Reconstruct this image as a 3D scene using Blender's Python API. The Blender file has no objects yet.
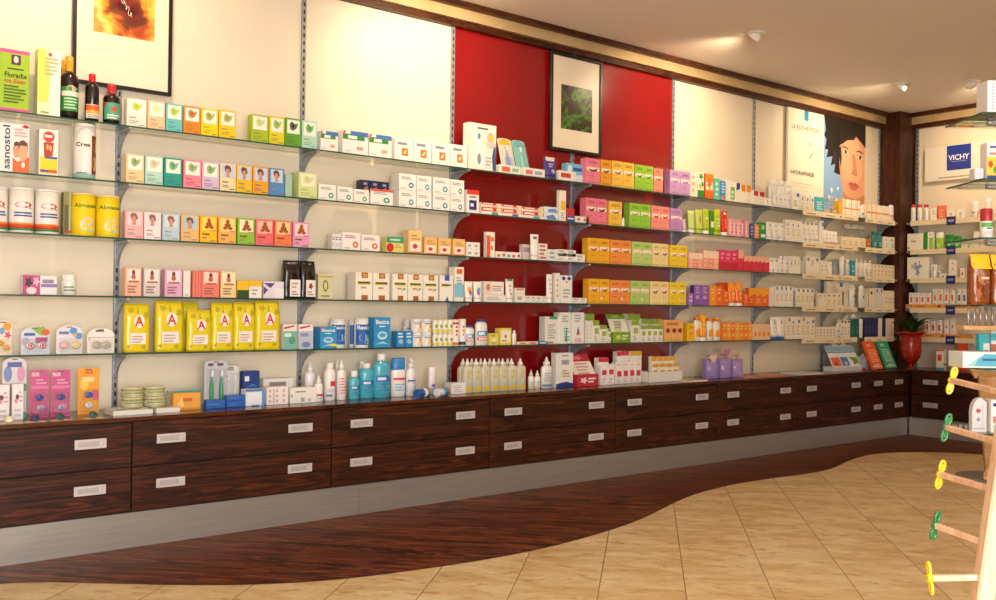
import bpy, bmesh, math, random
from mathutils import Vector, Matrix
random.seed(7)
SC = bpy.context.scene
COL = SC.collection
pi = math.pi

# ------------------------------------------------------------------ camera
F = 951.05
YAW, PIT, ROL = -0.6756, 0.0076, 0.0118
CAM = Vector((0.0, -4.694, 1.0944))
_fw = Vector((-math.sin(YAW)*math.cos(PIT), math.cos(YAW)*math.cos(PIT), math.sin(PIT)))
_r0 = Vector((math.cos(YAW), math.sin(YAW), 0)); _u0 = _r0.cross(_fw)
_rt = math.cos(ROL)*_r0 + math.sin(ROL)*_u0
_up = -math.sin(ROL)*_r0 + math.cos(ROL)*_u0
def proj(p):
    v = Vector(p)-CAM; d = v.dot(_fw)
    return 498+F*v.dot(_rt)/d, 300-F*v.dot(_up)/d
def at(px, py, dist):
    return CAM + (_fw + _rt*((px-498)/F) + _up*((300-py)/F))*dist
cam = bpy.data.cameras.new('camera'); co = bpy.data.objects.new('camera', cam); COL.objects.link(co)
M = Matrix((_rt, _up, -_fw)).transposed().to_4x4(); M.translation = CAM
co.matrix_world = M; cam.sensor_fit = 'HORIZONTAL'; cam.sensor_width = 36; cam.lens = F/996*36
cam.clip_start = 0.05
SC.camera = co

# ------------------------------------------------------------------ dimensions
XR = 8.55            # right wall
ZC = 2.93            # ceiling
ZT = 2.804           # top of the wall panels
CT = 0.588           # worktop height
CD = 0.388           # worktop depth
SH = [1.9164, 1.6538, 1.3946, 1.1254, 0.8629]   # tops of the glass shelves
DS = 0.186           # shelf depth
POST = [1.414, 2.377, 3.372, 4.37, 5.383, 6.361, 7.336]

# ------------------------------------------------------------------ materials
def lin(c):
    c = c.strip('#')
    if len(c) == 3: c = ''.join(a*2 for a in c)
    v = [int(c[i:i+2], 16)/255 for i in (0, 2, 4)]
    return tuple(((a+.055)/1.055)**2.4 if a > .04045 else a/12.92 for a in v)+(1,)
_mc = {}
def mat(c, rough=.45, metal=0, coat=0, emit=0, alpha=1, bump=0, name=None):
    k = (c, rough, metal, coat, emit, alpha, bump)
    if k in _mc: return _mc[k]
    m = bpy.data.materials.new(name or 'paint_'+c.strip('#')); m.use_nodes = True
    nt = m.node_tree; b = nt.nodes['Principled BSDF']
    b.inputs['Base Color'].default_value = lin(c)
    b.inputs['Roughness'].default_value = rough
    b.inputs['Metallic'].default_value = metal
    b.inputs['Coat Weight'].default_value = coat
    b.inputs['Coat Roughness'].default_value = .08
    b.inputs['Alpha'].default_value = alpha
    if emit:
        b.inputs['Emission Color'].default_value = lin(c); b.inputs['Emission Strength'].default_value = emit
    if bump:
        n = nt.nodes.new('ShaderNodeTexNoise'); n.inputs['Scale'].default_value = 60
        bp = nt.nodes.new('ShaderNodeBump'); bp.inputs['Strength'].default_value = bump
        bp.inputs['Distance'].default_value = .01
        nt.links.new(n.outputs['Fac'], bp.inputs['Height']); nt.links.new(bp.outputs['Normal'], b.inputs['Normal'])
    _mc[k] = m
    return m
def newmat(name):
    m = bpy.data.materials.new(name); m.use_nodes = True
    return m, m.node_tree, m.node_tree.nodes['Principled BSDF']
def nd(nt, t, **kw):
    n = nt.nodes.new(t)
    for k, v in kw.items():
        if hasattr(n, k): setattr(n, k, v)
        else: n.inputs[k.replace('_', ' ')].default_value = v
    return n
def mth(nt, op, a, b=None):
    n = nt.nodes.new('ShaderNodeMath'); n.operation = op
    for i, v in enumerate((a, b)):
        if v is None: continue
        if isinstance(v, (int, float)): n.inputs[i].default_value = v
        else: nt.links.new(v, n.inputs[i])
    return n.outputs[0]
def ramp(nt, fac, stops):
    r = nt.nodes.new('ShaderNodeValToRGB')
    while len(r.color_ramp.elements) < len(stops): r.color_ramp.elements.new(.5)
    for e, (p, c) in zip(r.color_ramp.elements, stops): e.position = p; e.color = lin(c)
    nt.links.new(fac, r.inputs[0]); return r.outputs[0]
def wood(name, stops, scale, rough, rot=0, off=(0, 0, 0), plank=0, coat=0):
    m, nt, b = newmat(name); L = nt.links.new
    tc = nd(nt, 'ShaderNodeTexCoord'); mp = nd(nt, 'ShaderNodeMapping')
    mp.inputs['Rotation'].default_value = (0, 0, rot); mp.inputs['Location'].default_value = off
    L(tc.outputs['Object'], mp.inputs['Vector'])
    src = mp.outputs[0]
    if plank:                      # boards: shift the grain from board to board
        br = nd(nt, 'ShaderNodeTexBrick'); br.offset = .37; br.squash = 1
        br.inputs['Scale'].default_value = 1; br.inputs['Brick Width'].default_value = plank[0]
        br.inputs['Row Height'].default_value = plank[1]; br.inputs['Mortar Size'].default_value = .0016
        br.inputs['Mortar Smooth'].default_value = .4; br.inputs['Bias'].default_value = 0
        br.inputs['Color1'].default_value = (0, 0, 0, 1); br.inputs['Color2'].default_value = (1, 1, 1, 1)
        br.inputs['Mortar'].default_value = (.5, .5, .5, 1)
        L(src, br.inputs['Vector'])
        va = nd(nt, 'ShaderNodeVectorMath', operation='MULTIPLY_ADD')
        L(br.outputs['Color'], va.inputs[0]); va.inputs[1].default_value = (3, 1.7, 0); L(src, va.inputs[2])
        src2 = va.outputs[0]
    else: src2 = src
    m2 = nd(nt, 'ShaderNodeMapping'); m2.inputs['Scale'].default_value = scale; L(src2, m2.inputs[0])
    n1 = nd(nt, 'ShaderNodeTexNoise', Scale=1.0, Detail=5.0, Roughness=.62, Distortion=1.2); L(m2.outputs[0], n1.inputs['Vector'])
    m3 = nd(nt, 'ShaderNodeMapping'); m3.inputs['Scale'].default_value = tuple(s*a for s, a in zip(scale, (2, 7, 7))); L(src2, m3.inputs[0])
    n2 = nd(nt, 'ShaderNodeTexNoise', Scale=1.0, Detail=3.0); L(m3.outputs[0], n2.inputs['Vector'])
    w = mth(nt, 'SINE', mth(nt, 'MULTIPLY', n1.outputs['Fac'], 42))
    f = mth(nt, 'ADD', mth(nt, 'MULTIPLY', n1.outputs['Fac'], .55), mth(nt, 'ADD', mth(nt, 'MULTIPLY', w, .13), mth(nt, 'MULTIPLY', n2.outputs['Fac'], .45)))
    c = ramp(nt, f, stops)
    if plank:
        mx = nd(nt, 'ShaderNodeMix', data_type='RGBA'); L(br.outputs['Fac'], mx.inputs[0]); L(c, mx.inputs[6]); mx.inputs[7].default_value = lin('1a0c08')
        c = mx.outputs[2]
    L(c, b.inputs['Base Color']); b.inputs['Roughness'].default_value = rough
    b.inputs['Coat Weight'].default_value = coat; b.inputs['Coat Roughness'].default_value = .2; b.inputs['Specular IOR Level'].default_value = .3
    return m
W_CAB = wood('wenge_veneer', [(.36, '220c05'), (.49, '371607'), (.60, '491e0b'), (.72, '623014')], (1.1, 9, 17), .48)
W_TRIM = wood('dark_walnut', [(.3, '240e06'), (.5, '43200e'), (.75, '5f3015')], (1.6, 9, 12), .4)
W_COLM = wood('dark_walnut_upright', [(.3, '240e06'), (.5, '3f1c0d'), (.75, '542810')], (9, 9, 1.0), .4)
W_TOP = wood('wenge_top', [(.3, '2e1207'), (.5, '4a210e'), (.75, '663418')], (1.3, 10, 10), .22, coat=.3)
W_FLR = wood('red_brown_planks', [(.38, '2a0e07'), (.48, '54210f'), (.57, '753418'), (.68, '9a552c')], (.9, 15, 1), .42, rot=math.radians(47.6), plank=(1.2, .11))
W_BEECH = wood('pale_beech', [(.3, 'd9a98a'), (.5, 'e6bea0'), (.8, 'f0cfb4')], (14, 14, 1.6), .45)
W_TAN = wood('tan_plywood', [(.3, 'c0925c'), (.5, 'cfa36c'), (.8, 'dcb681')], (3, 12, 12), .5)
def tile_mat():
    m, nt, b = newmat('travertine_tiles'); L = nt.links.new
    tc = nd(nt, 'ShaderNodeTexCoord'); sp = nd(nt, 'ShaderNodeSeparateXYZ'); L(tc.outputs['Object'], sp.inputs[0])
    a = math.radians(42.4)
    u = mth(nt, 'ADD', mth(nt, 'MULTIPLY', sp.outputs[0], math.sin(a)), mth(nt, 'MULTIPLY', sp.outputs[1], -math.cos(a)))
    v = mth(nt, 'ADD', mth(nt, 'MULTIPLY', sp.outputs[0], math.cos(a)), mth(nt, 'MULTIPLY', sp.outputs[1], math.sin(a)))
    def line(x, per, off, wd):
        fr = mth(nt, 'FRACT', mth(nt, 'DIVIDE', mth(nt, 'ADD', x, off), per))
        d = mth(nt, 'MINIMUM', fr, mth(nt, 'SUBTRACT', 1.0, fr))
        return mth(nt, 'LESS_THAN', d, wd/per)
    g1 = line(u, .333, .026+10, .0021); g2 = line(v, .62, 10, .0014)
    vm = nd(nt, 'ShaderNodeCombineXYZ'); L(u, vm.inputs[0]); L(v, vm.inputs[1])
    cell = mth(nt, 'FLOOR', mth(nt, 'DIVIDE', mth(nt, 'ADD', u, 10.026), .333))
    off = nd(nt, 'ShaderNodeCombineXYZ'); L(mth(nt, 'MULTIPLY', cell, 3.7), off.inputs[2])
    va = nd(nt, 'ShaderNodeVectorMath', operation='ADD'); L(vm.outputs[0], va.inputs[0]); L(off.outputs[0], va.inputs[1])
    mp = nd(nt, 'ShaderNodeMapping'); mp.inputs['Scale'].default_value = (2.6, 5.5, 1); L(va.outputs[0], mp.inputs[0])
    n1 = nd(nt, 'ShaderNodeTexNoise', Scale=1.2, Detail=6.0, Roughness=.65, Distortion=.6); L(mp.outputs[0], n1.inputs['Vector'])
    n2 = nd(nt, 'ShaderNodeTexNoise', Scale=3.5, Detail=6.0, Roughness=.75); L(mp.outputs[0], n2.inputs['Vector'])
    c = ramp(nt, n1.outputs['Fac'], [(.30, 'cba672'), (.44, 'dcbb88'), (.54, 'e5ca9c'), (.70, 'efdab2')])
    sp2 = ramp(nt, n2.outputs['Fac'], [(.53, '000000'), (.64, 'ffffff')])
    mx0 = nd(nt, 'ShaderNodeMix', data_type='RGBA'); L(mth(nt, 'MULTIPLY', sp2, .6), mx0.inputs[0]); L(c, mx0.inputs[6]); mx0.inputs[7].default_value = lin('b07f4c')
    mx = nd(nt, 'ShaderNodeMix', data_type='RGBA'); L(g1, mx.inputs[0]); L(mx0.outputs[2], mx.inputs[6]); mx.inputs[7].default_value = lin('8a6a48')
    mx2 = nd(nt, 'ShaderNodeMix', data_type='RGBA'); L(mth(nt, 'MULTIPLY', g2, .18), mx2.inputs[0]); L(mx.outputs[2], mx2.inputs[6]); mx2.inputs[7].default_value = lin('a5845c')
    L(mx2.outputs[2], b.inputs['Base Color']); b.inputs['Roughness'].default_value = .42
    return m
def noisy(name, c1, c2, scale, rough, metal=0, coat=0, stretch=(1, 1, 1), bump=0):
    m, nt, b = newmat(name); L = nt.links.new
    tc = nd(nt, 'ShaderNodeTexCoord'); mp = nd(nt, 'ShaderNodeMapping'); mp.inputs['Scale'].default_value = stretch; L(tc.outputs['Object'], mp.inputs[0])
    n = nd(nt, 'ShaderNodeTexNoise', Scale=scale, Detail=4.0); L(mp.outputs[0], n.inputs['Vector'])
    L(ramp(nt, n.outputs['Fac'], [(.3, c1), (.7, c2)]), b.inputs['Base Color'])
    b.inputs['Roughness'].default_value = rough; b.inputs['Metallic'].default_value = metal
    b.inputs['Coat Weight'].default_value = coat; b.inputs['Coat Roughness'].default_value = .06
    if bump:
        bp = nd(nt, 'ShaderNodeBump', Strength=bump, Distance=.01); L(n.outputs['Fac'], bp.inputs['Height']); L(bp.outputs[0], b.inputs['Normal'])
    return m
M_CREAM = noisy('cream_panel', 'ecdfc8', 'f0e3cc', 3, .42)
M_RED = noisy('red_gloss_panel', '83090f', '8d0b12', 2, .2, coat=.6)
M_CEIL = noisy('ceiling_paint', 'e6dccf', 'e9dfd2', 90, .85, bump=.25)
M_WALL = noisy('plain_wall', 'd8c8ae', 'ddceb5', 5, .8)
M_STRIP = noisy('cream_metal_strip', 'c9ae80', 'd5bb8e', 8, .3, metal=.35)
M_KICK = noisy('brushed_steel', 'a9a5a1', 'b4b0ab', 30, .36, metal=.6, stretch=(.15, 1, 3))
M_ALU = noisy('brushed_aluminium', 'a9acb2', 'c3c6cb', 30, .32, metal=.8)
M_POST = noisy('grey_steel_upright', '8b9098', 'a7acb4', 30, .35, metal=.45)
M_HAND = noisy('satin_handle', 'cfcbd0', 'dedadf', 40, .35, metal=.35)
M_HANDIN = mat('bcb6b9', .4, metal=.3)
M_BLACK = mat('15100e', .35)
M_SLOT = mat('1b1c1e', .6)
def glassmat(name, tint, edge=False):
    m = bpy.data.materials.new(name); m.use_nodes = True; nt = m.node_tree; nt.nodes.clear(); L = nt.links.new
    o = nd(nt, 'ShaderNodeOutputMaterial'); t = nd(nt, 'ShaderNodeBsdfTransparent'); t.inputs[0].default_value = tint
    g = nd(nt, 'ShaderNodeBsdfGlossy', Roughness=.02); g.inputs[0].default_value = (.95, 1, .98, 1)
    fr = nd(nt, 'ShaderNodeFresnel', IOR=1.5); mx = nd(nt, 'ShaderNodeMixShader')
    if name == 'clear_plastic': fr = nd(nt, 'ShaderNodeValue'); fr.outputs[0].default_value = .07
    L(fr.outputs[0], mx.inputs[0]); L(t.outputs[0], mx.inputs[1]); L(g.outputs[0], mx.inputs[2]); L(mx.outputs[0], o.inputs[0])
    return m
M_GLASS = glassmat('clear_shelf_glass', (.955, .98, .965, 1))
M_CLEAR = glassmat('clear_plastic', (.985, .988, .99, 1))
M_AQUA = glassmat('aqua_liquid', (.25, .75, .85, 1))
M_GEDGE = mat('0e4a3a', .3, coat=.15, name='green_glass_edge')

# ------------------------------------------------------------------ text
_tc = {}
def textmesh(s):
    if s in _tc: return _tc[s]
    cu = bpy.data.curves.new('t', 'FONT'); cu.body = s; cu.size = 1; cu.offset = .018; cu.resolution_u = 3
    o = bpy.data.objects.new('t', cu); COL.objects.link(o)
    dg = bpy.context.evaluated_depsgraph_get(); dg.update()
    me = bpy.data.meshes.new_from_object(o.evaluated_get(dg))
    vs = [v.co.copy() for v in me.vertices]; fs = [tuple(p.vertices) for p in me.polygons]
    bpy.data.objects.remove(o); bpy.data.curves.remove(cu); bpy.data.meshes.remove(me)
    x0 = min(v.x for v in vs); x1 = max(v.x for v in vs); y0 = min(v.y for v in vs); y1 = max(v.y for v in vs)
    r = ([((v.x-x0)/(x1-x0), (v.y-y0)/(y1-y0)) for v in vs], fs)
    _tc[s] = r
    return r

# ------------------------------------------------------------------ mesh builder
class MB:
    def __init__(s): s.v = []; s.f = []; s.mi = []; s.ms = []; s.sm = []
    def m(s, m):
        if m not in s.ms: s.ms.append(m)
        return s.ms.index(m)
    def add(s, vs, fs, m, smooth=False):
        b = len(s.v); s.v += [tuple(v) for v in vs]; k = s.m(m)
        for f in fs: s.f.append(tuple(b+i for i in f)); s.mi.append(k); s.sm.append(smooth)
    def box(s, a, b, m, ch=0):
        x0, y0, z0 = a; x1, y1, z1 = b
        if x0 > x1: x0, x1 = x1, x0
        if y0 > y1: y0, y1 = y1, y0
        if z0 > z1: z0, z1 = z1, z0
        if not ch:
            s.add([(x0, y0, z0), (x1, y0, z0), (x1, y1, z0), (x0, y1, z0), (x0, y0, z1), (x1, y0, z1), (x1, y1, z1), (x0, y1, z1)],
                  [(0, 3, 2, 1), (4, 5, 6, 7), (0, 1, 5, 4), (1, 2, 6, 5), (2, 3, 7, 6), (3, 0, 4, 7)], m); return
        X = (x0, x1); Y = (y0, y1); Z = (z0, z1); sg = (1, -1); vs = []; idx = {}
        for i in (0, 1):
            for j in (0, 1):
                for k in (0, 1):
                    c = (X[i], Y[j], Z[k]); d = (sg[i]*ch, sg[j]*ch, sg[k]*ch)
                    for ax in range(3):       # vertex lying on face normal to ax
                        p = [c[q]+(0 if q == ax else d[q]) for q in range(3)]
                        idx[i, j, k, ax] = len(vs); vs.append(p)
        fs = []
        cen = Vector(((x0+x1)/2, (y0+y1)/2, (z0+z1)/2))
        def face(l):
            n = (Vector(vs[l[1]])-Vector(vs[l[0]])).cross(Vector(vs[l[2]])-Vector(vs[l[0]]))
            c = sum((Vector(vs[q]) for q in l), Vector())/len(l)
            fs.append(tuple(l) if n.dot(c-cen) > 0 else tuple(reversed(l)))
        for ax in range(3):
            o = [q for q in range(3) if q != ax]
            for e in (0, 1):
                def K(a, b):
                    t = [0, 0, 0]; t[ax] = e; t[o[0]] = a; t[o[1]] = b; return idx[t[0], t[1], t[2], ax]
                face([K(0, 0), K(1, 0), K(1, 1), K(0, 1)])
        for ax in range(3):
            o = [q for q in range(3) if q != ax]
            for a in (0, 1):
                for b2 in (0, 1):
                    def K(e, f):
                        t = [0, 0, 0]; t[ax] = e; t[o[0]] = a; t[o[1]] = b2; return idx[t[0], t[1], t[2], f]
                    face([K(0, o[0]), K(1, o[0]), K(1, o[1]), K(0, o[1])])
        for i in (0, 1):
            for j in (0, 1):
                for k in (0, 1): face([idx[i, j, k, q] for q in range(3)])
        s.add(vs, fs, m)
    def lathe(s, prof, m, n=20, cx=0, cy=0, sx=1, sy=1, fn=None, ms=None, mtx=None):
        vs = []; fs = []
        for i, (r, z) in enumerate(prof):
            for k in range(n):
                a = 2*pi*k/n; x = cx+r*sx*math.cos(a); y = cy+r*sy*math.sin(a)
                vs.append(fn(x, y, z, a, i) if fn else (x, y, z))
        if mtx: vs = [mtx @ Vector(v) for v in vs]
        for i in range(len(prof)-1):
            seg = [(i*n+k, i*n+(k+1) % n, (i+1)*n+(k+1) % n, (i+1)*n+k) for k in range(n)]
            if ms:
                fs2 = seg; b = len(s.v)
                s.f += []; fs.append((seg, ms[i]))
            else: fs += seg
        b = len(s.v); s.v += [tuple(v) for v in vs]
        if ms:
            for seg, mm in fs:
                k = s.m(mm)
                for f in seg: s.f.append(tuple(b+q for q in f)); s.mi.append(k); s.sm.append(True)
        else:
            k = s.m(m)
            for f in fs: s.f.append(tuple(b+q for q in f)); s.mi.append(k); s.sm.append(True)
        for i, mm in ((0, ms[0] if ms else m), (len(prof)-1, ms[-1] if ms else m)):
            if prof[i][0] > 1e-5:
                c = [b+i*n+k for k in range(n)]
                s.f.append(tuple(reversed(c)) if i == 0 else tuple(c)); s.mi.append(s.m(mm)); s.sm.append(False)
    def tube(s, pts, r, m, n=8, closed=False):
        pts = [Vector(p) for p in pts]; N = len(pts); vs = []; fs = []
        rs = r if isinstance(r, (list, tuple)) else [r]*N
        up = None
        for i, p in enumerate(pts):
            t = (pts[(i+1) % N if closed else min(i+1, N-1)]-pts[(i-1) % N if closed else max(i-1, 0)]).normalized()
            if up is None: up = Vector((0, 0, 1)) if abs(t.z) < .9 else Vector((1, 0, 0))
            a = t.cross(up).normalized(); bb = a.cross(t); up = bb
            for k in range(n): vs.append(p+(a*math.cos(2*pi*k/n)+bb*math.sin(2*pi*k/n))*rs[i])
        for i in range(N if closed else N-1):
            j = (i+1) % N
            for k in range(n): fs.append((i*n+k, j*n+k, j*n+(k+1) % n, i*n+(k+1) % n))
        if not closed: fs += [tuple(range(n)), tuple(range((N-1)*n, N*n))[::-1]]
        s.add(vs, fs, m, True)
    def prism(s, poly, y0, y1, m):        # poly of (x,z), extruded along y
        n = len(poly)
        s.add([(x, y0, z) for x, z in poly]+[(x, y1, z) for x, z in poly],
              [tuple(range(n)), tuple(range(2*n-1, n-1, -1))]+[(i, i+n, (i+1) % n+n, (i+1) % n) for i in range(n)], m)
    def deco(s, spec, surf, ux=1, tess=1):
        """printing on a front face: spec 'r x0,z0,x1,z1,col; e ...; l x0,z0,x1,z1,n,col; t x0,z0,x1,z1,col,text; p col,x,z,x,z..'"""
        lay = 0
        for it in spec.split(';'):
            it = it.strip()
            if not it: continue
            lay += 1; k = it[0]; a = it[1:].strip().split(','); e = .00025*lay+.0002
            if k == 'p':
                mm = mat(a[0]); q = [float(z) for z in a[1:]]
                s.add([surf(q[i], q[i+1], e) for i in range(0, len(q), 2)], [tuple(range(len(q)//2))], mm); continue
            x0, z0, x1, z1 = [float(z) for z in a[:4]]
            if k == 'r':
                mm = mat(a[4]); vs = []; tz = tess
                for i in range(tess+1):
                    for j in range(tz+1): vs.append(surf(x0+(x1-x0)*i/tess, z0+(z1-z0)*j/tz, e))
                s.add(vs, [(i*(tz+1)+j, (i+1)*(tz+1)+j, (i+1)*(tz+1)+j+1, i*(tz+1)+j+1) for i in range(tess) for j in range(tz)], mm)
            elif k == 'e':
                mm = mat(a[4]); n = 14
                s.add([surf((x0+x1)/2+(x1-x0)/2*math.cos(2*pi*i/n), (z0+z1)/2+(z1-z0)/2*math.sin(2*pi*i/n), e) for i in range(n)], [tuple(range(n))], mm)
            elif k == 'l':
                n = int(a[4]); mm = mat(a[5]); h = (z1-z0)/(n*2-1) if n > 1 else z1-z0
                for j in range(n):
                    zz = z1-h*(2*j+1); xx = x1-(x1-x0)*(.0, .22, .1, .35, .05)[(j+lay) % 5]
                    vs = []
                    for i in range(tess+1):
                        x = x0+(xx-x0)*i/tess; vs += [surf(x, zz, e), surf(x, zz+h, e)]
                    s.add(vs, [(2*i, 2*i+2, 2*i+3, 2*i+1) for i in range(tess)], mm)
            elif k == 'f':         # small five petal print
                mm = mat(a[4]); cx, cz, rx, rz = (x0+x1)/2, (z0+z1)/2, (x1-x0)/2, (z1-z0)/2
                vs = []
                for i in range(20):
                    q = 2*pi*i/20; rr = .74+.26*math.cos(5*q+.6)
                    vs.append(surf(cx+rx*rr*math.cos(q), cz+rz*rr*math.sin(q), e))
                s.add(vs, [tuple(range(20))], mm)
            elif k == 't':
                mm = mat(a[4]); vv, ff = textmesh(a[5])
                s.add([surf(x0+(x1-x0)*p, z0+(z1-z0)*q, e) for p, q in vv], ff, mm)
            elif k == 'v':         # text reading upwards
                mm = mat(a[4]); vv, ff = textmesh(a[5])
                s.add([surf(x1-(x1-x0)*q, z0+(z1-z0)*p, e) for p, q in vv], ff, mm)
    def build(s, name, parent=None):
        me = bpy.data.meshes.new(name); me.from_pydata(s.v, [], s.f)
        for m in s.ms: me.materials.append(m)
        for p, k, sm in zip(me.polygons, s.mi, s.sm): p.material_index = k; p.use_smooth = sm
        me.update()
        o = bpy.data.objects.new(name, me); COL.objects.link(o)
        if parent: o.parent = parent
        return o
def tag(o, label=None, cat=None, group=None, kind=None):
    if label: o['label'] = label
    if cat: o['category'] = cat
    if group: o['group'] = group
    if kind: o['kind'] = kind
    return o
def empty(name, loc=(0, 0, 0), rz=0):
    o = bpy.data.objects.new(name, None); COL.objects.link(o); o.location = loc; o.rotation_euler = (0, 0, rz); o.empty_display_size = .05
    return o
def flat(w, h, d):
    return lambda u, v, e: (-w/2+w*u, -d/2-e, h*v)
def cyl(r, h, arc=.42, z0=0, sy=1):
    return lambda u, v, e: ((r+e)*math.sin((u-.5)*2*pi*arc), -(r*sy+e)*math.cos((u-.5)*2*pi*arc), z0+h*v)

# ================================================================== SETTING
def slab(name, a, b, m, kind='structure', ch=0):
    mb = MB(); mb.box(a, b, m, ch); o = mb.build(name)
    if kind: o['kind'] = kind
    return o
XL, YB = -1.6, -7.0
slab('wall_left', (XL-.1, 0.0, -.1), (XR+.1, .12, ZC+.1), M_WALL)
slab('wall_right', (XR, YB, -.1), (XR+.12, 0, ZC+.1), M_WALL)
slab('wall_back', (XL-.1, YB-.12, -.1), (XR+.1, YB, ZC+.1), M_WALL)
slab('wall_front', (XL-.12, YB, -.1), (XL, 0, ZC+.1), M_WALL)
slab('ceiling', (XL-.1, YB-.1, ZC), (XR+.1, .1, ZC+.1), M_CEIL)
slab('floor', (XL-.1, YB-.1, -.1), (XR+.1, .1, 0), tile_mat())
curve = [(-1.6, -.95), (-.8, -.72), (0, -.58), (.45, -.55), (.818, -.60), (.97, -.69), (1.18, -.88), (1.367, -1.04), (1.6, -1.21), (1.888, -1.34), (2.246, -1.41), (2.595, -1.45), (2.923, -1.448), (3.359, -1.385), (3.68, -1.3), (3.946, -1.2), (4.171, -1.11),
         (4.47, -1.015), (4.823, -.963), (5.1, -.957), (5.299, -.97), (5.636, -1.01), (5.88, -1.0), (6.08, -.955), (6.3, -.88), (6.581, -.815), (6.8, -.79), (6.95, -.81), (7.15, -.89), (7.319, -1.0), (7.47, -1.16), (7.56, -1.35), (7.66, -1.8), (7.62, -2.4), (7.5, -3.3), (7.6, -4.6), (7.7, -7)]
def smooth(p, it=2):
    for _ in range(it):
        q = [p[0]]
        for a, b in zip(p, p[1:]): q += [(a[0]*.75+b[0]*.25, a[1]*.75+b[1]*.25), (a[0]*.25+b[0]*.75, a[1]*.25+b[1]*.75)]
        p = q+[p[-1]]
    return p
curve = smooth(curve)
def floorpoly(name, pts, z, m):
    bm = bmesh.new(); vs = [bm.verts.new((x, y, 0)) for x, y in pts]
    f = bm.faces.new(vs); bm.normal_update(); bmesh.ops.triangulate(bm, faces=[f], ngon_method='EAR_CLIP')
    r = bmesh.ops.extrude_face_region(bm, geom=list(bm.faces))
    for v in r['geom']:
        if isinstance(v, bmesh.types.BMVert): v.co.z = z
    bmesh.ops.recalc_face_normals(bm, faces=bm.faces)
    me = bpy.data.meshes.new(name); bm.to_mesh(me); me.materials.append(m)
    o = bpy.data.objects.new(name, me); COL.objects.link(o); o['kind'] = 'structure'; return o
floorpoly('floor', curve+[(XR, -7), (XR, 0), (XL, 0)], .0012, W_FLR)
seam = []
for i, (x, y) in enumerate(curve):
    a = Vector(curve[max(i-1, 0)]); b = Vector(curve[min(i+1, len(curve)-1)]); t = (b-a).normalized()
    seam.append((x+t.y*.006, y-t.x*.006))
mb = MB(); n = len(curve)
mb.add([(x, y, .0016) for x, y in curve]+[(x, y, .0016) for x, y in seam], [(i, n+i, n+i+1, i+1) for i in range(n-1)], mat('4a3020', .6))
tag(mb.build('trim_seam'), kind='structure')

# ceiling cornice on both walls
for i, (a, b) in enumerate([(('x', XL, XR), 0), (('y', YB, 0), 0)]):
    for nm, z0, z1, dpt, m in [('trim_1', 2.895, ZC, .11, W_TRIM), ('trim_2', 2.83, 2.895, .075, M_STRIP), ('trim_3', ZT-.012, 2.83, .05, W_TRIM)]:
        if a[0] == 'x': slab(nm, (XL, -dpt, z0), (XR, 0, z1), m)
        else: slab(nm, (XR-dpt, YB, z0), (XR, 0, z1), m)
slab('trim_column', (8.275, -.215, CT), (XR, 0, ZC), W_COLM)

# wall panels between the uprights
PX = [-.56, .43]+POST+[8.275]
names = {1: 'cream wall panel behind the shelves of the far left bay', 2: 'cream wall panel of the second bay under the flower picture',
         3: 'cream wall panel left of the red panels, under a ceiling light pool', 4: 'glossy red wall panel on the left, white gift of light near its top',
         5: 'glossy red wall panel on the right, beside the cream one', 6: 'cream wall panel directly right of the red panels',
         7: 'narrow looking cream wall panel beside the poster', 8: 'cream wall panel behind the poster next to the dark column'}
names[4] = 'glossy red wall panel on the left, left of the small black framed picture'
names[5] = 'glossy red wall panel on the right, partly behind the small black framed picture'
names[7] = 'cream wall panel with the left edge of the white poster'
PB = [(-1.58, .40)]+[(a, b) for a, b in zip(PX[1:], PX[2:])]
for i, (a, b) in enumerate(PB):
    if b < 1: lab = 'cream wall panel leftmost behind the shelves'
    red = abs(a-POST[2]) < .01 or abs(a-POST[3]) < .01
    k = sum(1 for p in POST if p <= a+.01)+1
    o = slab('wall_panel', (a+.004, -.012, CT), (b-.004, 0, ZT-.012), M_RED if red else M_CREAM, None, .001)
    tag(o, names.get(k, 'cream wall panel') if b > 1 else 'cream wall panel leftmost of all, behind the pacifier shelves', 'wall panel', 'panels behind the wall shelves')
o = slab('wall_panel', (XR-.012, -4.2, CT), (XR, -.225, ZT-.012), M_CREAM, None, .001)
tag(o, 'cream wall panel right of the corner column behind the blue square sign', 'wall panel')

# uprights with slots
def upright(loc, rz, label):
    mb = MB(); z1 = ZT-.012-CT
    mb.box((-.0125, -.014, 0), (.0125, 0, z1), M_POST, .001)
    z = .02
    while z < z1-.02:
        mb.box((-.0045, -.0147, z), (.0045, -.0139, z+.022), M_SLOT); z += .042
    o = mb.build('shelf_upright'); o.location = loc; o.rotation_euler = (0, 0, rz)
    return tag(o, label, 'shelf upright', 'slotted shelf uprights')
ups = ['slotted steel upright between far left bay and tea carton bay', 'slotted steel upright left of the bay with stacked white cartons',
       'slotted steel upright at the left edge of the red panels', 'slotted steel upright in the middle of the red panels',
       'slotted steel upright at the right edge of the red panels', 'slotted steel upright left of the white poster',
       'slotted steel upright hidden behind poster, above the card display']
for x, l in zip(POST, ups): upright((x, -.012, CT), 0, l)
upright((8.255, -.012, CT), 0, 'slotted steel upright against the left side of the corner column')
upright((XR-.012, -.245, CT), -pi/2, 'slotted steel upright on the right wall beside the corner column')

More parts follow.
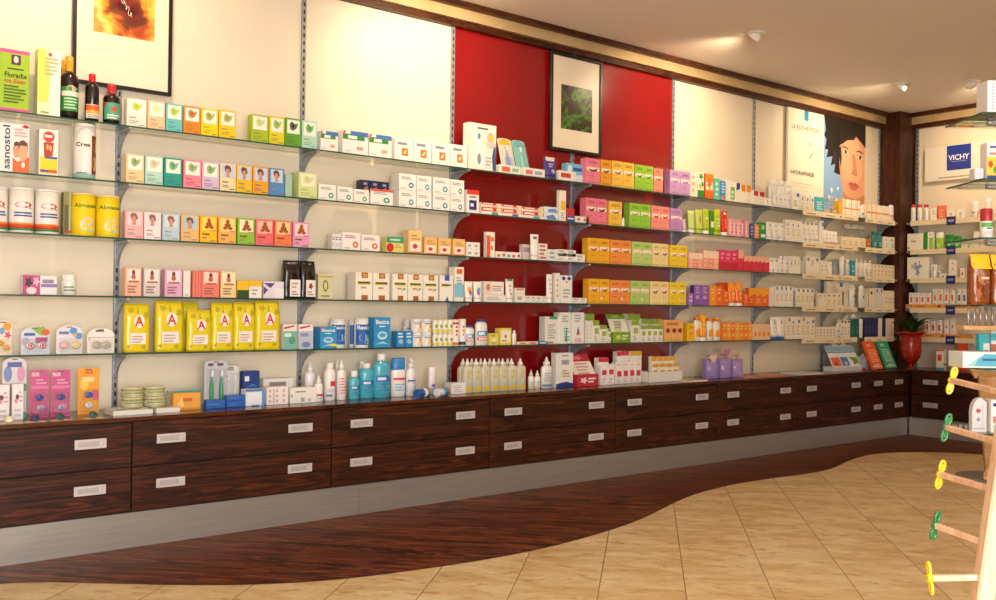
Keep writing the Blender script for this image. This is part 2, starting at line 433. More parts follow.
# brackets
LV = ['top', 'second', 'third', 'fourth', 'bottom']
def bracket_mesh():
    mb = MB(); D = DS-.012; t = .0035
    poly = [(0, 0), (D, 0), (D, -.012), (D*.75, -.018), (D*.5, -.034), (D*.3, -.058), (D*.16, -.088), (.016, -.11), (0, -.115)]
    n = len(poly)
    mb.add([(-t, -y, z) for y, z in poly]+[(t, -y, z) for y, z in poly],
           [tuple(range(n-1, -1, -1)), tuple(range(n, 2*n))]+[(i, (i+1) % n, n+(i+1) % n, n+i) for i in range(n)], M_POST)
    mb.box((-.009, -D, -.004), (.009, 0, 0), M_ALU, .001)
    mb.box((-.007, -D-.002, -.01), (.007, -D+.01, .0), M_ALU, .001)
    for y in (.04, .075, .11): mb.lathe([(.0035, 0), (.0035, .001)], M_SLOT, 8, mtx=Matrix.Translation((-t-.0008, -y, -.016)) @ Matrix.Rotation(pi/2, 4, 'Y'))
    return mb
BM = None
def bracket(loc, rz, label):
    global BM
    if BM is None: o = bracket_mesh().build('shelf_bracket'); BM = o
    else: o = BM.copy(); COL.objects.link(o)
    o.location = loc; o.rotation_euler = (0, 0, rz)
    return tag(o, label, 'shelf bracket', 'steel shelf brackets')
upn = ['between the far left and tea carton bays', 'left of the stacked white cartons bay', 'at left edge of the red panels', 'in the middle of the red panels', 'at right edge of the red panels', 'left of the poster', 'behind the poster', 'beside the corner column']
for i, x in enumerate(POST+[8.255]):
    for k, z in enumerate(SH): bracket((x, -.0265, z-.0085), 0, 'steel bracket %s under the %s shelf' % (upn[i], LV[k]))
for k, z in enumerate(SH): bracket((XR-.0265, -.245, z-.0085), -pi/2, 'steel bracket on the right wall under the %s shelf' % LV[k])

# glass shelves
BAYS = ['far left bay', 'second bay', 'third bay', 'left red bay', 'right red bay', 'bay right of red', 'poster bay', 'corner bay']
bx = [.43]+POST+[8.26]
def shelf(a, b, z, lab, right=False):
    mb = MB(); t = .0075; y0 = -.030
    w = b-a
    mb.box((0, -DS+.0012, -t), (w, y0, 0), M_GLASS)
    mb.box((0, -DS, -t), (w, -DS+.0012, 0), M_GEDGE)
    mb.box((0, -DS, -t), (.001, y0, 0), M_GEDGE); mb.box((w-.001, -DS, -t), (w, y0, 0), M_GEDGE)
    o = mb.build('glass_shelf'); o.location = (a, 0, z)
    if right: o.location = (XR, -a, z); o.rotation_euler = (0, 0, -pi/2)
    return tag(o, lab, 'shelf', 'glass wall shelves')
for k, z in enumerate(SH):
    for i, (a, b) in enumerate(zip(bx, bx[1:])):
        shelf(a+.001, b-.001, z, 'green edged glass shelf, %s level of the %s' % (LV[k], BAYS[i]))
    shelf(.225, 2.3, z, 'green edged glass shelf, %s level of the right wall' % LV[k], True)

# drawer cabinets
CX = [(.36, 1.384), (1.384, 2.383), (2.383, 3.41), (3.41, 4.446), (4.446, 5.483), (5.483, 6.476), (6.476, 7.47), (7.47, 8.162)]
DZ = [(.166, .366), (.366, .568)]
CLAB = ['far left dark wood cabinet of two wide drawers, cut by frame edge', 'dark wood drawer cabinet under the tea cartons and cream tins',
        'dark wood drawer cabinet under the aqua bottles', 'dark wood drawer cabinet under the clear liquid bottles', 'dark wood drawer cabinet under the white card tray',
        'dark wood drawer cabinet under the lavender bags', 'dark wood drawer cabinet under the slanted card display', 'narrow dark wood drawer cabinet in the corner of left wall']
def cabinet(w, label, loc, rz=0, hx=None):
    r = empty('drawer_cabinet', loc, rz)
    mb = MB(); mb.box((0, 0, .16), (w, CD-.035, CT-.024), mat('1c0c07', .6)); mb.build('body', r)
    for z0, z1 in DZ:
        m2 = MB(); m2.box((.003, -.018, z0+.003), (w-.003, -.0005, z1-.003), W_CAB, .001); d = m2.build('drawer', r)
        for c in (hx or (.175, w-.175)):
            m3 = MB(); zc = (z0+z1)/2+.014
            m3.box((c-.066, -.0225, zc-.021), (c+.066, -.0182, zc+.021), M_HAND, .0012)
            m3.box((c-.052, -.0232, zc-.011), (c+.052, -.0226, zc+.012), M_HANDIN)
            m3.box((c+.036, -.0238, zc-.009), (c+.05, -.0233, zc+.01), M_HAND)  # handle highlight modelled as a small raised square in the lighter metal
            m3.build('handle', d)
    return tag(r, label, 'cabinet', 'dark wood drawer cabinets')
for i, ((a, b), l) in enumerate(zip(CX, CLAB)): cabinet(b-a-.001, l, (a, -CD+.03, 0))
cabinet(1.0, 'dark wood drawer cabinet on the right wall beside the red vase', (XR-CD+.03, -.39, 0), -pi/2)
cabinet(1.0, 'dark wood drawer cabinet on the right wall behind the wooden pegs', (XR-CD+.03, -1.395, 0), -pi/2)
slab('trim_4', (8.163, -CD+.03, .16), (XR, 0, CT-.024), W_CAB)
mb = MB(); mb.box((.34, -CD, CT-.02), (XR-CD, -.013, CT), W_TOP, .002); tag(mb.build('worktop'), 'long dark wood worktop running below the left wall shelves', 'worktop')
mb = MB(); mb.box((XR-CD, -2.5, CT-.02), (XR-.013, -.013, CT), W_TOP, .002); o = tag(mb.build('worktop'), 'dark wood worktop on the right wall carrying the red vase', 'worktop')
r = empty('plinth', (0, 0, 0)); tag(r, 'brushed steel plinth under the left wall drawers', 'plinth')
for a, b in [(.34, 2.56), (2.56, 4.3), (4.3, 6.2), (6.2, 8.175)]:
    mb = MB(); mb.box((a+.0006, -CD+.032, .0014), (b-.0006, -CD+.045, .158), M_KICK, .0005); mb.build('panel', r)
r = empty('plinth', (0, 0, 0)); tag(r, 'brushed steel plinth under the right wall drawers', 'plinth')
mb = MB(); mb.box((8.192, -2.5, .0014), (8.205, -CD+.03, .158), M_KICK, .0005); mb.build('panel', r)

# cream price rails on shelf fronts
def rail(a, b, z, label, right=False, tags=0):
    r = empty('price_rail', (a, 0, z)); w = b-a
    if right: r.location = (XR, -a, z); r.rotation_euler = (0, 0, -pi/2)
    mb = MB(); y = -DS-.002
    mb.box((0, y-.002, -.036), (w, y, .008), mat('e6d3ae', .5), .0006); mb.build('strip', r)
    if not tags:
        for i in range(3):
            a0 = w*i/3; mb = MB(); zz = -.003*(i % 2)
            mb.box((a0+.004, y-.0036, -.034+zz), (a0+w/3-.002, y-.0022, .007+zz), mat('efdfbd', .5))
            mb.deco('l .2,.25,.8,.45,1,a8916a', lambda u, v, e, a0=a0: (a0+w/3*u, y-.0036-e, -.034+.041*v)); mb.build('card', r)
    else:
        mb = MB(); c = .645-a
        mb.box((c-.04, y-.006, -.048), (c+.04, y-.0022, .026), mat('15216e', .4))
        mb.deco('t .14,.38,.86,.62,d8dcf0,VICHY', lambda u, v, e: (c-.04+.08*u, y-.006-e, -.048+.074*v)); mb.build('blue_tag', r)
    return tag(r, label, 'price rail', 'cream price rails')
for k, z in enumerate(SH):
    rail(6.79, 7.62, z, 'cream price rail on the %s shelf below the poster' % LV[k])
    rail(7.74, 8.24, z, 'cream price rail on the %s shelf near the corner column' % LV[k])
    rail(.27, 1.1 if k < 3 else 1.1, z, 'cream rail with blue square tag on right wall, %s shelf' % LV[k], True, 1)

# ================================================================== PICTURES
def picture(x0, x1, z0, z1, px0, px1, pz0, pz1, fw, lab, kind):
    w = x1-x0; r = empty('framed_picture', ((x0+x1)/2, -.0285, z0))
    tag(r, lab, 'picture')
    mb = MB(); h = z1-z0
    mb.box((-w/2, -.022, 0), (-w/2+fw, 0, h), M_BLACK, .002); mb.box((w/2-fw, -.022, 0), (w/2, 0, h), M_BLACK, .002)
    mb.box((-w/2+fw, -.022, 0), (w/2-fw, 0, fw), M_BLACK, .002); mb.box((-w/2+fw, -.022, h-fw), (w/2-fw, 0, h), M_BLACK, .002)
    mb.build('frame', r)
    mb = MB(); mb.box((-w/2+fw, -.012, fw), (w/2-fw, -.004, h-fw), mat('f0e2cb', .35)); mb.build('mat_board', r)
    # printed sheet, blotchy paint
    m, nt, b = newmat('painted_print'); L = nt.links.new
    tc = nd(nt, 'ShaderNodeTexCoord'); n1 = nd(nt, 'ShaderNodeTexNoise', Scale=9.0 if kind else 6.5, Detail=3.0, Distortion=.8); L(tc.outputs['Object'], n1.inputs['Vector'])
    n2 = nd(nt, 'ShaderNodeTexNoise', Scale=22.0, Detail=3.0); L(tc.outputs['Object'], n2.inputs['Vector'])
    if kind: c = ramp(nt, n1.outputs['Fac'], [(.3, '7a4a7c'), (.38, '2c1512'), (.45, '4b2a1c'), (.5, '22340f'), (.57, '5f9a2f'), (.63, '4a2a30'), (.7, '6a7a80'), (.8, 'c89a52')])
    else:
        vd = nd(nt, 'ShaderNodeVectorMath', operation='DISTANCE'); L(tc.outputs['Object'], vd.inputs[0]); vd.inputs[1].default_value = (.035, -.012, .37)
        q = mth(nt, 'ADD', mth(nt, 'MULTIPLY', vd.outputs['Value'], 3.9), mth(nt, 'MULTIPLY', mth(nt, 'SUBTRACT', n1.outputs['Fac'], .5), 1.7))
        c = ramp(nt, q, [(.0, '4e1416'), (.16, '8c2420'), (.27, '6f4a24'), (.36, 'c4502a'), (.46, 'e8a23c'), (.58, 'f0d04a'), (.72, 'ecd78c'), (.88, 'd8b04a')])
    mx = nd(nt, 'ShaderNodeMix', data_type='RGBA', blend_type='OVERLAY'); mx.inputs[0].default_value = .45; L(c, mx.inputs[6])
    L(ramp(nt, n2.outputs['Fac'], [(.35, '555555'), (.65, 'aaaaaa')]), mx.inputs[7])
    L(mx.outputs[2], b.inputs['Base Color']); b.inputs['Roughness'].default_value = .3
    cx = (x0+x1)/2; mb = MB(); mb.box((px0-cx, -.0132, pz0-z0), (px1-cx, -.0122, pz1-z0), m); p = mb.build('print', r)
    if not kind:
        mb = MB(); W = px1-px0; q = [Vector((px0-cx+W*(.42+.2*t+.015*math.sin(t*31)), -.0136, pz0-z0+.19-.09*t+.014*math.sin(t*22))) for t in [i/40 for i in range(41)]]
        mb.tube(q, .0016, mat('efe6d8'), 5); mb.build('signature', p)
    return r
picture(1.195, 1.655, 2.11, 2.78, 1.287, 1.57, 2.363, 2.70, .017, 'large black framed flower picture, cut off by the top edge of photo', 0)
picture(4.146, 4.618, 2.133, 2.783, 4.245, 4.53, 2.285, 2.578, .021, 'tall black framed picture with dark green print on red panel', 1)
mb = MB(); mb.box((-.012, -.004, -.012), (.012, 0, .02), M_ALU, .001); mb.lathe([(.004, 0), (.004, .006)], M_HAND, 8, mtx=Matrix.Translation((0, -.004, .008)) @ Matrix.Rotation(pi/2, 4, 'X'))
o = mb.build('picture_hook'); o.location = (4.37, -.03, 2.775); tag(o, 'small steel hook at the top of the dark green picture', 'hook')

# poster with the woman's face
r = empty('poster', (6.78, -.0285, 1.93)); tag(r, 'large pale poster board with a dark haired woman looking out', 'poster')
PH = 2.785-1.93
mb = MB(); mb.box((0, -.02, 0), (.525, 0, PH), mat('f3ead6', .5), .001)
s1_ = lambda u, v, e: (.525*u, -.02-e, PH*v)
mb.deco('r .44,.90,.56,1,1f8fc4;t .1,.80,.88,.845,6b6a68,LA ROCHE-POSAY;r .12,.785,.86,.79,b5aea0;e .56,.66,.66,.70,cdbfa8;p b58a60,.58,.54,.66,.60,.68,.59,.61,.53;e .80,.5,.86,.53,cfc4b0;t .08,.355,.72,.395,55524e,HYDRAPHASE;r .08,.27,.7,.275,cabfa8;r .08,.235,.78,.24,d5cab2;r .08,.2,.6,.205,d5cab2', s1_); mb.build('text_board', r)
mb = MB(); W2 = 7.956-7.303
mb.box((.527, -.02, 0), (.527+W2, 0, PH), mat('86aedd', .5), .001)
f = lambda u, v, e: (.527+W2*u, -.02-e, PH*v)
SK = 'e2a57d'
mb.deco('p 120c0a,.0,1,.04,.86,.0,.80,.06,.76,.02,.66,.1,.66,.06,.58,.2,.60,.16,.5,.28,.54,.24,.44,.42,.42,.6,.6,1,.7,1,1;'
        'p %s,.44,.0,.46,0.275,.40,0.395,.36,0.555,.36,0.715,.42,0.855,.6,0.955,.86,0.975,1,0.895,1,.0;'
        'p e9b48c,.5,0.355,.44,0.505,.43,0.655,.5,0.795,.8,0.855,.92,0.655,.92,0.455,.82,0.355,.66,0.325;'
        'p c98a63,.44,.0,.46,0.265,.6,0.205,.78,0.195,1,0.255,1,.0;'
        'p 2a1c17,.1,.9,.3,.8,.34,.7,.28,.74;p 2a1c17,.5,.96,.8,.93,.95,.86,.8,.9;p 3a2722,.2,.6,.26,.7,.3,.6,.27,.5;p 2a1c17,.4,.9,.62,.86,.5,.82;p 2a1d1a,.32,.7,.36,.6,.39,.5,.42,.6,.4,.72;'
        'p 0e0908,.3,0.655,.36,0.715,.5,0.835,.66,0.855,.8,0.915,.9,0.895,.96,0.855,1,0.835,1,1,.1,1,.14,0.855;'
        'p 2a1d1a,.4,0.735,.55,0.795,.72,0.815,.84,0.915,.6,0.955,.4,0.875;'
        'p 3a2620,.42,0.710,.47,0.730,.58,0.715,.58,0.705,.47,0.715;'
        'p 3a2620,.76,0.695,.84,0.715,.95,0.690,.95,0.680,.84,0.700;'
        'e .44,0.650,.57,0.687,efe4da;'
        'e .48,0.649,.54,0.689,5a3d2c;'
        'e .495,0.659,.525,0.681,17100d;'
        'p 2a1a15,.43,0.667,.5,0.695,.58,0.670,.5,0.689;'
        'e .8,0.620,.93,0.657,efe4da;'
        'e .84,0.619,.9,0.659,5a3d2c;'
        'e .855,0.629,.885,0.651,17100d;'
        'p 2a1a15,.79,0.640,.87,0.665,.94,0.635,.87,0.659;'
        'p d0946d,.66,0.655,.7,0.515,.66,0.455,.74,0.440,.8,0.455,.74,0.655;'
        'e .665,0.450,.7,0.465,9a5d42;'
        'e .755,0.445,.79,0.460,9a5d42;'
        'p b9564a,.56,0.345,.64,0.370,.7,0.360,.76,0.365,.86,0.330,.7,0.325;'
        'p cf6f60,.56,0.345,.7,0.327,.86,0.330,.76,0.290,.66,0.290;'
        'p 0e0908,.44,.80,.56,.83,.7,.88,.8,.84,.9,.80,1,.75,1,1,.44,1;p 1c120e,.36,.72,.44,.84,.6,.9,.5,.95,.3,.85;e .14,.22,.2,.28,d6e6f5;'
        'e .08,.14,.14,.2,cfe0f2;'
        'e .24,.12,.32,.19,d6e6f5;'
        'e .3,.26,.34,.3,e3eefa;'
        'e .18,.06,.23,.1,e3eefa' % SK, f)
mb.build('portrait_board', r)

# blue square sign
r = empty('sign_board', (XR-.0125, -.335, 2.285), -pi/2); tag(r, 'white wall sign with a dark blue lettered square', 'sign')
mb = MB(); mb.box((0, -.05, 0), (1.05, -.012, .31), mat('f0e8da', .45), .001)
mb.deco('l .12,.06,.78,.1,1,b8a88c', lambda u, v, e: (1.05*u, -.05-e, .31*v)); mb.build('board', r)
mb = MB(); mb.box((.1, -.012, .05), (.95, 0, .28), mat('b0a48c')); mb.build('spacer', r)
mb = MB(); mb.box((.205, -.054, .085), (.42, -.0502, .305), mat('1c3a9c', .4), .0008)
mb.deco('t .07,.40,.93,.62,ffffff,VICHY;r .2,.33,.85,.35,9fb0e0', lambda u, v, e: (.205+.215*u, -.054-e, .085+.22*v)); mb.build('blue_square', r)

# ceiling spots
def spot(loc, aim, label, energy=60):
    r = empty('ceiling_spotlight', loc)
    mb = MB(); mb.lathe([(.062, -.0005), (.066, -.004), (.058, -.010), (.046, -.010)], mat('efe9e0', .35), 24); mb.build('ring', r)
    d = (Vector(aim)-Vector(loc)).normalized(); q = d.to_track_quat('-Z', 'Y').to_matrix().to_4x4()
    q.translation = Vector((0, 0, -.018))
    mb = MB(); mb.lathe([(.018, .02), (.036, .006), (.042, -.028), (.037, -.03), (.030, -.02)], mat('f1ece4', .3), 20, mtx=q); mb.build('lamp_head', r)
    mb = MB(); mb.lathe([(.0295, -.0205), (.0001, -.0215)], mat('fff0d0', emit=30), 20, mtx=q); mb.build('bulb', r)
    tag(r, label, 'spotlight', 'ceiling spotlights')
    return r
S1 = spot((5.242, -.849, ZC), (5.0, 0, 1.9), 'white recessed ceiling spotlight nearest the camera')
S2 = spot((7.271, -.775, ZC), (6.9, 0, 1.9), 'white recessed ceiling spotlight in front of the corner column')
S3 = spot((7.603, -1.159, ZC), (XR, -1.0, 1.9), 'white recessed ceiling spotlight near the right wall')

# ================================================================== GOODS
# each maker builds one article with its base at the origin, width along x, front towards -y
def carton(w, h, d, col, deco, side=None, **k):
    mb = MB(); c = min(.0015, w*.04)
    m = mat(col, .42)
    mb.box((-w/2, -d/2, 0), (w/2, d/2, h), m, c)
    if side:
        mb.box((-w/2-.0002, -d/2+c, c), (-w/2+.001, d/2-c, h-c), mat(side, .42))
    mb.box((-w/2+.003, d/2-.004, h-.0005), (w/2-.003, d/2-.0032, h+.0004), mat('8c8478', .6))     # lid slit
    if deco: mb.deco(deco, flat(w, h, d))
    return mb.build(k.get('name', 'carton'))
def stackbox(w, h, d, col, deco, **k): return carton(w, h, d, col, deco, **k)
def bottle(w, h, d, col, deco, cap='f2f2f0', sy=None, top='cap', body=None, ch=.14, neck=.42, label=None, glass=0, sq=0, **k):
    r = empty('bottle'); R = w/2; sy = sy or min(1, d/w)
    bh = h*(1-ch); m = M_AQUA if glass == 2 else (M_CLEAR if glass == 1 else mat(col, .25, coat=.3))
    sh = min(bh*.18, R*1.0)
    nr = R*neck
    P = [(R*.9, 0), (R, .003), (R, bh-sh), (R*.96, bh-sh*.7), (R*.8, bh-sh*.35), (nr*1.1, bh-sh*.08), (nr, bh)]
    mb = MB()
    if sq:
        P[3:6] = [(R*.97, bh-sh*.6), (R*.7, bh-sh*.25), (nr*1.1, bh-sh*.05)]
        def sqf(x, y, z, a, i):
            k2 = 1 if i in (0, 1, 2, 3, 4) else 0
            if not k2: return (x, y, z)
            rr = math.hypot(x, y/sy); ca, sa = math.cos(a), math.sin(a); e_ = .42
            return (rr*math.copysign(abs(ca)**e_, ca), sy*rr*math.copysign(abs(sa)**e_, sa), z)
        mb.lathe(P, m, 24, sy=sy, fn=sqf)
    else: mb.lathe(P, m, 20, sy=sy)
    if glass == 2: mb.lathe([(R*.93, .004), (R*.93, (bh-sh)*.93)], mat('3fa9c4', .3), 18, sy=sy)
    z0, z1 = .008, bh-sh
    if label: 
        l0, l1 = label[0]*h, label[1]*h
        mb.lathe([(R+.0004, l0), (R+.0004, l1)], mat(label[2], .4), 20, sy=sy)
    sf = lambda u, v, e: ((R+e+.0005)*math.sin((u-.5)*pi*.8), -(R*sy+e+.0005)*math.cos((u-.5)*pi*.8), z0+(z1-z0)*v)
    if sq: sf = lambda u, v, e: ((u-.5)*w*.86, -R*sy-e-.0006, z0+(z1-z0)*v)
    if deco: mb.deco(deco, sf, tess=1 if sq else 6)
    mb.build('body', r)
    cm = mat(cap, .35); c2 = MB()
    if top == 'cap':
        c2.lathe([(nr*1.15, bh-.001), (nr*1.2, bh+.002), (nr*1.2, h-.002), (nr*1.05, h)], cm, 16)
        for z in (.35, .6): c2.lathe([(nr*1.22, bh+(h-bh)*z), (nr*1.22, bh+(h-bh)*(z+.06))], cm, 16)
    elif top == 'wide':
        c2.lathe([(R*.93, bh-sh*.55), (R*.95, bh-sh*.4), (R*.95, h-.003), (R*.85, h)], cm, 18, sy=sy)
    elif top == 'drop':
        c2.lathe([(nr*1.2, bh-.001), (nr*1.2, bh+(h-bh)*.35), (nr*.7, bh+(h-bh)*.45), (nr*.28, h-.002), (nr*.18, h)], cm, 14)
    elif top == 'spray':
        c2.lathe([(nr*1.15, bh-.001), (nr*1.15, bh+(h-bh)*.4), (nr*.6, bh+(h-bh)*.45), (nr*.55, h-.004), (nr*.3, h)], cm, 14)
        c2.box((-nr*.9, -nr*1.5, bh+(h-bh)*.55), (nr*.9, nr*.4, bh+(h-bh)*.75), cm, .001)
    elif top == 'round':
        c2.lathe([(R*.95, bh-sh*.55), (R*.97, bh-sh*.3)]+[(R*.97*math.cos(a), bh+(h-bh)*math.sin(a)) for a in (0, .4, .8, 1.2, 1.5)], cm, 18, sy=sy)
    c2.build(k.get('capname', 'cap'), r)
    return r
def tube(w, h, d, col, deco, cap='f2f2f0', ch=.14, **k):
    r = empty('tube'); R = w/2; z0 = h*ch; n = 20; mb = MB(); lv = 9
    vs = []; fs = []
    for i in range(lv):
        t = i/(lv-1); z = z0+(h-z0)*t; b = R*.62*(1-t)**.8+.0012; a = R*(.86+.14*t)
        for q in range(n):
            g = 2*pi*q/n; cx = math.cos(g); sy = math.sin(g)
            vs.append((a*math.copysign(abs(cx)**(1-.5*t), cx), b*sy, z))
    for i in range(lv-1):
        for q in range(n): fs.append((i*n+q, i*n+(q+1) % n, (i+1)*n+(q+1) % n, (i+1)*n+q))
    fs += [tuple(range(n))[::-1], tuple(range((lv-1)*n, lv*n))]
    mb.add(vs, fs, mat(col, .3, coat=.3), True)
    mb.box((-R, -.0016, h-.006), (R, .0016, h), mat(col, .3, coat=.3), .0003)
    def sf(u, v, e):
        t = v; b = R*.62*(1-t)**.8+.0012; x = (u-.5)*2*.78
        return (R*.93*x, -b*math.sqrt(max(0, 1-x*x*.9))-e-.0006, z0+(h-z0)*v)
    if deco: mb.deco(deco, sf, tess=6)
    mb.build('body', r)
    c = MB(); c.lathe([(R*.8, 0), (R*.82, .002), (R*.84, z0), (R*.6, z0+.001)], mat(cap, .35), 18, sy=.72); c.build('cap', r)
    return r
def can(w, h, d, col, deco, lid='f2f0ec', bands=(), lh=.05, **k):
    r = empty(k.get('name', 'can')); R = w/2; mb = MB()
    mb.lathe([(R*.97, 0), (R, .002), (R, h*(1-lh))], mat(col, .38), 26)
    for a, b, c in bands: mb.lathe([(R+.0004, a*h), (R+.0004, b*h)], mat(c, .4), 26)
    if deco: mb.deco(deco, lambda u, v, e: ((R+e+.0007)*math.sin((u-.5)*pi*.86), -(R+e+.0007)*math.cos((u-.5)*pi*.86), h*(1-lh)*v), tess=6)
    mb.build('body', r)
    l = MB(); l.lathe([(R*1.015, h*(1-lh)), (R*1.02, h-.002), (R*.98, h), (R*.9, h), (R*.88, h-.002)], mat(lid, .35), 26); l.build('lid', r)
    return r
def pouch(w, h, d, col, deco, crimp=.08, seed=0, **k):
    mb = MB(); nx, nz = 10, 14; rnd = random.Random(seed); m = mat(col, k.get('rough', .28), coat=.35)
    ph = rnd.random()*6
    def th(u, v):
        t = min(1, (1-v)/.28)**.6 if v > .72 else 1
        e = 1-abs(2*u-1)**6*.35
        return (d/2*t*e*(1+.07*math.sin(9*v+ph+5*u)))+.0008
    def W(v): return w*(.5 if v < .78 else .5*(1-.03*math.sin((v-.78)*14)))
    fr = [[((2*u-1)*W(v), -th(u, v), h*v) for u in [i/nx for i in range(nx+1)]] for v in [j/nz for j in range(nz+1)]]
    vs = [p for r_ in fr for p in r_]; nb = len(vs); vs += [(x, -y, z) for x, y, z in vs]
    fs = []
    Q = lambda i, j: j*(nx+1)+i
    for j in range(nz):
        for i in range(nx):
            fs.append((Q(i, j), Q(i+1, j), Q(i+1, j+1), Q(i, j+1))); fs.append((nb+Q(i, j), nb+Q(i, j+1), nb+Q(i+1, j+1), nb+Q(i+1, j)))
        fs.append((Q(0, j), Q(0, j+1), nb+Q(0, j+1), nb+Q(0, j))); fs.append((Q(nx, j), nb+Q(nx, j), nb+Q(nx, j+1), Q(nx, j+1)))
    for i in range(nx): fs.append((Q(i, 0), nb+Q(i, 0), nb+Q(i+1, 0), Q(i+1, 0))); fs.append((Q(i, nz), Q(i+1, nz), nb+Q(i+1, nz), nb+Q(i, nz)))
    mb.add(vs, fs, m, True)
    if deco: mb.deco(deco, lambda u, v, e: ((2*u-1)*w/2, -max(th(u, v), d*.545*(1 if v < .72 else th(u, v)*1.9/d))-e*2-.0008, h*v), tess=4)
    mb.box((-w/2*.99, -.0012, h-.004), (w/2*.99, .0012, h+.001), m)
    return mb.build(k.get('name', 'bag'))
def roundcard(w, h, m, deco, rr=.5, t=.001):
    """blister card with a round shouldered top"""
    pts = [(-w/2, 0), (w/2, 0), (w/2, h-w*rr*.5)]+[(w/2*math.cos(a), h-w*rr*.5+w*rr*.5*math.sin(a)) for a in [pi*i/12 for i in range(1, 12)]]+[(-w/2, h-w*rr*.5)]
    mb = MB(); mb.prism(pts, -t, 0, m)
    mb.box((-.012, -t-.0006, h-.011), (.012, -t-.0001, h-.006), mat('6b655e'))
    if deco: mb.deco(deco, lambda u, v, e: (-w/2+w*u, -t-e, h*v))
    return mb
def soother(parent, x, z, s, shield, ring, y=-.012, name='pacifier'):
    mb = MB(); q = Matrix.Translation((x, y, z)) @ Matrix.Rotation(pi/2, 4, 'X')
    mb.lathe([(.001, .003), (s*.4, .0022), (s*.5, .0), (s*.4, -.0015), (.001, -.002)], mat(shield, .3, coat=.4), 18, sx=1, sy=.78, mtx=q)
    mb.tube([(x+s*.27*math.cos(a), y-.004, z+s*.27*math.sin(a)) for a in [2*pi*i/14 for i in range(14)]], s*.05, mat(ring, .3, coat=.4), 6, True)
    mb.lathe([(s*.14, .002), (s*.12, .006), (.0005, .007)], mat(ring, .3), 10, mtx=q)
    return mb.build(name, parent)
def blister(w, h, d, col, deco, items=(), rr=.6, **k):
    r = empty('blister_pack'); roundcard(w, h, mat(col, .35), deco, rr).build('card', r)
    for (u, v, s, a, b) in items: soother(r, (u-.5)*w, v*h, s*w, a, b)
    mb = MB(); x0, x1, z0, z1 = k.get('dome', (.06, .94, .06, .55))
    mb.box(((x0-.5)*w, -d, z0*h), ((x1-.5)*w, -.0015, z1*h), M_CLEAR, min(.006, d*.4)); mb.build('plastic_dome', r)
    return r
def brushpack(w, h, d, col, deco, br=('2f9e55', '2f9e55'), **k):
    r = empty('blister_pack'); roundcard(w, h, mat(col, .35), deco, .25).build('card', r)
    for i, c in enumerate(br):
        x = (i+.5)/len(br)*w*.84-w*.42; mb = MB(); m = mat(c, .3, coat=.3)
        mb.tube([(x, -.008, h*.05), (x, -.009, h*.25), (x, -.008, h*.45), (x, -.008, h*.62), (x, -.008, h*.78)], [w*.07, w*.1, w*.09, w*.035, w*.06], m, 8)
        mb.box((x-w*.05, -.018, h*.66), (x+w*.05, -.009, h*.79), mat('f4f4f4'), .0008); mb.build('toothbrush', r)
    mb = MB(); mb.box((-w*.46, -.02, h*.03), (w*.46, -.0015, h*.84), M_CLEAR, .004); mb.build('plastic_dome', r)
    return r
def slantcard(w, h, d, col, deco, pocket=None, pd=None, **k):
    """card display: leaning back board rising out of a low box"""
    r = empty('card_display'); mb = MB()
    n = 12
    hp = h*(k.get('pk') or .38)
    vs = [(-w/2, -d/2+.004, hp*.5), (w/2, -d/2+.004, hp*.5), (w/2, d/2-.006, h), (-w/2, d/2-.006, h)]
    vs += [(x, y+.003, z) for x, y, z in vs]
    mb.add(vs, [(0, 1, 2, 3), (7, 6, 5, 4), (0, 3, 7, 4), (1, 5, 6, 2), (3, 2, 6, 7), (0, 4, 5, 1)], mat(col, .4))
    if deco: mb.deco(deco, lambda u, v, e: (-w/2+w*u, -d/2+.004+(d-.01)*v-e, hp*.5+(h-hp*.5)*v))
    mb.build('leaning_board', r)
    b = MB(); b.box((-w/2, -d/2, 0), (w/2, d/2, hp), mat(pocket or col, .4), .001)
    if pd: b.deco(pd, flat(w, hp, d))
    b.build('box', r); return r
KIND = dict(c=carton, b=bottle, t=tube, k=can, g=pouch, p=blister, o=brushpack, s=slantcard)
NAME = dict(c='carton', b='bottle', t='tube', k='can', g='bag', p='blister_pack', o='blister_pack', s='card_display')

# ------------------------------------------------------------------ placing
CUR = dict(fr='L', z=0, dep=.16, lv=0)
ITEMS = []
def world(s, dep, z):
    return Vector((s, -dep, z)) if CUR['fr'] == 'L' else Vector((XR-dep, -s, z))
def solve_s(px, dep, z):
    a, b = (1.0, 7.0) if CUR['fr'] == 'L' else (.2, 1.5)
    fa = proj(world(a, dep, z))[0]-px; fb = proj(world(b, dep, z))[0]-px
    for _ in range(30):
        c = b-fb*(b-a)/(fb-fa); fc = proj(world(c, dep, z))[0]-px
        a, fa, b, fb = b, fb, c, fc
        if abs(fc) < 1e-4: break
    return b
def solve_z(py, s, dep):
    a, b = .5, 2.2; fa = proj(world(s, dep, a))[1]-py; fb = proj(world(s, dep, b))[1]-py
    for _ in range(30):
        c = b-fb*(b-a)/(fb-fa); fc = proj(world(s, dep, c))[1]-py
        a, fa, b, fb = b, fb, c, fc
        if abs(fc) < 1e-4: break
    return b
def level(fr, k, dep=None):
    CUR.update(fr=fr, lv=k, z=(CT if k == 5 else SH[k]), dep=dep or (.168 if k < 5 else .30))
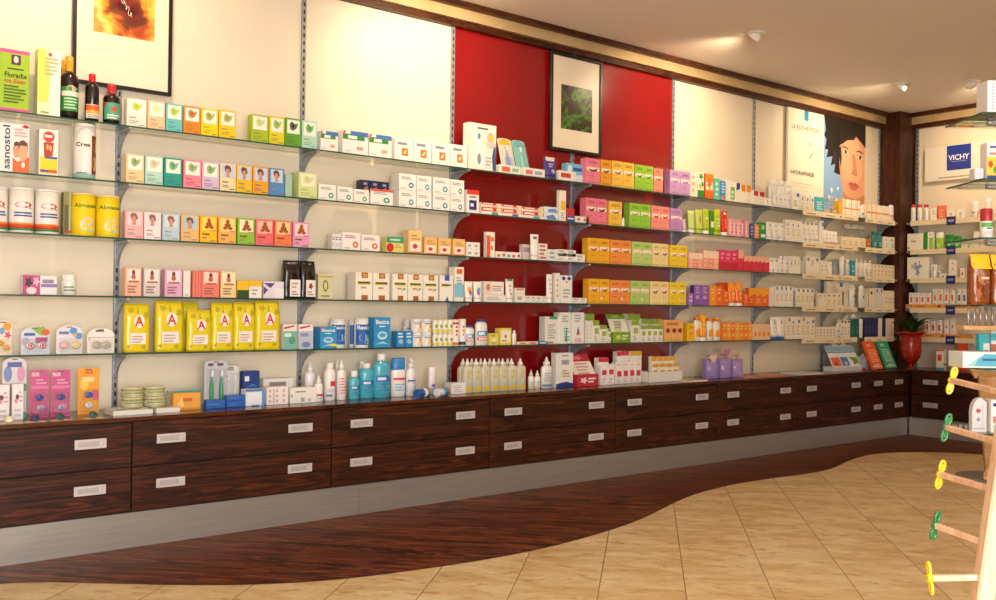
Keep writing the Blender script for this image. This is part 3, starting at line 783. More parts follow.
def I(kind, x0, x1, yt, desc, cat, col, deco='', n=1, d=.05, o=0, z=0, lean=0, rot=0, dep=None, gap=.0012, back=0, **k):
    """n articles side by side whose fronts span x0..x1 and whose tops reach yt; o = set back from the front row;
    z = lifted (stands on a neighbour); back = how many more stand right behind each"""
    dp = (dep if dep is not None else CUR['dep'])
    if CUR['fr'] == 'L' and CUR['lv'] == 5: dp *= .72
    dp -= o; zb = CUR['z']+z+.0004
    sa = solve_s(x0, dp, zb); sb = solve_s(x1, dp, zb); w = (sb-sa)/n
    h = solve_z(yt, (sa+sb)/2, dp)-zb
    h = max(h, .008)
    if lean: h /= math.cos(lean)
    col = col if isinstance(col, (list, tuple)) else [col]
    out = []
    for i in range(n):
        for bk in range(back+1):
            kk = dict(k); c = col[i % len(col)]
            dd = min(d, w*.98) if kind in 'bk' and 'sy' not in k else d
            hh = h*(1 if n == 1 or 'even' in k else 1+random.uniform(-.015, .015)); kk.pop('even', 0)
            if kind == 'g': kk['seed'] = i*7+int(x0)
            dc = deco[i % len(deco)] if isinstance(deco, (list, tuple)) else deco
            ob = KIND[kind](w-gap, hh, dd, c, dc, **kk)
            s = sa+w*(i+.5); cd = dp-dd/2-bk*(dd+.001)
            if lean:
                cd = dp-dd/2-math.sin(abs(lean))*0
            if kind in 'po' : cd = dp-.02 if not lean else dp-.02
            loc = world(s, cd, zb)
            ob.location = loc; ob.rotation_euler = (0 if not lean else -lean, 0, rot+(0 if CUR['fr'] == 'L' else -pi/2))
            if lean: ob.location.z += dd/2*math.sin(lean)
            if kind == 'c':
                fx = bayof(s) if CUR['fr'] == 'L' else 9
                ob.name = 'tea_carton' if cat == 'tea box' else 'toothpaste_carton' if 'toothpaste' in cat else 'carton' if fx < 5 else 'cosmetic_carton'
            ITEMS.append((ob, desc, cat, CUR['fr'], CUR['lv'], s, cd)); out.append(ob)
    return out
def own(ob, desc, cat, fr='L', lv=5, s=None): ITEMS.append((ob, desc, cat, fr, lv, s if s is not None else ob.location.x, .2)); return ob
ORD = ['', 'first', 'second', 'third', 'fourth', 'fifth', 'sixth', 'seventh', 'eighth', 'ninth', 'tenth', 'eleventh', 'twelfth', 'thirteenth', 'fourteenth']
def bayof(s): return sum(1 for p in POST if s > p)
def label_all():
    gr = {}
    for it in ITEMS:
        ob, desc, cat, fr, lv, s, cd = it
        bay = bayof(s) if fr == 'L' else 9
        gr.setdefault((fr, lv, bay, desc), []).append(it)
    cg = {}
    for it in ITEMS: cg[(it[3], it[4], it[2])] = cg.get((it[3], it[4], it[2]), 0)+1
    for (fr, lv, bay, desc), l in gr.items():
        where = 'on the worktop' if lv == 5 else 'on the %s shelf' % LV[lv]
        bn = 'right wall' if fr == 'R' else BAYS[bay] if lv != 5 else ['far left', 'below tea cartons', 'left of red panels', 'left red bay', 'right red bay', 'right of red', 'below poster', 'near corner'][bay]
        if lv == 5 and fr == 'R': bn = 'right wall'
        l.sort(key=lambda t: (round(t[5], 4), -t[6]))
        for i, it in enumerate(l):
            lab = '%s, %s' % (desc, where.replace('on the', '').strip() if len(l) > 1 else where)
            if len(l) > 1: lab = '%s, %s from left, %s' % (desc, ORD[i+1], where.replace('on the ', ''))
            lab += ', '+bn
            if len(lab.split()) > 16: lab = lab.replace(', on the ', ', ')
            if len(lab.split()) > 16: lab = lab.replace(' bay', '') if 'second bay' not in lab and 'third bay' not in lab else lab
            nw = len(lab.split())
            if nw > 16: print('LONG', nw, lab)
            ob = it[0]; ob['label'] = lab; ob['category'] = it[2]
            if cg[(fr, lv, it[2])] > 1: ob['group'] = '%s %s%s' % (plural(it[2]), 'on the worktop' if lv == 5 else 'on the %s shelf' % LV[lv], ' of the right wall' if fr == 'R' else '')
def plural(c): return c+'es' if c.endswith(('s', 'x', 'sh')) else c+'s'

# printing presets
def lt(c, k=.35):
    return ''.join('%02x' % int(int(c[i:i+2], 16)*(1-k)+255*k) for i in (0, 2, 4))
def TEA(pl, dk, win='fbf6ea'):
    dk = lt(dk, .2)
    return 'r .1,.46,.9,.94,%s;p %s,.3,.6,.5,.56,.7,.66,.8,.84,.55,.8,.4,.9,.24,.78;f .34,.62,.62,.86,%s;l .12,.3,.5,.35,1,%s;l .12,.12,.62,.22,2,%s;r .6,.06,.9,.1,%s' % (win, lt(pl, .3), pl, dk, dk, dk)
def FACE(bg, dk, hair='6b4136'): return 'r .1,.48,.9,.95,%s;p %s,.26,.86,.4,.94,.62,.9,.7,.74,.6,.66,.32,.7;e .34,.6,.6,.82,c9907a;p c9907a,.36,.5,.6,.5,.56,.64,.4,.64;l .12,.3,.5,.35,1,%s;l .12,.14,.6,.22,2,%s;r .58,.06,.9,.1,%s' % (bg, hair, lt(dk, .3), lt(dk, .3), lt(dk, .3))
def BEAR(pl, dk, win): return 'r .1,.46,.9,.94,%s;e .4,.74,.62,.92,%s;e .32,.6,.7,.78,%s;e .24,.52,.5,.64,%s;e .52,.52,.8,.64,%s;r .62,.44,.92,.48,d8409a;l .12,.28,.6,.34,1,%s;l .12,.14,.5,.2,1,%s;r .58,.05,.9,.09,%s' % (win, pl, pl, pl, pl, dk, lt(dk, .3), lt(dk, .3))
def DUO(c1, dk, n=2): # wide tea carton made of two printed faces
    o = 'r .495,0,.505,1,%s' % dk
    for i in range(n):
        a = i/n; b = 1/n
        o += ';r %.3f,.52,%.3f,.66,fbf0dc;p %s,%.3f,.6,%.3f,.49,%.3f,.5,%.3f,.64,%.3f,.56;l %.3f,.8,%.3f,.88,2,%s;r %.3f,.3,%.3f,.32,%s;r %.3f,.06,%.3f,.08,%s' % (a+.06*b, a+.94*b, c1, a+.12*b, a+.4*b, a+.7*b, a+.88*b, a+.5*b, a+.2*b, a+.8*b, dk, a+.2*b, a+.6*b, dk, a+.15*b, a+.85*b, dk)
    return o
def SEAL(c, dk='8b8f98'): return 'l .12,.68,.8,.82,2,%s;e .56,.14,.86,.5,%s;e .64,.24,.78,.4,f6f6f4;r .1,.1,.4,.13,c04a50' % (dk, c)
BLK = 'l .12,.62,.85,.8,2,4a4a52;l .12,.2,.7,.4,2,a9a9b0'

# ------------------------------------------------------------------ TOP SHELF
level('L', 0)
I('c', -1, 29, 50, 'large green carton with pink edges and portrait', 'box', '9fc41f', 'r 0,.94,1,1,e0559a;r 0,0,1,.05,e0559a;r .38,.76,.7,.92,5b2a3a;e .46,.79,.62,.9,f0e4d8;l .25,.68,.8,.70,1,2b3a14;t .16,.55,.92,.63,171a10,Floradix;t .16,.46,.86,.53,d12a3a,mit Eisen;l .14,.14,.9,.42,6,4f6a14', d=.09)
I('c', 37, 60, 50, 'tall pale yellow carton beside the dark bottles', 'box', 'f3ecc0', 'p f0df6a,0,.2,0,1,.35,1,.55,.6,.45,.2;r .55,0,1,1,f6f2e4;e .45,.9,.62,.96,d8413a;l .3,.62,.9,.88,5,c0b07a;l .15,.04,.5,.06,1,9a8a50', d=.06)
B1 = I('b', 61.5, 80.5, 55, 'tall dark bottle with gold neck and green label', 'bottle', '1e0f0b', 'r .05,.16,.95,.8,2f8f45;e .3,.66,.7,.84,e8b7a8;r .08,.55,.92,.68,efe0d2;l .2,.22,.8,.5,4,bfe0b8', cap='d8a52a', ch=.24, neck=.36, d=.08, capname='gold_neck_cap')
B2 = I('b', 58.5, 74, 59, 'second gold necked dark bottle hidden behind the first', 'bottle', '1e0f0b', '', cap='d8a52a', ch=.24, neck=.36, d=.07, o=.085)
I('b', 86.5, 100.5, 73, 'slim black bottle, red cap and orange label', 'bottle', '1a0d0c', 'r .03,.05,.97,.48,f0e6da;r .03,.3,.97,.46,e8622a;r .1,.2,.9,.3,f0b03a;l .2,.08,.8,.16,2,9a8a7a', cap='d3222a', ch=.17, neck=.42, d=.06)
I('b', 105, 122, 83, 'squat black bottle, red cap and teal label', 'bottle', '1a0d0c', 'r .03,.12,.97,.82,57a58a;p c83a2a,.03,.7,.2,.76,.2,.84,.03,.84;p c83a2a,.97,.7,.8,.76,.8,.84,.97,.84;f .3,.42,.72,.68,e0552a;l .2,.16,.8,.32,2,e8f0e6', cap='d3222a', ch=.24, neck=.42, d=.07)
for a, b, y, c, pl, dk, nm in [(126.5, 146.5, 99, 'f0e9dc', 'b5c930', '9a958a', 'off white tea carton with yellow green flower'), (147.5, 165, 101, 'f4c9a0', 'e6dca0', 'b98d6c', 'peach tea carton with faint flower'),
        (165.8, 182.5, 104, '6cc6c6', '9cc62a', '2f8f90', 'turquoise tea carton with green fruit'), (183.3, 200.5, 106.5, 'f08a1e', 'b5651e', 'a35a10', 'orange tea carton with brown root print'),
        (201, 218, 109, 'f5d90e', '9a9a2a', 'a8930a', 'bright yellow tea carton with green plant'), (219, 236, 110.5, 'f5cf1a', '9a9a2a', 'a8890a', 'golden yellow tea carton with small blossoms'),
        (251, 268.5, 115, 'a9c42c', 'c2d07a', '6c8516', 'lime green tea carton with pale print'), (269.2, 284.5, 116.8, 'dfd52a', '7fb02a', '958c10', 'yellow green tea carton with leaf print'),
        (285.2, 301, 118.5, '5fa32a', '20301a', '2f6a14', 'mid green tea carton with dark leaf print'), (301.8, 317, 121, 'b4dcc9', '3f9a3a', '6fa08c', 'mint tea carton with green sprig')]:
    I('c', a, b, y, nm, 'tea box', c, TEA(pl, dk), d=.045)
FR = 'r 0,.62,.86,.86,3f8f3a;r .3,.8,1,1,4a78c0;l .2,.66,.75,.8,1,e8f4e0;p d03a30,0,.7,.12,.98,.02,.98;l .55,.2,.8,.34,1,d8a090;r .1,.1,.3,.14,c8c8c8'
I('c', 320.5, 338, 131.5, 'small white carton with green and blue band', 'box', 'f4f0ec', FR, d=.05)
I('c', 342.5, 368, 131.5, 'wide white carton, green and blue band', 'box', 'f4f0ec', FR, d=.05, back=1)
I('c', 369, 391.5, 135, 'wide white carton, green and blue band', 'box', 'f4f0ec', FR, d=.05)
OS = 'l .15,.72,.8,.84,1,8c8c98;r .38,.22,.72,.58,e87a1a;p f8e8d0,.46,.3,.6,.34,.64,.52,.5,.42;l .1,.1,.3,.13,1,cccccc'
for a, b, y in [(394.5, 413, 139), (413.5, 431.5, 140.5), (432.3, 450, 143), (450.5, 467, 145)]:
    I('c', a, b, y, 'white carton with orange square', 'box', 'f7f3ee', OS, d=.1)
# left red bay, top
I('c', 468.5, 496, 124, 'large white carton picturing an electric toothbrush', 'box', 'ece8de', 'l .3,.88,.8,.92,1,5a5a60;p f9f9f7,.3,.06,.2,.2,.22,.4,.3,.55,.28,.78,.36,.8,.4,.55,.52,.4,.56,.2,.5,.06;e .3,.66,.42,.8,5a8ec0;e .65,.6,.93,.84,b8b4ac;e .7,.64,.9,.8,e8c05a;p 3f5a86,.88,.02,.84,.3,.92,.62,.97,.6,1,.02;e .3,.12,.44,.36,8a9098;e .62,.5,.98,.64,c8c8c8;l .6,.12,.82,.3,3,b8bcc0', d=.06, o=.0, dep=.165)
I('c', 499.5, 520.5, 165.5, 'flat white and pale green carton lying down', 'box', 'e9efe2', 'r .1,.2,.5,.8,d66a5a;r .6,.3,.9,.7,8fb8a0', d=.05)
I('o', 505, 519, 137, 'leaning blister pack with blue white toothbrush', 'blister pack', 'f0ead8', 'r .1,.82,.9,.96,f0b52a;r .3,.1,.9,.5,b9c6e0', d=.02, o=.05, lean=.28, br=('7a8fd0',))
I('o', 520, 533, 139, 'leaning turquoise blister pack with toothbrush', 'blister pack', '8fd0cc', 'r .1,.8,.9,.95,6fb8bc;e .4,.12,.9,.3,d8705a', d=.02, o=.05, lean=.3, br=('8fd8d4',))
I('c', 524, 545, 168.5, 'flat white carton lying behind purple pack', 'box', 'f2eee8', 'r .08,.25,.4,.75,d8786a;l .5,.3,.9,.7,1,9aa8c0', d=.05)
I('t', 544.5, 557, 157, 'purple and white tube standing on its cap', 'tube', '453a86', 'r .0,.78,1,1,f0e0c8;l .2,.45,.8,.65,2,c8c0e8;e .4,.12,.8,.35,b8b0d8', cap='3a3070', d=.03)
I('c', 559, 576, 171, 'small red and white carton lying in front', 'box', 'f4ece6', 'l .1,.3,.85,.75,1,c8463a', d=.03, even=1, dep=.18)
I('c', 566.5, 584.5, 164, 'light blue carton with white globe print', 'box', '7fc4e8', 'e .06,.55,.3,.9,e8f4fa;l .35,.62,.9,.8,1,2f5fa8;p e8f4fb,.35,.1,1,.05,1,.45,.5,.4', d=.05, o=.035)
for a, b, y, c, c1, dk, nm, n in [(585.8, 600, 158.5, 'ee86a0', '6b2430', 'b84e6c', 'pink tea carton with dark red band', 1), (600.8, 610.8, 160, 'eda128', '7a3a18', 'b06a10', 'narrow orange tea carton with brown print', 1),
        (612, 634, 162, 'efc54f', 'c0702a', 'b58a24', 'double width yellow tea carton', 2), (634.8, 653, 165.5, '9acb3c', '5f8a2a', '5f962a', 'double width green tea carton', 2), (653.8, 663, 168.5, 'f0957e', 'c8402a', 'c06048', 'narrow salmon tea carton', 1)]:
    I('c', a, b, y, nm, 'tea box', c, DUO(c1, dk, n), d=.055)
I('c', 669.8, 690, 171, 'double width lilac tea carton', 'tea box', 'c79ad0', DUO('b06ab8', '9668a8', 2), d=.055)
I('c', 690.5, 697, 172, 'pale cream carton beside lilac carton', 'box', 'f5e8d4', 'l .2,.2,.7,.85,3,e8a8a0', d=.045)
I('c', 697.7, 704, 172.5, 'green and white carton with tree pattern', 'box', 'f0edd8', 'r 0,0,1,.3,2a8a30;f .1,.7,.9,.98,2a8a30;f .1,.34,.6,.6,c8c02a;f .5,.4,.95,.68,2a8a30', d=.04)
I('c', 705, 713.5, 174, 'tall orange carton with red side', 'box', 'ef8a1c', 'r .1,.36,.9,.66,f8ecd0;f .2,.36,.8,.9,e06a10;r 0,0,1,.3,e8681a', d=.05, side='b8281c')
I('c', 714.3, 720, 178.5, 'slim turquoise carton', 'box', '63c8b4', 'l .2,.2,.7,.8,3,e0f4ec', d=.04)
I('c', 720.6, 725.5, 181, 'slim blue carton with yellow fruit', 'box', '3f8fcc', 'e .1,.05,.9,.26,f0c03a;e .3,.1,.95,.22,d83a2a;l .2,.4,.8,.9,4,d8ecf8', d=.04)
I('c', 727.6, 735, 180.5, 'white carton with green label panel', 'box', 'f4f0e0', 'r .4,.1,.95,.7,86b86a;l .5,.2,.85,.5,2,eef6e0', d=.04)
I('c', 735.4, 740, 183, 'white carton with dark blue corner', 'box', 'f4efe4', 'p 2a3a8c,.2,.6,1,.72,1,1,.2,1', d=.04)
I('c', 740.6, 751, 184.5, 'white carton with orange corner', 'box', 'f6efe2', 'p ee8a1c,.1,.64,.9,.6,1,.98,.1,.98', n=2, d=.04)
I('c', 752.5, 764.4, 191, 'white carton with red corner', 'box', 'f6efe4', 'p d0202a,.2,.66,.9,.6,1,.98,.2,.98', n=2, d=.04)
WT = 'e .3,.5,.7,.62,2a68b8;l .3,.2,.6,.4,3,b8b8b8'
I('t', 765, 773.5, 198, 'slim white tube with blue dot', 'tube', 'f4f1ea', WT, n=2, d=.02)
I('b', 771.5, 793.5, 179, 'tall pale bottle with big round cap behind', 'bottle', 'f0efe9', 'l .2,.3,.7,.7,3,c8ccd0', n=3, d=.05, top='round', o=.055, cap='ecece8')
I('t', 774, 791, 194, 'slim white tube with blue dot', 'tube', 'f4f1ea', WT, n=4, d=.02)
I('c', 792, 799.5, 191, 'tall white carton with blue corner at left of rail', 'box', 'f3efe6', 'r .6,.7,.95,.9,3a78c0;l .2,.2,.8,.5,3,c0c0c0', d=.04)
I('c', 800, 814.6, 195, 'short white carton with blue dot', 'box', 'f3ece0', 'e .4,.6,.7,.85,2f6fc0;e .3,.42,.6,.52,c9a040;l .2,.1,.7,.36,3,a8a49c', n=3, d=.035, gap=.012)
I('c', 815, 824, 197, 'turquoise carton with white panel lines', 'box', '46b4cc', 'l .2,.2,.85,.7,4,c8ecf4', d=.04)
I('b', 825, 838, 197, 'clear bottle with white spray top', 'bottle', 'ffffff', 'r .2,.1,.8,.3,e8b890', n=2, d=.04, glass=1, top='spray', cap='eef2f4')
I('c', 839, 842, 201, 'slim yellow carton', 'box', 'f2b41c', '', d=.06)
YB = 'r 0,.42,1,.5,f0901a;r .44,0,.56,1,f0a82a;l .1,.6,.4,.9,3,d8c8b0'
I('c', 842.4, 860, 200, 'white carton with yellow ribbon print', 'box', 'f6f0e2', YB, n=3, d=.05, side='eeb02a')
I('b', 861.8, 865.5, 205, 'small white spray bottle between striped cartons', 'bottle', 'f4f2ec', 'l .2,.3,.8,.5,1,6a90c0', d=.03, top='round')
I('c', 866.3, 881, 204.5, 'white carton with orange stripe and frame', 'box', 'f6ecd8', 'r 0,.4,1,.5,ee7a1c;r 0,0,.12,1,f0a030', n=3, d=.04)
I('c', 882, 889.6, 206, 'white carton, orange stripe', 'box', 'f4ecdc', 'r 0,.4,1,.5,ee8a2a', n=2, d=.04)
I('b', 890.4, 895, 204.5, 'white bottle with orange band and round cap', 'bottle', 'f6f2ea', 'r 0,.36,1,.5,ee8a2a', d=.035, top='round')

# ------------------------------------------------------------------ SECOND SHELF
level('L', 1)
I('c', -1.5, 29, 123.5, 'white orange carton with two child faces', 'box', 'f3ece8', 'v .12,.06,.36,.95,24357c,sanostol;p e2692f,.45,0,1,0,1,.34,.62,.22,.45,.3;e .62,.24,.96,.62,e6ab84;e .46,.3,.68,.6,d99b76;p 6b3d26,.62,.46,.66,.64,.8,.68,.94,.62,.96,.44,.92,.56,.7,.56;p 5d3421,.46,.46,.5,.62,.62,.64,.68,.56,.5,.54;e .74,.1,.86,.22,f4efe6;l .5,.74,.92,.9,3,e5a4a8;e .76,.92,.98,.99,b52a3c', d=.06)
I('c', 38.5, 58, 129.5, 'white carton picturing a red and yellow syrup bottle', 'box', 'f4efe6', 'e .2,.72,.8,.96,d03a32;l .28,.82,.72,.88,1,f0e8e0;p b8402a,.26,.4,.7,.42,.76,.72,.24,.72;e .36,.55,.5,.68,e8b070;e .52,.53,.66,.66,e8b070;r .06,.04,.94,.4,f0d81e;r .3,.36,.95,.41,4a5cae;r .06,.06,.94,.12,d4503a;r .1,.07,.5,.11,3a5aae', d=.05)
I('k', 75.5, 98, 123.5, 'tall white canister with tan picture strip', 'canister', 'efe9ea', 't .12,.62,.6,.7,3a3438,Crea;r .66,.1,.95,.84,7a3a16;e .68,.5,.93,.78,e0a050;e .68,.16,.9,.44,d8a878;l .15,.1,.5,.12,1,6a8a8a', bands=[(0, .09, '8fbdb0')], lid='e8e4e0', d=.1, lh=.06)
for a, b, y, c, pl, dk, nm in [(126, 144, 154, 'f0d3a0', '7f9a4a', 'a98a5a', 'beige tea carton with green twig'), (145, 163, 156, 'b7dcd0', 'c9c08a', '6fa398', 'pale mint tea carton with faint plant'),
        (164, 182, 158, '17a090', '4f9a62', '0c5f58', 'deep teal tea carton'), (183.3, 201.5, 160, 'f08aa0', '7fa45a', 'b8405c', 'rose pink tea carton with green leaves'), (202, 219, 162, 'd9bfdf', '6f9a4a', '8c6c9c', 'lilac tea carton with green sprig')]:
    I('c', a, b, y, nm, 'tea box', c, TEA(pl, dk), d=.045)
for a, b, y, c, nm in [(220, 235.8, 163.5, 'f3dfae', 'cream tea carton with portrait photo'), (236.4, 252, 165.5, 'f2c21e', 'yellow tea carton with portrait photo'), (252.6, 268.5, 167, 'f0a41c', 'amber tea carton with portrait photo'), (269, 284, 168.5, '4f8fd0', 'blue tea carton with portrait photo')]:
    I('c', a, b, y, nm, 'tea box', c, FACE('c9d4ea', '5a5348'), d=.045)
I('c', 285, 292, 174, 'pale teal carton set back in the row', 'tea box', 'a7ccbf', '', d=.045, o=.02)
I('c', 298.5, 317, 172.5, 'pale green tea carton with deep side', 'tea box', 'd3e09a', TEA('c8d080', 'a3ad60', 'eef0cf'), d=.1)
I('c', 318.5, 336, 184.5, 'white carton with green seal', 'box', 'f4efea', SEAL('3f9a86'), d=.06)
I('c', 337.5, 353, 187, 'white carton with green seal', 'box', 'f4efea', SEAL('3f9a86'), d=.06)
I('c', 353.8, 369, 189.5, 'white carton with green seal', 'box', 'f4efea', SEAL('3f9a86'), d=.06)
I('c', 370.5, 393, 189.5, 'white carton with green seal and red top', 'box', 'f4efea', SEAL('3f9a86')+';r 0,.86,1,1,d8584a', d=.06)
I('c', 360.5, 389, 181, 'glossy dark blue copper carton on white ones', 'box', '1d2446', 'l .3,.6,.8,.8,1,8a98c8;p b5673a,.3,.1,.9,.1,.7,.5,.4,.4', n=3, d=.05, z=.064, o=.004, even=1)
hh = .0835
for a, b, y in [(399, 416, 174), (416.6, 431.5, 176), (433, 450, 178), (450.6, 464.2, 180)]:
    lo = I('c', a, b, y+16.5, 'white carton with seal, lower of two stacked', 'box', 'f4efec', SEAL('4a9aa0' if a < 430 else '5a8ab0'), d=.045, back=1 if a < 410 else 0)
    ht = max(v[2] for v in lo[0].bound_box)+.0008
    I('c', a, b, y, 'white carton with seal, upper of two stacked', 'box', 'f4efec', SEAL('3f6fb0' if a < 410 else '4a9aa0'), d=.045, z=ht, back=1 if a < 410 else 0)
I('c', 466.5, 479, 190, 'white carton with red top and dark blue square', 'box', 'f3efec', 'r 0,.8,1,1,dc3a2c;r .2,.14,.8,.56,2a2a7c;l .3,.28,.7,.42,1,e8e8f4;l .2,.66,.8,.74,1,8a8a90', d=.05)
TP = 'r 0,.45,1,1,d63a30;l .08,.6,.6,.85,1,f6ecdc;r .72,.5,.96,.95,efe0b8;r .5,.06,.8,.36,%s'
for i, (a, b, y) in enumerate([(481.5, 502, 203), (502.3, 522, 205), (522.5, 544, 207.5)]):
    lo = I('c', a, b, y+4.4, 'red and white toothpaste carton, lower one', 'toothpaste box', 'f4ece4', TP % ('4aa08a', '5a6ab0', '5aa8c8')[i], d=.05)
    I('c', a, b, y, 'red and white toothpaste carton, upper one', 'toothpaste box', 'f4ece4', TP % 'c8c8d0', d=.045, z=max(v[2] for v in lo[0].bound_box)+.0008, o=.004)
lo = I('c', 544.5, 558.5, 213, 'blue and white carton lying flat, lower', 'box', 'dfe8f2', 'p 5a8ac8,.2,.1,.9,.1,.6,.8,.1,.5', d=.05)
I('c', 544.5, 558, 207, 'blue and white carton lying flat, upper', 'box', 'e6edf4', 'p 6a9ad0,.3,.1,1,.1,.8,.8,.2,.5', d=.05, z=max(v[2] for v in lo[0].bound_box)+.0008)
I('c', 559.3, 566, 190.5, 'tall slim cream carton with yellow panel', 'box', 'f4ecdc', 'r .2,.36,.9,.66,f0c83a;l .2,.1,.8,.28,3,a8b0c0', d=.03)
I('c', 567, 574.6, 208.5, 'small carton, red over blue', 'box', 'c83a3a', 'r 0,0,1,.45,3a5ab0;r .1,.2,.9,.3,f0f0f0', d=.04)
I('c', 575.5, 589, 216.5, 'small flat white carton lying down', 'box', 'f2ece6', 'l .2,.3,.8,.7,1,c87a6a', n=2, d=.04)
I('c', 585.8, 606.6, 198.5, 'pink tea carton pair with dark red band', 'tea box', 'ee7c96', DUO('5c1c24', 'b84e6c'), d=.06)
I('c', 609, 622, 201.5, 'yellow tea carton with tan print', 'tea box', 'eec04a', DUO('b87a30', 'b58a24', 1), d=.06)
I('b', 622.8, 625, 217, 'tiny white sample bottle', 'bottle', 'f4f4ee', '', d=.016, dep=.178, top='drop')
I('c', 629.5, 650.4, 204, 'lime green tea carton pair', 'tea box', '8fcb3c', DUO('a0b050', '5f962a'), d=.06)
I('c', 651.3, 669.4, 206.5, 'salmon tea carton pair with red blossoms', 'tea box', 'f0938a', DUO('d0303a', 'c06058'), d=.06)
I('c', 670.2, 682, 208.5, 'lilac tea carton with rose print', 'tea box', 'bd8cc8', DUO('c878b8', '9668a8', 1), d=.06)
I('t', 683, 686.5, 219, 'tiny pale lilac tube', 'tube', 'd4b8d8', '', d=.016)
I('t', 688.5, 695.2, 210.5, 'tube, white cap and pale green body', 'tube', 'c3dd7a', 'p f2f4d8,.1,.6,.9,.4,.9,.9,.1,.9', d=.02)
I('t', 696, 703, 209.5, 'pale green tube with leaf swirl', 'tube', 'c4d660', 'f .2,.3,.8,.7,8aa82a;e .3,.3,.6,.5,d88a70', cap='b8cc3a', d=.02)
I('t', 703.4, 709.6, 208.5, 'yellow green tube with white cap', 'tube', 'b0c828', 'r .2,.5,.8,.6,f0f4d8', d=.02)
I('c', 710, 714, 211, 'dark green slim carton with white window', 'box', '4c8a1c', 'r .2,.3,.9,.55,f0f4e4', d=.02)
I('t', 714.4, 721, 209.5, 'lime tube with yellow shoulder', 'tube', 'a8cc1e', 'r 0,.75,1,1,d8d81e;l .2,.2,.8,.6,3,d8ec9a', cap='a0c41c', d=.02)
I('t', 721.6, 728, 211, 'red tube with white cap', 'tube', 'e02a20', 'e .2,.82,.8,.94,f4f0e8;l .3,.2,.7,.6,3,f09a80', d=.02)
PK = 'r .1,.1,.5,.8,fbd9d4;l .55,.2,.9,.7,3,c8507a'
I('c', 729, 749, 219.5, 'slim pale pink carton', 'box', ['f4a8b4', 'f0a0b0', 'f4b0b4', 'd978b0', 'f2b2ac'], PK, n=5, d=.03)
I('c', 750, 754.3, 223.5, 'slim navy blue carton', 'box', '3a55a0', 'l .2,.2,.8,.8,3,9ab0e0', d=.03)
I('c', 754.8, 759, 224.5, 'slim peach orange carton', 'box', 'f0935a', 'l .2,.2,.8,.8,3,f8d8b8', d=.03)
I('c', 759.6, 766, 222.5, 'bright green carton with leaf print', 'box', '1f9a44', 'f .2,.5,.8,.9,bfe8a8;r .2,.1,.9,.3,eef8e8', d=.04)
I('t', 766.8, 785, 222, 'white tube with blue spot', 'tube', 'f5f1e8', 'e .45,.7,.7,.82,2a68b8;l .3,.2,.6,.5,2,d0c8b8', n=3, d=.025, gap=.006)
I('c', 785.5, 801.5, 220.5, 'tall white carton with small blue mark', 'box', 'f3ede0', 'e .3,.72,.5,.84,2f6fc0;l .2,.3,.8,.6,3,cfc8bc', n=3, d=.03)
I('t', 802, 819, 222, 'white tube with grey cap top', 'tube', 'efeae2', 'r 0,.84,1,1,9aa0a6;l .2,.3,.8,.6,2,cfc8bc', n=4, d=.025)
I('c', 819.5, 823.6, 220.5, 'tall white carton, blue mark at upper corner', 'box', 'f3ede0', 'r .5,.76,.95,.92,2f6fc0', d=.03)
I('t', 824.2, 838, 231, 'slim white stick with orange foot', 'tube', 'f4efe6', 'l .3,.3,.7,.7,2,c0c8d8', n=4, cap='f08a2a', d=.018)
I('c', 841.5, 865.6, 237.5, 'short cream carton', 'box', 'f5e4c4', 'l .2,.2,.8,.6,2,d8b890', n=4, d=.04)
I('b', 846, 866, 223.5, 'clear bottle standing behind the cream cartons', 'bottle', 'e8e4dc', 'l .3,.2,.7,.7,2,b8b0a8', n=3, d=.04, glass=1, o=.06, top='round', cap='d8d4cc')
I('b', 866.4, 871.6, 236, 'round orange brown bottle', 'bottle', 'c9763a', 'e .3,.3,.7,.6,e8a868', d=.03, top='wide', cap='4a5a58')
I('b', 872.8, 883.4, 231.5, 'dark teal bottle', 'bottle', '2f7f84', 'l .3,.2,.7,.5,2,9ccaca', n=2, d=.03, top='cap', cap='3a7478', gap=.004)
I('c', 884, 896, 237, 'white carton at right end, blue mark', 'box', 'f2eadc', 'e .2,.7,.4,.84,2f6fc0;l .2,.2,.8,.5,3,c8c0b4', n=2, d=.04)

# ------------------------------------------------------------------ THIRD SHELF
level('L', 2)
CAN = 'e .24,.58,.76,.72,c8322a;l .3,.62,.7,.68,1,f4ece8;p 4a9a4a,.5,.52,.8,.56,.7,.6;l .22,.38,.8,.48,2,3a4a9a'
I('k', -16, 9.6, 186.5, 'white canister, red logo, cut by frame edge', 'canister', 'f0ece8', CAN, bands=[(.05, .1, '2f8a50'), (.1, .17, 'd8402c'), (.17, .22, 'ee8a3a')], d=.1, dep=.175)
I('k', 10.6, 36, 187.5, 'white canister, red logo, left of two whole', 'canister', 'f0ece8', CAN, bands=[(.05, .1, '2f8a50'), (.1, .17, 'd8402c'), (.17, .22, 'ee8a3a')], d=.1, dep=.175)
I('k', 37, 61.4, 189.5, 'white canister, red logo, right of two whole', 'canister', 'f0ece8', CAN, bands=[(.05, .1, '2f8a50'), (.1, .17, 'd8402c'), (.17, .22, 'ee8a3a')], d=.1, dep=.175)
I('c', 63, 73, 192, 'olive glassy carton pushed back between canisters', 'box', '8f8a5a', 'r .1,.1,.5,.7,5a5a34;r .6,0,.7,1,c8c48a;r 0,.06,1,.12,a83a2a', d=.05, o=.04)
ALM = 't .12,.7,.92,.8,3f7a2a,Almased;p 7fb43a,.05,.62,.95,.66,.95,.7,.5,.7;e .3,.14,.62,.4,f0e8b0;e .38,.18,.56,.34,f0d41c;e .5,.1,.8,.32,a8d0d0;e .56,.14,.74,.28,f0d41c;e .4,.26,.7,.46,e8d8c0;e .46,.3,.64,.42,f0d41c'
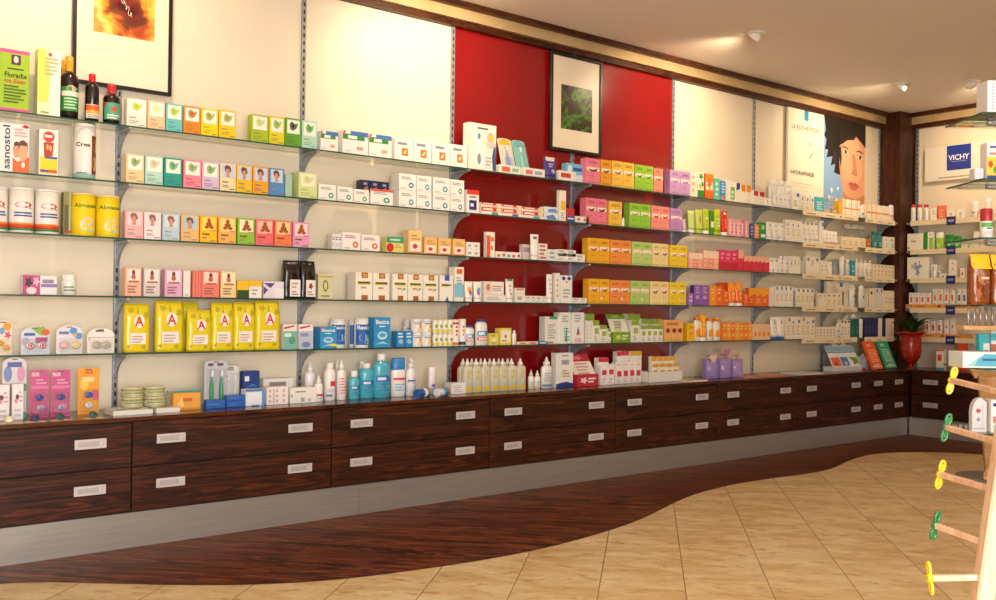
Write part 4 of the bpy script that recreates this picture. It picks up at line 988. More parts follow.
I('k', 73.6, 97.8, 193, 'yellow canister with green lettering', 'canister', 'f0d41c', ALM, lid='e9d890', d=.1, dep=.175)
I('k', 98.4, 122, 195.5, 'yellow canister with green lettering', 'canister', 'f0d41c', ALM, lid='e9d890', d=.1, dep=.175)
for a, b, y, c, bg, nm in [(125, 143.2, 211, 'f0b4ba', 'ecd2d6', 'pink tea carton with portrait photo'), (144, 161, 212.5, 'f2e6e8', 'e6e0e4', 'white tea carton with portrait photo'), (162.4, 179.6, 214, 'b8d4e4', 'd0e0ea', 'pale blue tea carton with portrait photo'), (181, 199, 215.5, 'eebb78', 'b8ccd8', 'tan tea carton with grey haired figure')]:
    I('c', a, b, y, nm, 'tea box', c, FACE(bg, '8a7068', '9a5a4c' if a < 180 else '5a5a60'), d=.045)
for a, b, y, c, w, nm in [(200, 217, 216.2, 'f4c212', 'f8dc60', 'golden tea carton with brown bear'), (218.4, 236, 217.3, 'f5b65a', 'f8e08a', 'apricot tea carton with brown bear'), (237.5, 254.7, 218.4, '8cc63a', 'eef0c8', 'green tea carton with brown bear'),
        (255.4, 273.5, 219.6, 'ef6a74', 'f8c0b0', 'coral red tea carton with bear print'), (274.5, 291.6, 220.8, 'f08050', 'f8d0a0', 'orange red tea carton with bear print'), (293, 309, 222.3, 'e39bc4', 'f4d8d8', 'mauve tea carton with bear print')]:
    I('c', a, b, y, nm, 'tea box', c, BEAR('a8521e', '8a4a3a', w), d=.045)
I('c', 342.3, 360.6, 232.4, 'white carton with red seal', 'box', 'f3ede8', SEAL('d85a3a', '9a7078'), d=.05)
I('c', 332, 341.6, 234, 'white carton set back, only its edge showing', 'box', 'ece6e0', BLK, n=3, d=.05, o=.02)
I('c', 361.4, 380, 235, 'white carton with red seal', 'box', 'f3ede8', SEAL('d85a3a', '9a7078'), d=.05)
I('c', 386.3, 403.8, 237, 'green topped yellow carton with red ball', 'box', 'e6d67a', 'r 0,.62,1,1,3fa078;e -.0,.02,.42,.6,c8322a;l .5,.3,.9,.5,2,b8a850;l .2,.76,.8,.86,1,d8f0d8', d=.05)
TANB = 'r .12,.1,.9,.52,f6e8d4;e .3,.2,.66,.42,c83a50;l .2,.6,.85,.8,2,c89a58;r 0,0,1,.06,c85a50'
I('c', 408.3, 422, 230.3, 'tall tan carton with red fruit print', 'box', 'eacb8a', TANB, d=.06)
I('c', 424.3, 437, 237.3, 'small tan carton with red fruit print', 'box', 'eec07a', TANB, d=.05)
I('c', 438.3, 451, 238.3, 'small tan carton with red fruit print', 'box', 'eec07a', TANB, d=.05)
I('c', 453, 465, 239, 'small tan carton with red fruit print', 'box', 'eec07a', TANB, d=.05)
lo = I('c', 466.5, 480, 249, 'small white carton lying, lower', 'box', 'f2eeea', 'l .2,.3,.8,.6,1,b0a8a8', n=2, d=.05, even=1)
I('c', 466.5, 480, 242.3, 'small white carton lying, upper', 'box', 'f2eeea', 'l .2,.3,.8,.6,1,b0a8a8', n=2, d=.05, even=1, z=max(v[2] for v in lo[0].bound_box)+.0008)
I('c', 486.4, 494.8, 232, 'tall slim white carton with orange side', 'box', 'f4eee8', 'r 0,.0,.45,.86,e2622a;l .5,.3,.9,.8,2,e07a4a', d=.03)
I('c', 496, 521, 252, 'small flat carton in a low row', 'box', ['f2ece6', 'f0e8e4', 'e8ece8', 'f2ece6', 'e8eeee'], ['r .2,.2,.8,.6,d86a5a', 'r .3,.3,.8,.7,c8403a', 'r .2,.2,.8,.6,6ab0a8'], n=5, d=.04)
I('t', 531, 539.2, 234.3, 'white tube with blue and red tip mark', 'tube', 'f4f2ee', 'r .2,.78,.8,.9,3a68b8;r .5,.78,.8,.9,d84a40', d=.02, dep=.178)
I('c', 523, 533, 244.5, 'pale box pushed to the back of shelf', 'box', 'dcd4d0', 'r 0,.5,1,.8,b89aa0', d=.04, o=.05)
I('c', 538.6, 547.4, 243.6, 'stack of white cartons with red lettering', 'box', 'f2eae6', 'l .1,.1,.9,.9,4,c06a64', d=.05)
I('c', 548, 557, 249.5, 'white carton with pale blue lettering', 'box', 'eef0ee', 'l .15,.2,.85,.8,2,9ab4b8', d=.05)
I('c', 557.6, 585, 253.6, 'long low white carton', 'box', ['f2eee8', 'eceef0', 'f2eee8'], BLK, n=3, d=.05)
I('c', 558, 576, 249.8, 'flat white carton lying on low ones', 'box', 'f2eee8', BLK, n=2, d=.045, z=.034)
for a, b, y, c, c1, dk, nm in [(588, 609.4, 238.5, 'efb025', 'b04a20', 'b57a10', 'amber tea carton pair'), (610.2, 631, 240.3, 'f29440', 'c8641a', 'bb6420', 'orange tea carton pair'), (632, 651.7, 242.2, 'b8d47a', 'e8c8a0', '7ea048', 'pale green tea carton pair'), (652.4, 668.2, 243.7, 'f1dc9c', '9a3a20', 'bfa058', 'cream tea carton pair, red brown arc'), (669.8, 687.2, 245.5, 'f0cf30', 'c89018', 'b89a18', 'yellow tea carton pair')]:
    I('c', a, b, y, nm, 'tea box', c, DUO(c1, dk), d=.06)
PK2 = 'r 0,.6,1,1,f8dcc0;l .2,.15,.8,.5,2,f8c8b8'
I('c', 688.8, 702.6, 253, 'short pale pink carton', 'box', ['f4a8a0', 'f08c80', 'f2a890'], PK2, n=3, d=.03)
I('c', 703.4, 718.6, 251, 'salmon pink carton, light top', 'box', ['f2a088', 'ee9478', 'f4b494'], PK2, n=3, d=.03)
MG = 'r 0,0,1,.4,c81838;l .2,.55,.8,.85,2,f8a0b0'
I('c', 719.4, 737.5, 250.3, 'deep magenta pink carton', 'box', 'e02c6c', MG, n=3, d=.03)
I('c', 738.2, 743.4, 250, 'magenta carton with pale top', 'box', 'dc2448', 'r 0,.6,1,1,f4b8a8', d=.03)
I('c', 744, 769.4, 256.3, 'small crimson carton with pale top', 'box', ['d82040', 'd01c34', 'd82848'], 'p f6b8a0,0,.6,1,.7,1,1,0,1', n=6, d=.03)
I('t', 770, 778.8, 257.8, 'white tube with blue top mark', 'tube', 'f3efe8', 'r .2,.72,.9,.8,2f60b0', n=2, d=.02)
I('b', 779.6, 789, 256, 'white bottle with blue mark', 'bottle', 'f3efe6', 'e .4,.76,.6,.88,2f60b0;e .4,.1,.6,.2,2f5a80', n=2, d=.03)
I('c', 789.6, 800.4, 256.5, 'white carton with blue tick', 'box', 'f2ecdf', 'p 2f60b0,.3,.5,.5,.5,.7,.86,.5,.7', n=3, d=.03)
I('b', 801, 805.6, 261, 'short grey jar', 'jar', 'c8c4bc', '', d=.03, top='wide', cap='b8b4ac')
I('c', 806.2, 819.4, 257, 'white carton with dark brush mark', 'box', 'f0e8d8', ['e .2,.75,.7,.95,5a78a0', 'l .2,.5,.8,.8,3,8a98b0'], n=3, d=.04)
I('c', 820.2, 828, 260.5, 'pair of white cartons, grey side', 'box', 'efe6d4', 'l .3,.3,.8,.7,2,c8b898', n=2, d=.04)
I('t', 828.8, 832.6, 262, 'slim white tube with black dot', 'tube', 'f2eee6', 'e .4,.7,.6,.8,30303a', d=.02)
I('b', 833.6, 838.6, 261.5, 'silver grey bottle', 'bottle', '9aa0a6', 'r .6,.7,.9,.85,2f6fc0', d=.03, top='wide', cap='8a9096')
I('b', 841, 845.4, 255.8, 'tall white bottle with pointed top', 'bottle', 'f6f4ee', '', d=.03, top='round')
I('b', 846.4, 850.4, 259.5, 'slim grey bottle with cap', 'bottle', 'd8d6d0', '', d=.02)
I('c', 851, 855.4, 260.6, 'turquoise carton', 'box', '2f9ab0', 'l .2,.3,.8,.7,2,9ad4dc', d=.04)
I('b', 856.2, 873, 259.5, 'white pump bottle in a row', 'bottle', 'efe8da', 'l .3,.3,.7,.6,2,c0b49c', n=4, d=.03, top='drop', cap='d8d4cc')
I('c', 873.8, 897.6, 265, 'small cream carton with black dot', 'box', 'f0dfbe', 'r .35,.8,.6,.9,4a4440;l .2,.2,.8,.6,2,d0b890', n=7, d=.035)

# ------------------------------------------------------------------ FOURTH SHELF
level('L', 3)
I('c', 22.5, 57, 275.5, 'flat wide carton, pink pattern left, white right', 'box', 'efe8ee', 'r 0,0,.5,1,c04a86;f .04,.3,.3,.95,3a2a34;e .1,.02,.4,.4,f0d8dc;f .28,.4,.5,.98,efb8cc;l .56,.6,.9,.8,1,9a8aa8;r .52,.4,1,.56,8a7ac0', d=.04)
I('b', 62.5, 78, 274.5, 'short white jar with green lettering', 'bottle', 'eeece6', 'l .15,.2,.85,.6,2,7a9a7a', d=.06, top='wide', ch=.2)
for a, b, y, c, w, nm in [(125, 141.4, 267.3, 'f2b8a0', 'f6e4dc', 'pale salmon tea carton with small figure'), (143.4, 160, 268.3, 'd8d0cc', 'efe8e4', 'light grey tea carton with small figure'), (164.6, 182, 269.3, 'e2acd0', 'f4e0ea', 'orchid pink tea carton with small figure'),
        (201.6, 219.2, 270.7, 'f07f70', 'f8d8cc', 'coral tea carton with small figure'), (220.6, 236, 271.4, 'efd49a', 'f4e8c4', 'sand coloured tea carton with small figure')]:
    I('c', a, b, y, nm, 'tea box', c, 'r .1,.5,.9,.94,%s;e .4,.72,.6,.92,6b3a30;e .36,.58,.64,.76,c8643a;r .2,.48,.85,.54,b06a50;l .14,.12,.7,.36,3,9a6a60' % w, d=.05)
I('c', 183, 190.5, 270.5, 'plain white carton set back', 'box', 'ebe6e0', 'l .3,.05,.8,.1,1,b0b0b0', d=.05, o=.01)
I('c', 192.2, 200.8, 271, 'coral carton edge on, behind the coral one', 'tea box', 'ec8478', 'r .1,0,.2,1,b85a50', n=3, d=.05, o=.012)
I('c', 237, 249, 280.5, 'low yellow and dark green carton', 'box', 'ecc02c', 'r 0,0,1,.45,2f4a24', d=.05)
I('c', 249, 262, 280.5, 'low yellow carton with white price label', 'box', 'ecc02c', 'r 0,0,.95,.66,f2ece4;l .2,.2,.7,.5,2,a8a0a0', d=.05)
I('c', 263.4, 286, 281.5, 'low white carton with purple flaps', 'box', 'e8dcec', 'p 5a4a90,0,.9,.3,.6,.5,.9;p 5a4a90,0,.2,.2,.5,0,.7;r .5,.02,1,.6,f2ecee', d=.05, o=.003)
BB = 'r .3,.06,.95,.5,efe8e6;%s;l .4,.1,.85,.2,2,9a8a90;p 6a4a3a,.3,.55,.35,.7,.4,.55;e .6,.6,.9,.85,2a1812'
I('g', 284.5, 300.8, 260.5, 'glossy black bag with white label, left', 'bag', '120c10', BB % 'l .4,.28,.85,.42,2,c8a0a8', d=.05, dep=.176)
I('g', 301.2, 315.8, 261.2, 'glossy black bag with white label, right', 'bag', '120c10', BB % 'f .45,.24,.8,.44,8a2030', d=.05, dep=.176)
I('c', 318, 332.6, 274.3, 'olive cream carton with oval green seal', 'box', 'd9d2a6', 'e .3,.3,.7,.78,7d8f4a;e .4,.38,.6,.7,dcd6b4;r 0,.88,1,.93,b0a878;l .2,.1,.8,.16,1,8f8a58', d=.06)
TOS = 'r .34,.8,.72,1,a9662a;r .34,0,.72,.18,a9662a;r .42,.84,.64,.96,d8a050;l .1,.56,.9,.68,1,d8c832;l .14,.6,.86,.66,1,4a4a40;l .3,.42,.7,.48,1,c8907a%s'
for i, (a, b, y) in enumerate([(355.4, 372.4, 272.5), (373, 389.4, 273.3), (392.4, 407.4, 274), (408, 422.6, 274.6), (423.2, 438, 275.4)]):
    I('c', a, b, y, 'white carton with brown bars and yellow lettering', 'box', 'f3ede2', TOS % ('' if i < 2 else ';p 6ab04a,.6,.36,.9,.44,.75,.5'), d=.09)
I('c', 439.8, 453, 275.6, 'white carton with blue bar and yellow lettering', 'box', 'f3eee8', 'r .34,.8,.72,1,3a62b8;p 3a62b8,.4,0,.7,0,.55,.2;l .1,.56,.9,.68,1,d8c832;l .14,.6,.86,.66,1,4a4a40', d=.09)
I('c', 454.2, 463.8, 267, 'tall white carton with light blue lower half', 'box', 'f2eee6', 'r 0,.12,1,.5,8cc4e0;r .2,.8,.8,.94,e0702a;l .2,.5,.8,.7,3,8fa8c0', d=.06)
I('t', 465.4, 474, 281.5, 'white tube with yellow and purple print', 'tube', 'f3eeea', 'e .2,.3,.8,.7,f0b03a;e .4,.2,.8,.5,8a5ab0', d=.03)
I('t', 474.4, 482.8, 281.7, 'white tube with violet and blue print', 'tube', 'f3eeea', 'e .2,.2,.7,.6,9a6ac0;e .4,.4,.8,.7,6ab0d8', d=.03)
lo = I('c', 484.3, 506, 295, 'low white carton below the portrait one', 'box', 'f2ece8', 'l .1,.3,.8,.7,2,b8a8b0', d=.05)
I('c', 484.3, 504, 281.6, 'white carton with small portrait and red line', 'box', 'f2ece8', 'r .04,.1,.34,.9,e8d0c0;e .1,.3,.28,.8,c8805a;r .4,.6,.9,.66,c83a30;l .4,.3,.85,.5,2,a8a8a8', d=.05, z=max(v[2] for v in lo[0].bound_box)+.0008)
I('t', 506.6, 514.6, 279, 'white tube with flat teal and brown end', 'tube', 'f1ede8', 'r 0,.9,1,1,5a8a84;l .3,.2,.7,.7,3,a8a8a0', d=.03)
lo = I('c', 515.2, 525, 294, 'small white carton, lower of two', 'box', 'f0ebe6', 'l .2,.3,.8,.7,1,a8a8a8', d=.05)
I('c', 515.2, 525, 288, 'small white carton, upper with red edge', 'box', 'f0ebe6', 'r .1,.6,.9,.9,d88a80', d=.05, z=max(v[2] for v in lo[0].bound_box)+.0008)
I('c', 525.6, 547, 296, 'small low white carton in a row', 'box', 'f2ede8', BLK, n=4, d=.05)
I('t', 547.3, 553.3, 274.2, 'tall white tube with flat top', 'tube', 'f4f1ec', 'l .3,.2,.7,.8,4,b0b8c0', d=.025)
I('c', 555, 559.8, 273, 'tall narrow white carton', 'box', 'f2eee8', 'l .3,.2,.7,.8,4,c0a8a0', d=.03)
I('c', 560.4, 572, 275.4, 'white carton with two blue globes', 'box', 'f1ede9', 'e .1,.82,.42,.96,2a4a9a;e .56,.82,.88,.96,2a4a9a;e .4,.72,.6,.8,e08a3a;l .2,.2,.8,.5,3,a8b0bc', d=.05)
I('c', 572.8, 587, 298, 'tiny flat white carton', 'box', 'f2ede8', BLK, n=2, d=.04)
for a, b, y, c, c1, dk, nm in [(588.8, 609.3, 279, 'efb125', 'b04a20', 'b57a10', 'amber tea carton pair'), (610, 629.7, 280.3, 'f1924a', 'c8641a', 'bb6420', 'orange tea carton pair'), (630.6, 649, 281, 'b4d27a', 'e8c8a0', '7ea048', 'pale green tea carton pair'), (650.3, 668.5, 281.6, 'f1dc9c', '9a3a20', 'bfa058', 'cream tea carton pair, red brown arc'), (669.8, 686, 282.4, 'f0d42c', 'c89018', 'b89a18', 'yellow tea carton pair')]:
    I('c', a, b, y, nm, 'tea box', c, DUO(c1, dk)+';e .55,.14,.62,.3,f4f4f0', d=.06)
I('c', 688.6, 693.2, 293.3, 'small light purple carton', 'box', 'a67cc0', 'l .2,.3,.8,.8,2,e0c8ec', d=.03)
I('c', 694, 708.8, 285.5, 'purple carton with lilac print', 'box', '8a5ab8', 'e .2,.3,.7,.5,c8a0dc;l .2,.6,.8,.9,3,c8a8e0', n=2, d=.04, side='5a3a90')
OR = 'e .3,.25,.7,.42,f8c060;l .2,.6,.8,.85,2,f8c890'
I('c', 709.8, 722.6, 285.7, 'orange carton', 'box', ['f59a1c', 'f2701c'], OR, n=2, d=.04)
I('c', 720, 729, 282.5, 'dark orange carton in the back', 'box', 'e0661a', '', n=1, d=.04, o=.05)
I('c', 723.4, 728.8, 290.4, 'short orange red carton', 'box', 'f0641c', OR, d=.03)
I('t', 729.4, 743.8, 282.6, 'orange tube with white cap', 'tube', ['f5821c', 'f4741a'], 'r 0,.6,1,1,f8a01e;l .3,.2,.7,.5,2,f8c890', n=2, d=.035, cap='f2efe8', ch=.13)
I('c', 744.2, 748, 293.5, 'slim short orange carton', 'box', 'ee6a20', OR, d=.03)
I('c', 748.8, 768.6, 288, 'orange carton with yellow swirl', 'box', ['ea5a18', 'f0701a', 'ef6018'], 'p f6a82a,0,.5,1,.7,1,1,0,1;l .2,.2,.7,.4,2,f8c080', n=3, d=.04)
I('c', 769.4, 774, 287.4, 'pale pinkish white carton', 'box', 'f0dcd4', '', d=.04)
I('c', 775, 793, 286, 'white carton with blue top tab', 'box', 'f3ecdf', 'r .3,.82,.6,.96,2a78c0;l .2,.3,.8,.6,3,cfc4b0', n=4, d=.04)
I('b', 792.4, 795.6, 291, 'grey blue bottle', 'bottle', '8aa0ac', '', d=.02, top='wide', cap='7a909c')
I('c', 796, 814, 288.3, 'tall white carton with blue tab', 'box', 'f1e6d2', 'r .4,.82,.75,.95,2a68b8;l .2,.3,.8,.6,3,cbb998', n=4, d=.04, gap=.004)
I('c', 818.6, 826, 293.4, 'small cream carton, blue dot', 'box', 'f1e4cc', 'e .3,.75,.6,.88,2a68b8', n=2, d=.03)
I('c', 827, 848.6, 281.5, 'large white carton with blue square and dark slot', 'box', 'eee2cc', 'r .58,.8,.72,.95,1f78c8;r .7,.1,.76,.62,1c1410;l .2,.6,.5,.8,3,b8b0a0', d=.03, o=.035)
I('c', 826.4, 842, 293, 'small cream carton in front of large one', 'box', 'f1e4cc', 'e .3,.75,.6,.88,3a4a78;l .2,.2,.8,.5,2,cdbb98', n=3, d=.03)
I('b', 850.8, 856, 284, 'tall white bottle with slim cap', 'bottle', 'f4f1ea', 'e .5,.6,.8,.75,2a4a88', d=.03, top='round')
I('b', 860, 865.2, 285.4, 'tall white bottle with slim cap', 'bottle', 'f4f1ea', 'e .5,.6,.8,.75,2a4a88', d=.03, top='round')
I('c', 868, 873.6, 288.4, 'cream carton with gold side and dark ring', 'box', 'f0e4cc', 'e .4,.7,.8,.85,2a3050;r 0,0,.12,1,b08a4a', d=.04)
I('c', 874.4, 883, 288, 'grey white carton with blue tab', 'box', 'e3dccf', 'r .5,.8,.8,.95,2a68b8', n=2, d=.04)
I('c', 884, 896.6, 291, 'cream carton at the right end', 'box', 'f2e2c6', 'l .2,.3,.8,.6,2,cdb890', n=3, d=.04)

# ------------------------------------------------------------------ BOTTOM SHELF
level('L', 4)
I('p', -6, 12.8, 320.5, 'round shouldered soother pack cut by the frame edge', 'blister pack', 'f2e2d0', 'e .5,.7,.95,.95,e8a040;e .3,.6,.6,.8,7aa0d0;f .55,.45,.98,.7,d0507a', items=[(.35, .34, .45, 'f0b83a', 'e8c050'), (.7, .2, .4, 'f0c040', 'e8b040')], d=.022)
I('p', 21.8, 50.5, 326.3, 'rainbow soother pack with two red soothers', 'blister pack', 'd4dcec', 'p 8fb84a,.3,.95,.8,.98,.96,.7,.7,.66;e .72,.66,1,.9,e0602a;p b04a90,.5,.6,.95,.6,.9,.4,.5,.4;l .1,.66,.5,.76,1,4a68a8;e .0,.3,.3,.6,b8b0d8', items=[(.32, .3, .36, 'e0e4ee', 'd8202c'), (.74, .32, .36, 'e0e4ee', 'd8202c')], d=.024)
I('p', 57, 83.5, 325.3, 'white blue soother pack with pink and yellow soothers', 'blister pack', 'e9e4ee', 'e .5,.68,.8,.92,5a9ad8;e .72,.5,1,.74,58a4dc;e .62,.58,.78,.7,f0b040;l .1,.68,.5,.78,1,6a80b8', items=[(.3, .3, .38, 'f0b8c4', 'f4dcd8'), (.74, .3, .38, 'eedf8a', 'f4eab8')], d=.024)
I('p', 88, 115.5, 328, 'plain white soother pack with two clear soothers', 'blister pack', 'f1ece8', 'l .3,.84,.7,.92,1,6a6a70;r .02,.6,.98,.64,c8c0c0;e .04,.5,.1,.62,d8b0a0', items=[(.35, .32, .36, 'cfc8c0', 'bdb6ae'), (.68, .32, .36, 'cfc8c0', 'bdb6ae')], d=.024)
APO = 'e .34,.5,.76,.78,f4ece4;t .38,.54,.72,.745,d02028,A;r .2,.17,.82,.4,f3ece6;l .26,.2,.7,.34,3,c8a8a8;f .1,.8,.4,.94,c0ae18;f .62,.06,.84,.16,a8a818;f .04,.08,.2,.16,b0a81c;f .7,.7,.98,.86,b4aa1c;p bba810,.46,.8,.5,.96,.54,.8'
YG = 'e8d21a'
I('g', 183, 199, 302.5, 'yellow foil bag in the second row behind', 'bag', YG, 'r .2,.17,.82,.4,f3ece6', d=.04, o=.06)
I('g', 124.6, 150, 303.8, 'leftmost yellow foil bag with red letter A', 'bag', YG, APO, d=.05, dep=.172)
I('g', 156, 183.4, 301.5, 'tall yellow foil bag with red letter A', 'bag', YG, APO, d=.05, dep=.172)
I('g', 187.5, 211.6, 310.5, 'lower yellow foil bag with red letter A', 'bag', YG, APO, d=.045, dep=.175, o=0)
I('g', 212, 233.8, 303, 'yellow foil bag right of the lower one', 'bag', YG, APO, d=.05, dep=.172)
I('g', 234.3, 255.4, 302.5, 'yellow foil bag with red letter A, next to rightmost', 'bag', YG, APO, d=.05, dep=.172)
I('g', 256, 280.3, 301.5, 'rightmost yellow foil bag with red letter A', 'bag', YG, APO, d=.05, dep=.172)
I('c', 283, 296.8, 324.2, 'white carton with teal lower panel', 'box', 'f0e8e6', 'r 0,0,1,.72,79b9ad;p c83a4a,.05,.8,.8,.9,.8,.96,.05,.88;e .4,.2,.9,.5,5a9a78;l .1,.5,.6,.64,1,e0f0ec', d=.05)
I('c', 298.6, 313, 324.2, 'white carton with lilac lower panel', 'box', 'f0e8ec', 'r 0,0,1,.72,b9c4dc;p c83a4a,.05,.8,.8,.9,.8,.96,.05,.88;e .2,.06,.8,.3,7a84c0;l .1,.5,.7,.64,1,8f96c8', d=.05)
BAS = 't .1,.78,.9,.92,f6f6f6,Basica;l .3,.68,.7,.72,1,dff0fa;e .2,.26,.8,.54,bfe2f4;e .3,.34,.7,.48,4aa8dc;p bfe2f4,.1,.1,.5,.14,.9,.1,.5,.2'
I('c', 320, 336.6, 327, 'light blue carton with red corner', 'box', '2f98d4', BAS+';p d83a3a,0,.84,.2,1,0,1;r .6,.1,1,.22,e8d83a', d=.08)
I('k', 333.5, 347, 319, 'white can with blue label behind blue carton', 'can', 'eef0f2', 'r .02,.12,.98,.84,2a66b8;t .1,.68,.9,.8,f6f6f6,Basica;e .2,.24,.8,.5,9ac8ea', d=.07, o=.05)
I('k', 350.8, 357.8, 319.5, 'white can with blue label, partly hidden', 'can', 'eef0f2', 'r .02,.12,.98,.84,2a66b8', d=.06, o=.075)
I('k', 357.8, 370.5, 318.5, 'white can with fully visible blue label', 'can', 'eef0f2', 'r .02,.1,.98,.84,2a66b8;t .1,.66,.9,.8,f6f6f6,Basica;e .2,.24,.8,.5,9ac8ea;e .5,.12,.9,.3,b8d83a', d=.07)
I('c', 374, 390.4, 317.4, 'large blue carton with white lettering', 'box', '2f98d4', BAS, d=.07)
I('c', 396.8, 404.6, 331.3, 'small blue carton with white lettering', 'box', '2a8cce', 'l .15,.6,.85,.9,2,dff0fa;e .2,.2,.8,.5,9ac8ea', d=.06)
I('c', 405.2, 413, 331.3, 'small blue carton with white lettering', 'box', '2a8cce', 'l .15,.6,.85,.9,2,dff0fa;e .2,.2,.8,.5,9ac8ea', d=.06)
DC = 'r .05,.78,.95,.9,c8d0e8;e .2,.3,.8,.62,f0b828;p e89a20,.1,.2,.5,.3,.9,.2,.5,.1;l .2,.66,.8,.74,1,8a90b8'
I('k', 405.8, 412.6, 319.5, 'white can with yellow fruit, in the back', 'can', 'f1ede6', DC, d=.05, o=.075, z=0)
def twin(x0, x1, y, desc, deco, lidc='f2f0ec', d=.05, bands=()):
    s = None; lo = I('k', x0, x1, y+14, desc+', lower of two', 'can', 'f2eee8', deco, d=d, lid=lidc, bands=bands)
    hgt = max((v[2]) for c_ in lo[0].children for v in c_.bound_box)+.0008
    I('k', x0, x1, y, desc+', upper of two', 'can', 'f2eee8', deco, d=d, lid=lidc, z=hgt, bands=bands)
for a in (413.4, 423.4): twin(a, a+9.4, 319, 'white can with yellow fruit', DC)
for a in (434, 439, 444, 449): twin(a, a+4.6, 319.5, 'slim white can with yellow lid', 'r 0,.1,1,.3,e8d85a;e .3,.4,.7,.7,8aa840', 'e3d96a', .03)
I('k', 453.6, 459.6, 319.6, 'slim tall white tin with red band and orange foot', 'can', 'f0e8e4', 'l .3,.4,.6,.8,3,c83a30', d=.03, bands=[(.04, .14, 'e07a2a'), (.82, .9, 'c03a34')])
I('k', 460.4, 466.4, 319, 'slim tall white tin with dark blue band', 'can', 'f0ece8', 'l .3,.4,.6,.8,3,e07a3a', d=.03, bands=[(.04, .16, '2a3a78')])
BR = 'r .1,.45,.9,.72,3a9ad0;r .1,.2,.9,.4,d83a50;l .2,.5,.8,.66,1,e8f4fa;l .2,.24,.8,.36,1,f8e0e0'
I('b', 467, 476, 325.6, 'shorter white bottle, blue and red label, blue cap', 'bottle', 'f1efec', BR, d=.05, cap='2f5a8c', top='cap', ch=.08, neck=.6, sy=.6)
I('b', 477.4, 489, 319.4, 'taller white bottle, blue and red label, blue cap', 'bottle', 'f1efec', BR, d=.05, cap='2f5a8c', top='cap', ch=.08, neck=.6, sy=.6)
I('c', 489.6, 498.6, 333.5, 'small pale yellow carton', 'box', 'e8d868', 'e .3,.3,.7,.6,f4f0d0;l .2,.1,.8,.25,2,a8a050;l .2,.75,.8,.88,1,8a8a3a', d=.05)
I('c', 499.6, 511.5, 328.2, 'yellow bordered white carton with red drop', 'box', 'e6d464', 'r .14,.16,.86,.86,f4f0e4;e .4,.4,.6,.62,d04a3a;l .2,.22,.8,.3,1,8a8a8a', d=.05)
I('b', 513, 517, 330.4, 'small white bottle', 'bottle', 'f3f1ec', 'r .1,.1,.9,.3,e8d8a0', d=.02)
I('c', 517.6, 548, 341.6, 'flat small carton lying at the shelf front', 'box', ['f0e2d4', 'ead8c8', '3f78b0'], ['r .2,.2,.8,.7,e07a3a', 'r .2,.2,.8,.7,d85a4a', 'r .2,.2,.8,.7,d8e4f0'], n=3, d=.04)
I('c', 545, 558.6, 316.6, 'tall white carton with green top and side text', 'box', 'e9e7e2', 'r .3,.9,.9,1,4aa070;l .2,.2,.8,.7,6,b0b8b4;r .2,.02,.6,.08,c86a5a', d=.06, o=.03)
I('c', 559.4, 570.6, 312.5, 'tall white carton with teal lettering', 'box', 'ebebe6', 'l .4,.1,.9,.5,5,5aa89a;l .2,.7,.8,.9,3,9aa8b0;p 3fa080,.5,.06,.7,.06,.6,.6', d=.06, o=.02)
I('c', 572, 584, 312.5, 'tall white carton with blue red flask print', 'box', 'eceae8', 'l .2,.7,.8,.92,3,9aa8b8;p 3a78b8,.35,.3,.65,.3,.5,.56;e .38,.26,.62,.38,d84a4a;l .2,.06,.8,.16,2,d08a80', d=.06, o=.01)
GT = 'r 0,.78,1,1,8aa83a;r .3,.4,.9,.66,9ab452;l .2,.08,.8,.3,3,b0b0a8'
I('c', 584.8, 594, 313.8, 'tall white carton, green leafy top, back row', 'box', 'ece8de', GT, n=1, d=.05, o=.06)
I('c', 585, 592, 321, 'plain white carton edge on', 'box', 'e6e2da', 'l .3,.2,.7,.8,4,c0beb8', n=2, d=.05, o=.02)
I('c', 592.6, 599, 320.4, 'white carton, green square', 'box', 'efebe2', GT, d=.05)
I('c', 599.6, 607, 325.3, 'white carton, green square', 'box', 'efebe2', GT, d=.05)
I('c', 607.6, 611, 328.5, 'slim white carton, green stripe', 'box', 'efebe2', GT, d=.04)
I('s', 613, 630.5, 314.5, 'leaning green and white card display', 'card display', 'e9e6d6', 'r 0,.8,1,1,6f9a2a;f .2,.84,.8,.98,a8c85a;p c8c4b0,.2,.2,.6,.2,.7,.7,.3,.7;l .3,.4,.7,.7,3,9a9a88', pocket='7aa832', pd='f .1,.2,.5,.8,c8dc6a;l .5,.3,.9,.7,2,eef4d0', d=.075)
I('c', 627, 640, 314, 'tall carton with green leafy top behind', 'box', 'ece8de', GT, n=2, d=.05, o=.075)
I('c', 631, 639, 320.5, 'white carton, green leaf square', 'box', 'efebe2', GT, n=1, d=.05, o=.01)
I('c', 640.4, 662.8, 325.5, 'white carton, green leaf square', 'box', 'efebe2', GT, n=4, d=.05)
I('c', 641, 662, 318.8, 'green topped carton in the row behind', 'box', 'e2decb', GT, n=3, d=.04, o=.06)
I('c', 664.5, 683, 320, 'peach carton triple with brown fruit', 'box', 'efb672', 'r .33,0,.345,1,c88a4a;r .66,0,.675,1,c88a4a;e .06,.4,.28,.62,8a3a1a;e .4,.4,.62,.62,8a3a1a;e .72,.4,.94,.62,8a3a1a;l .1,.76,.9,.88,1,c8803a;l .1,.06,.9,.1,1,d8a060', d=.07)
I('c', 687.4, 694.8, 323.4, 'yellow carton with orange spot', 'box', 'f5c01c', 'e .3,.3,.7,.55,f0902a;l .2,.7,.8,.85,1,d89a10', d=.05)
SB = 'r .2,.2,.85,.6,f09a2a;e .35,.5,.75,.72,f0b83a'
I('b', 695.4, 701.6, 317, 'white bottle with orange cap', 'bottle', 'f4efe4', SB, d=.035, cap='f08418', top='cap', ch=.12, neck=.62)
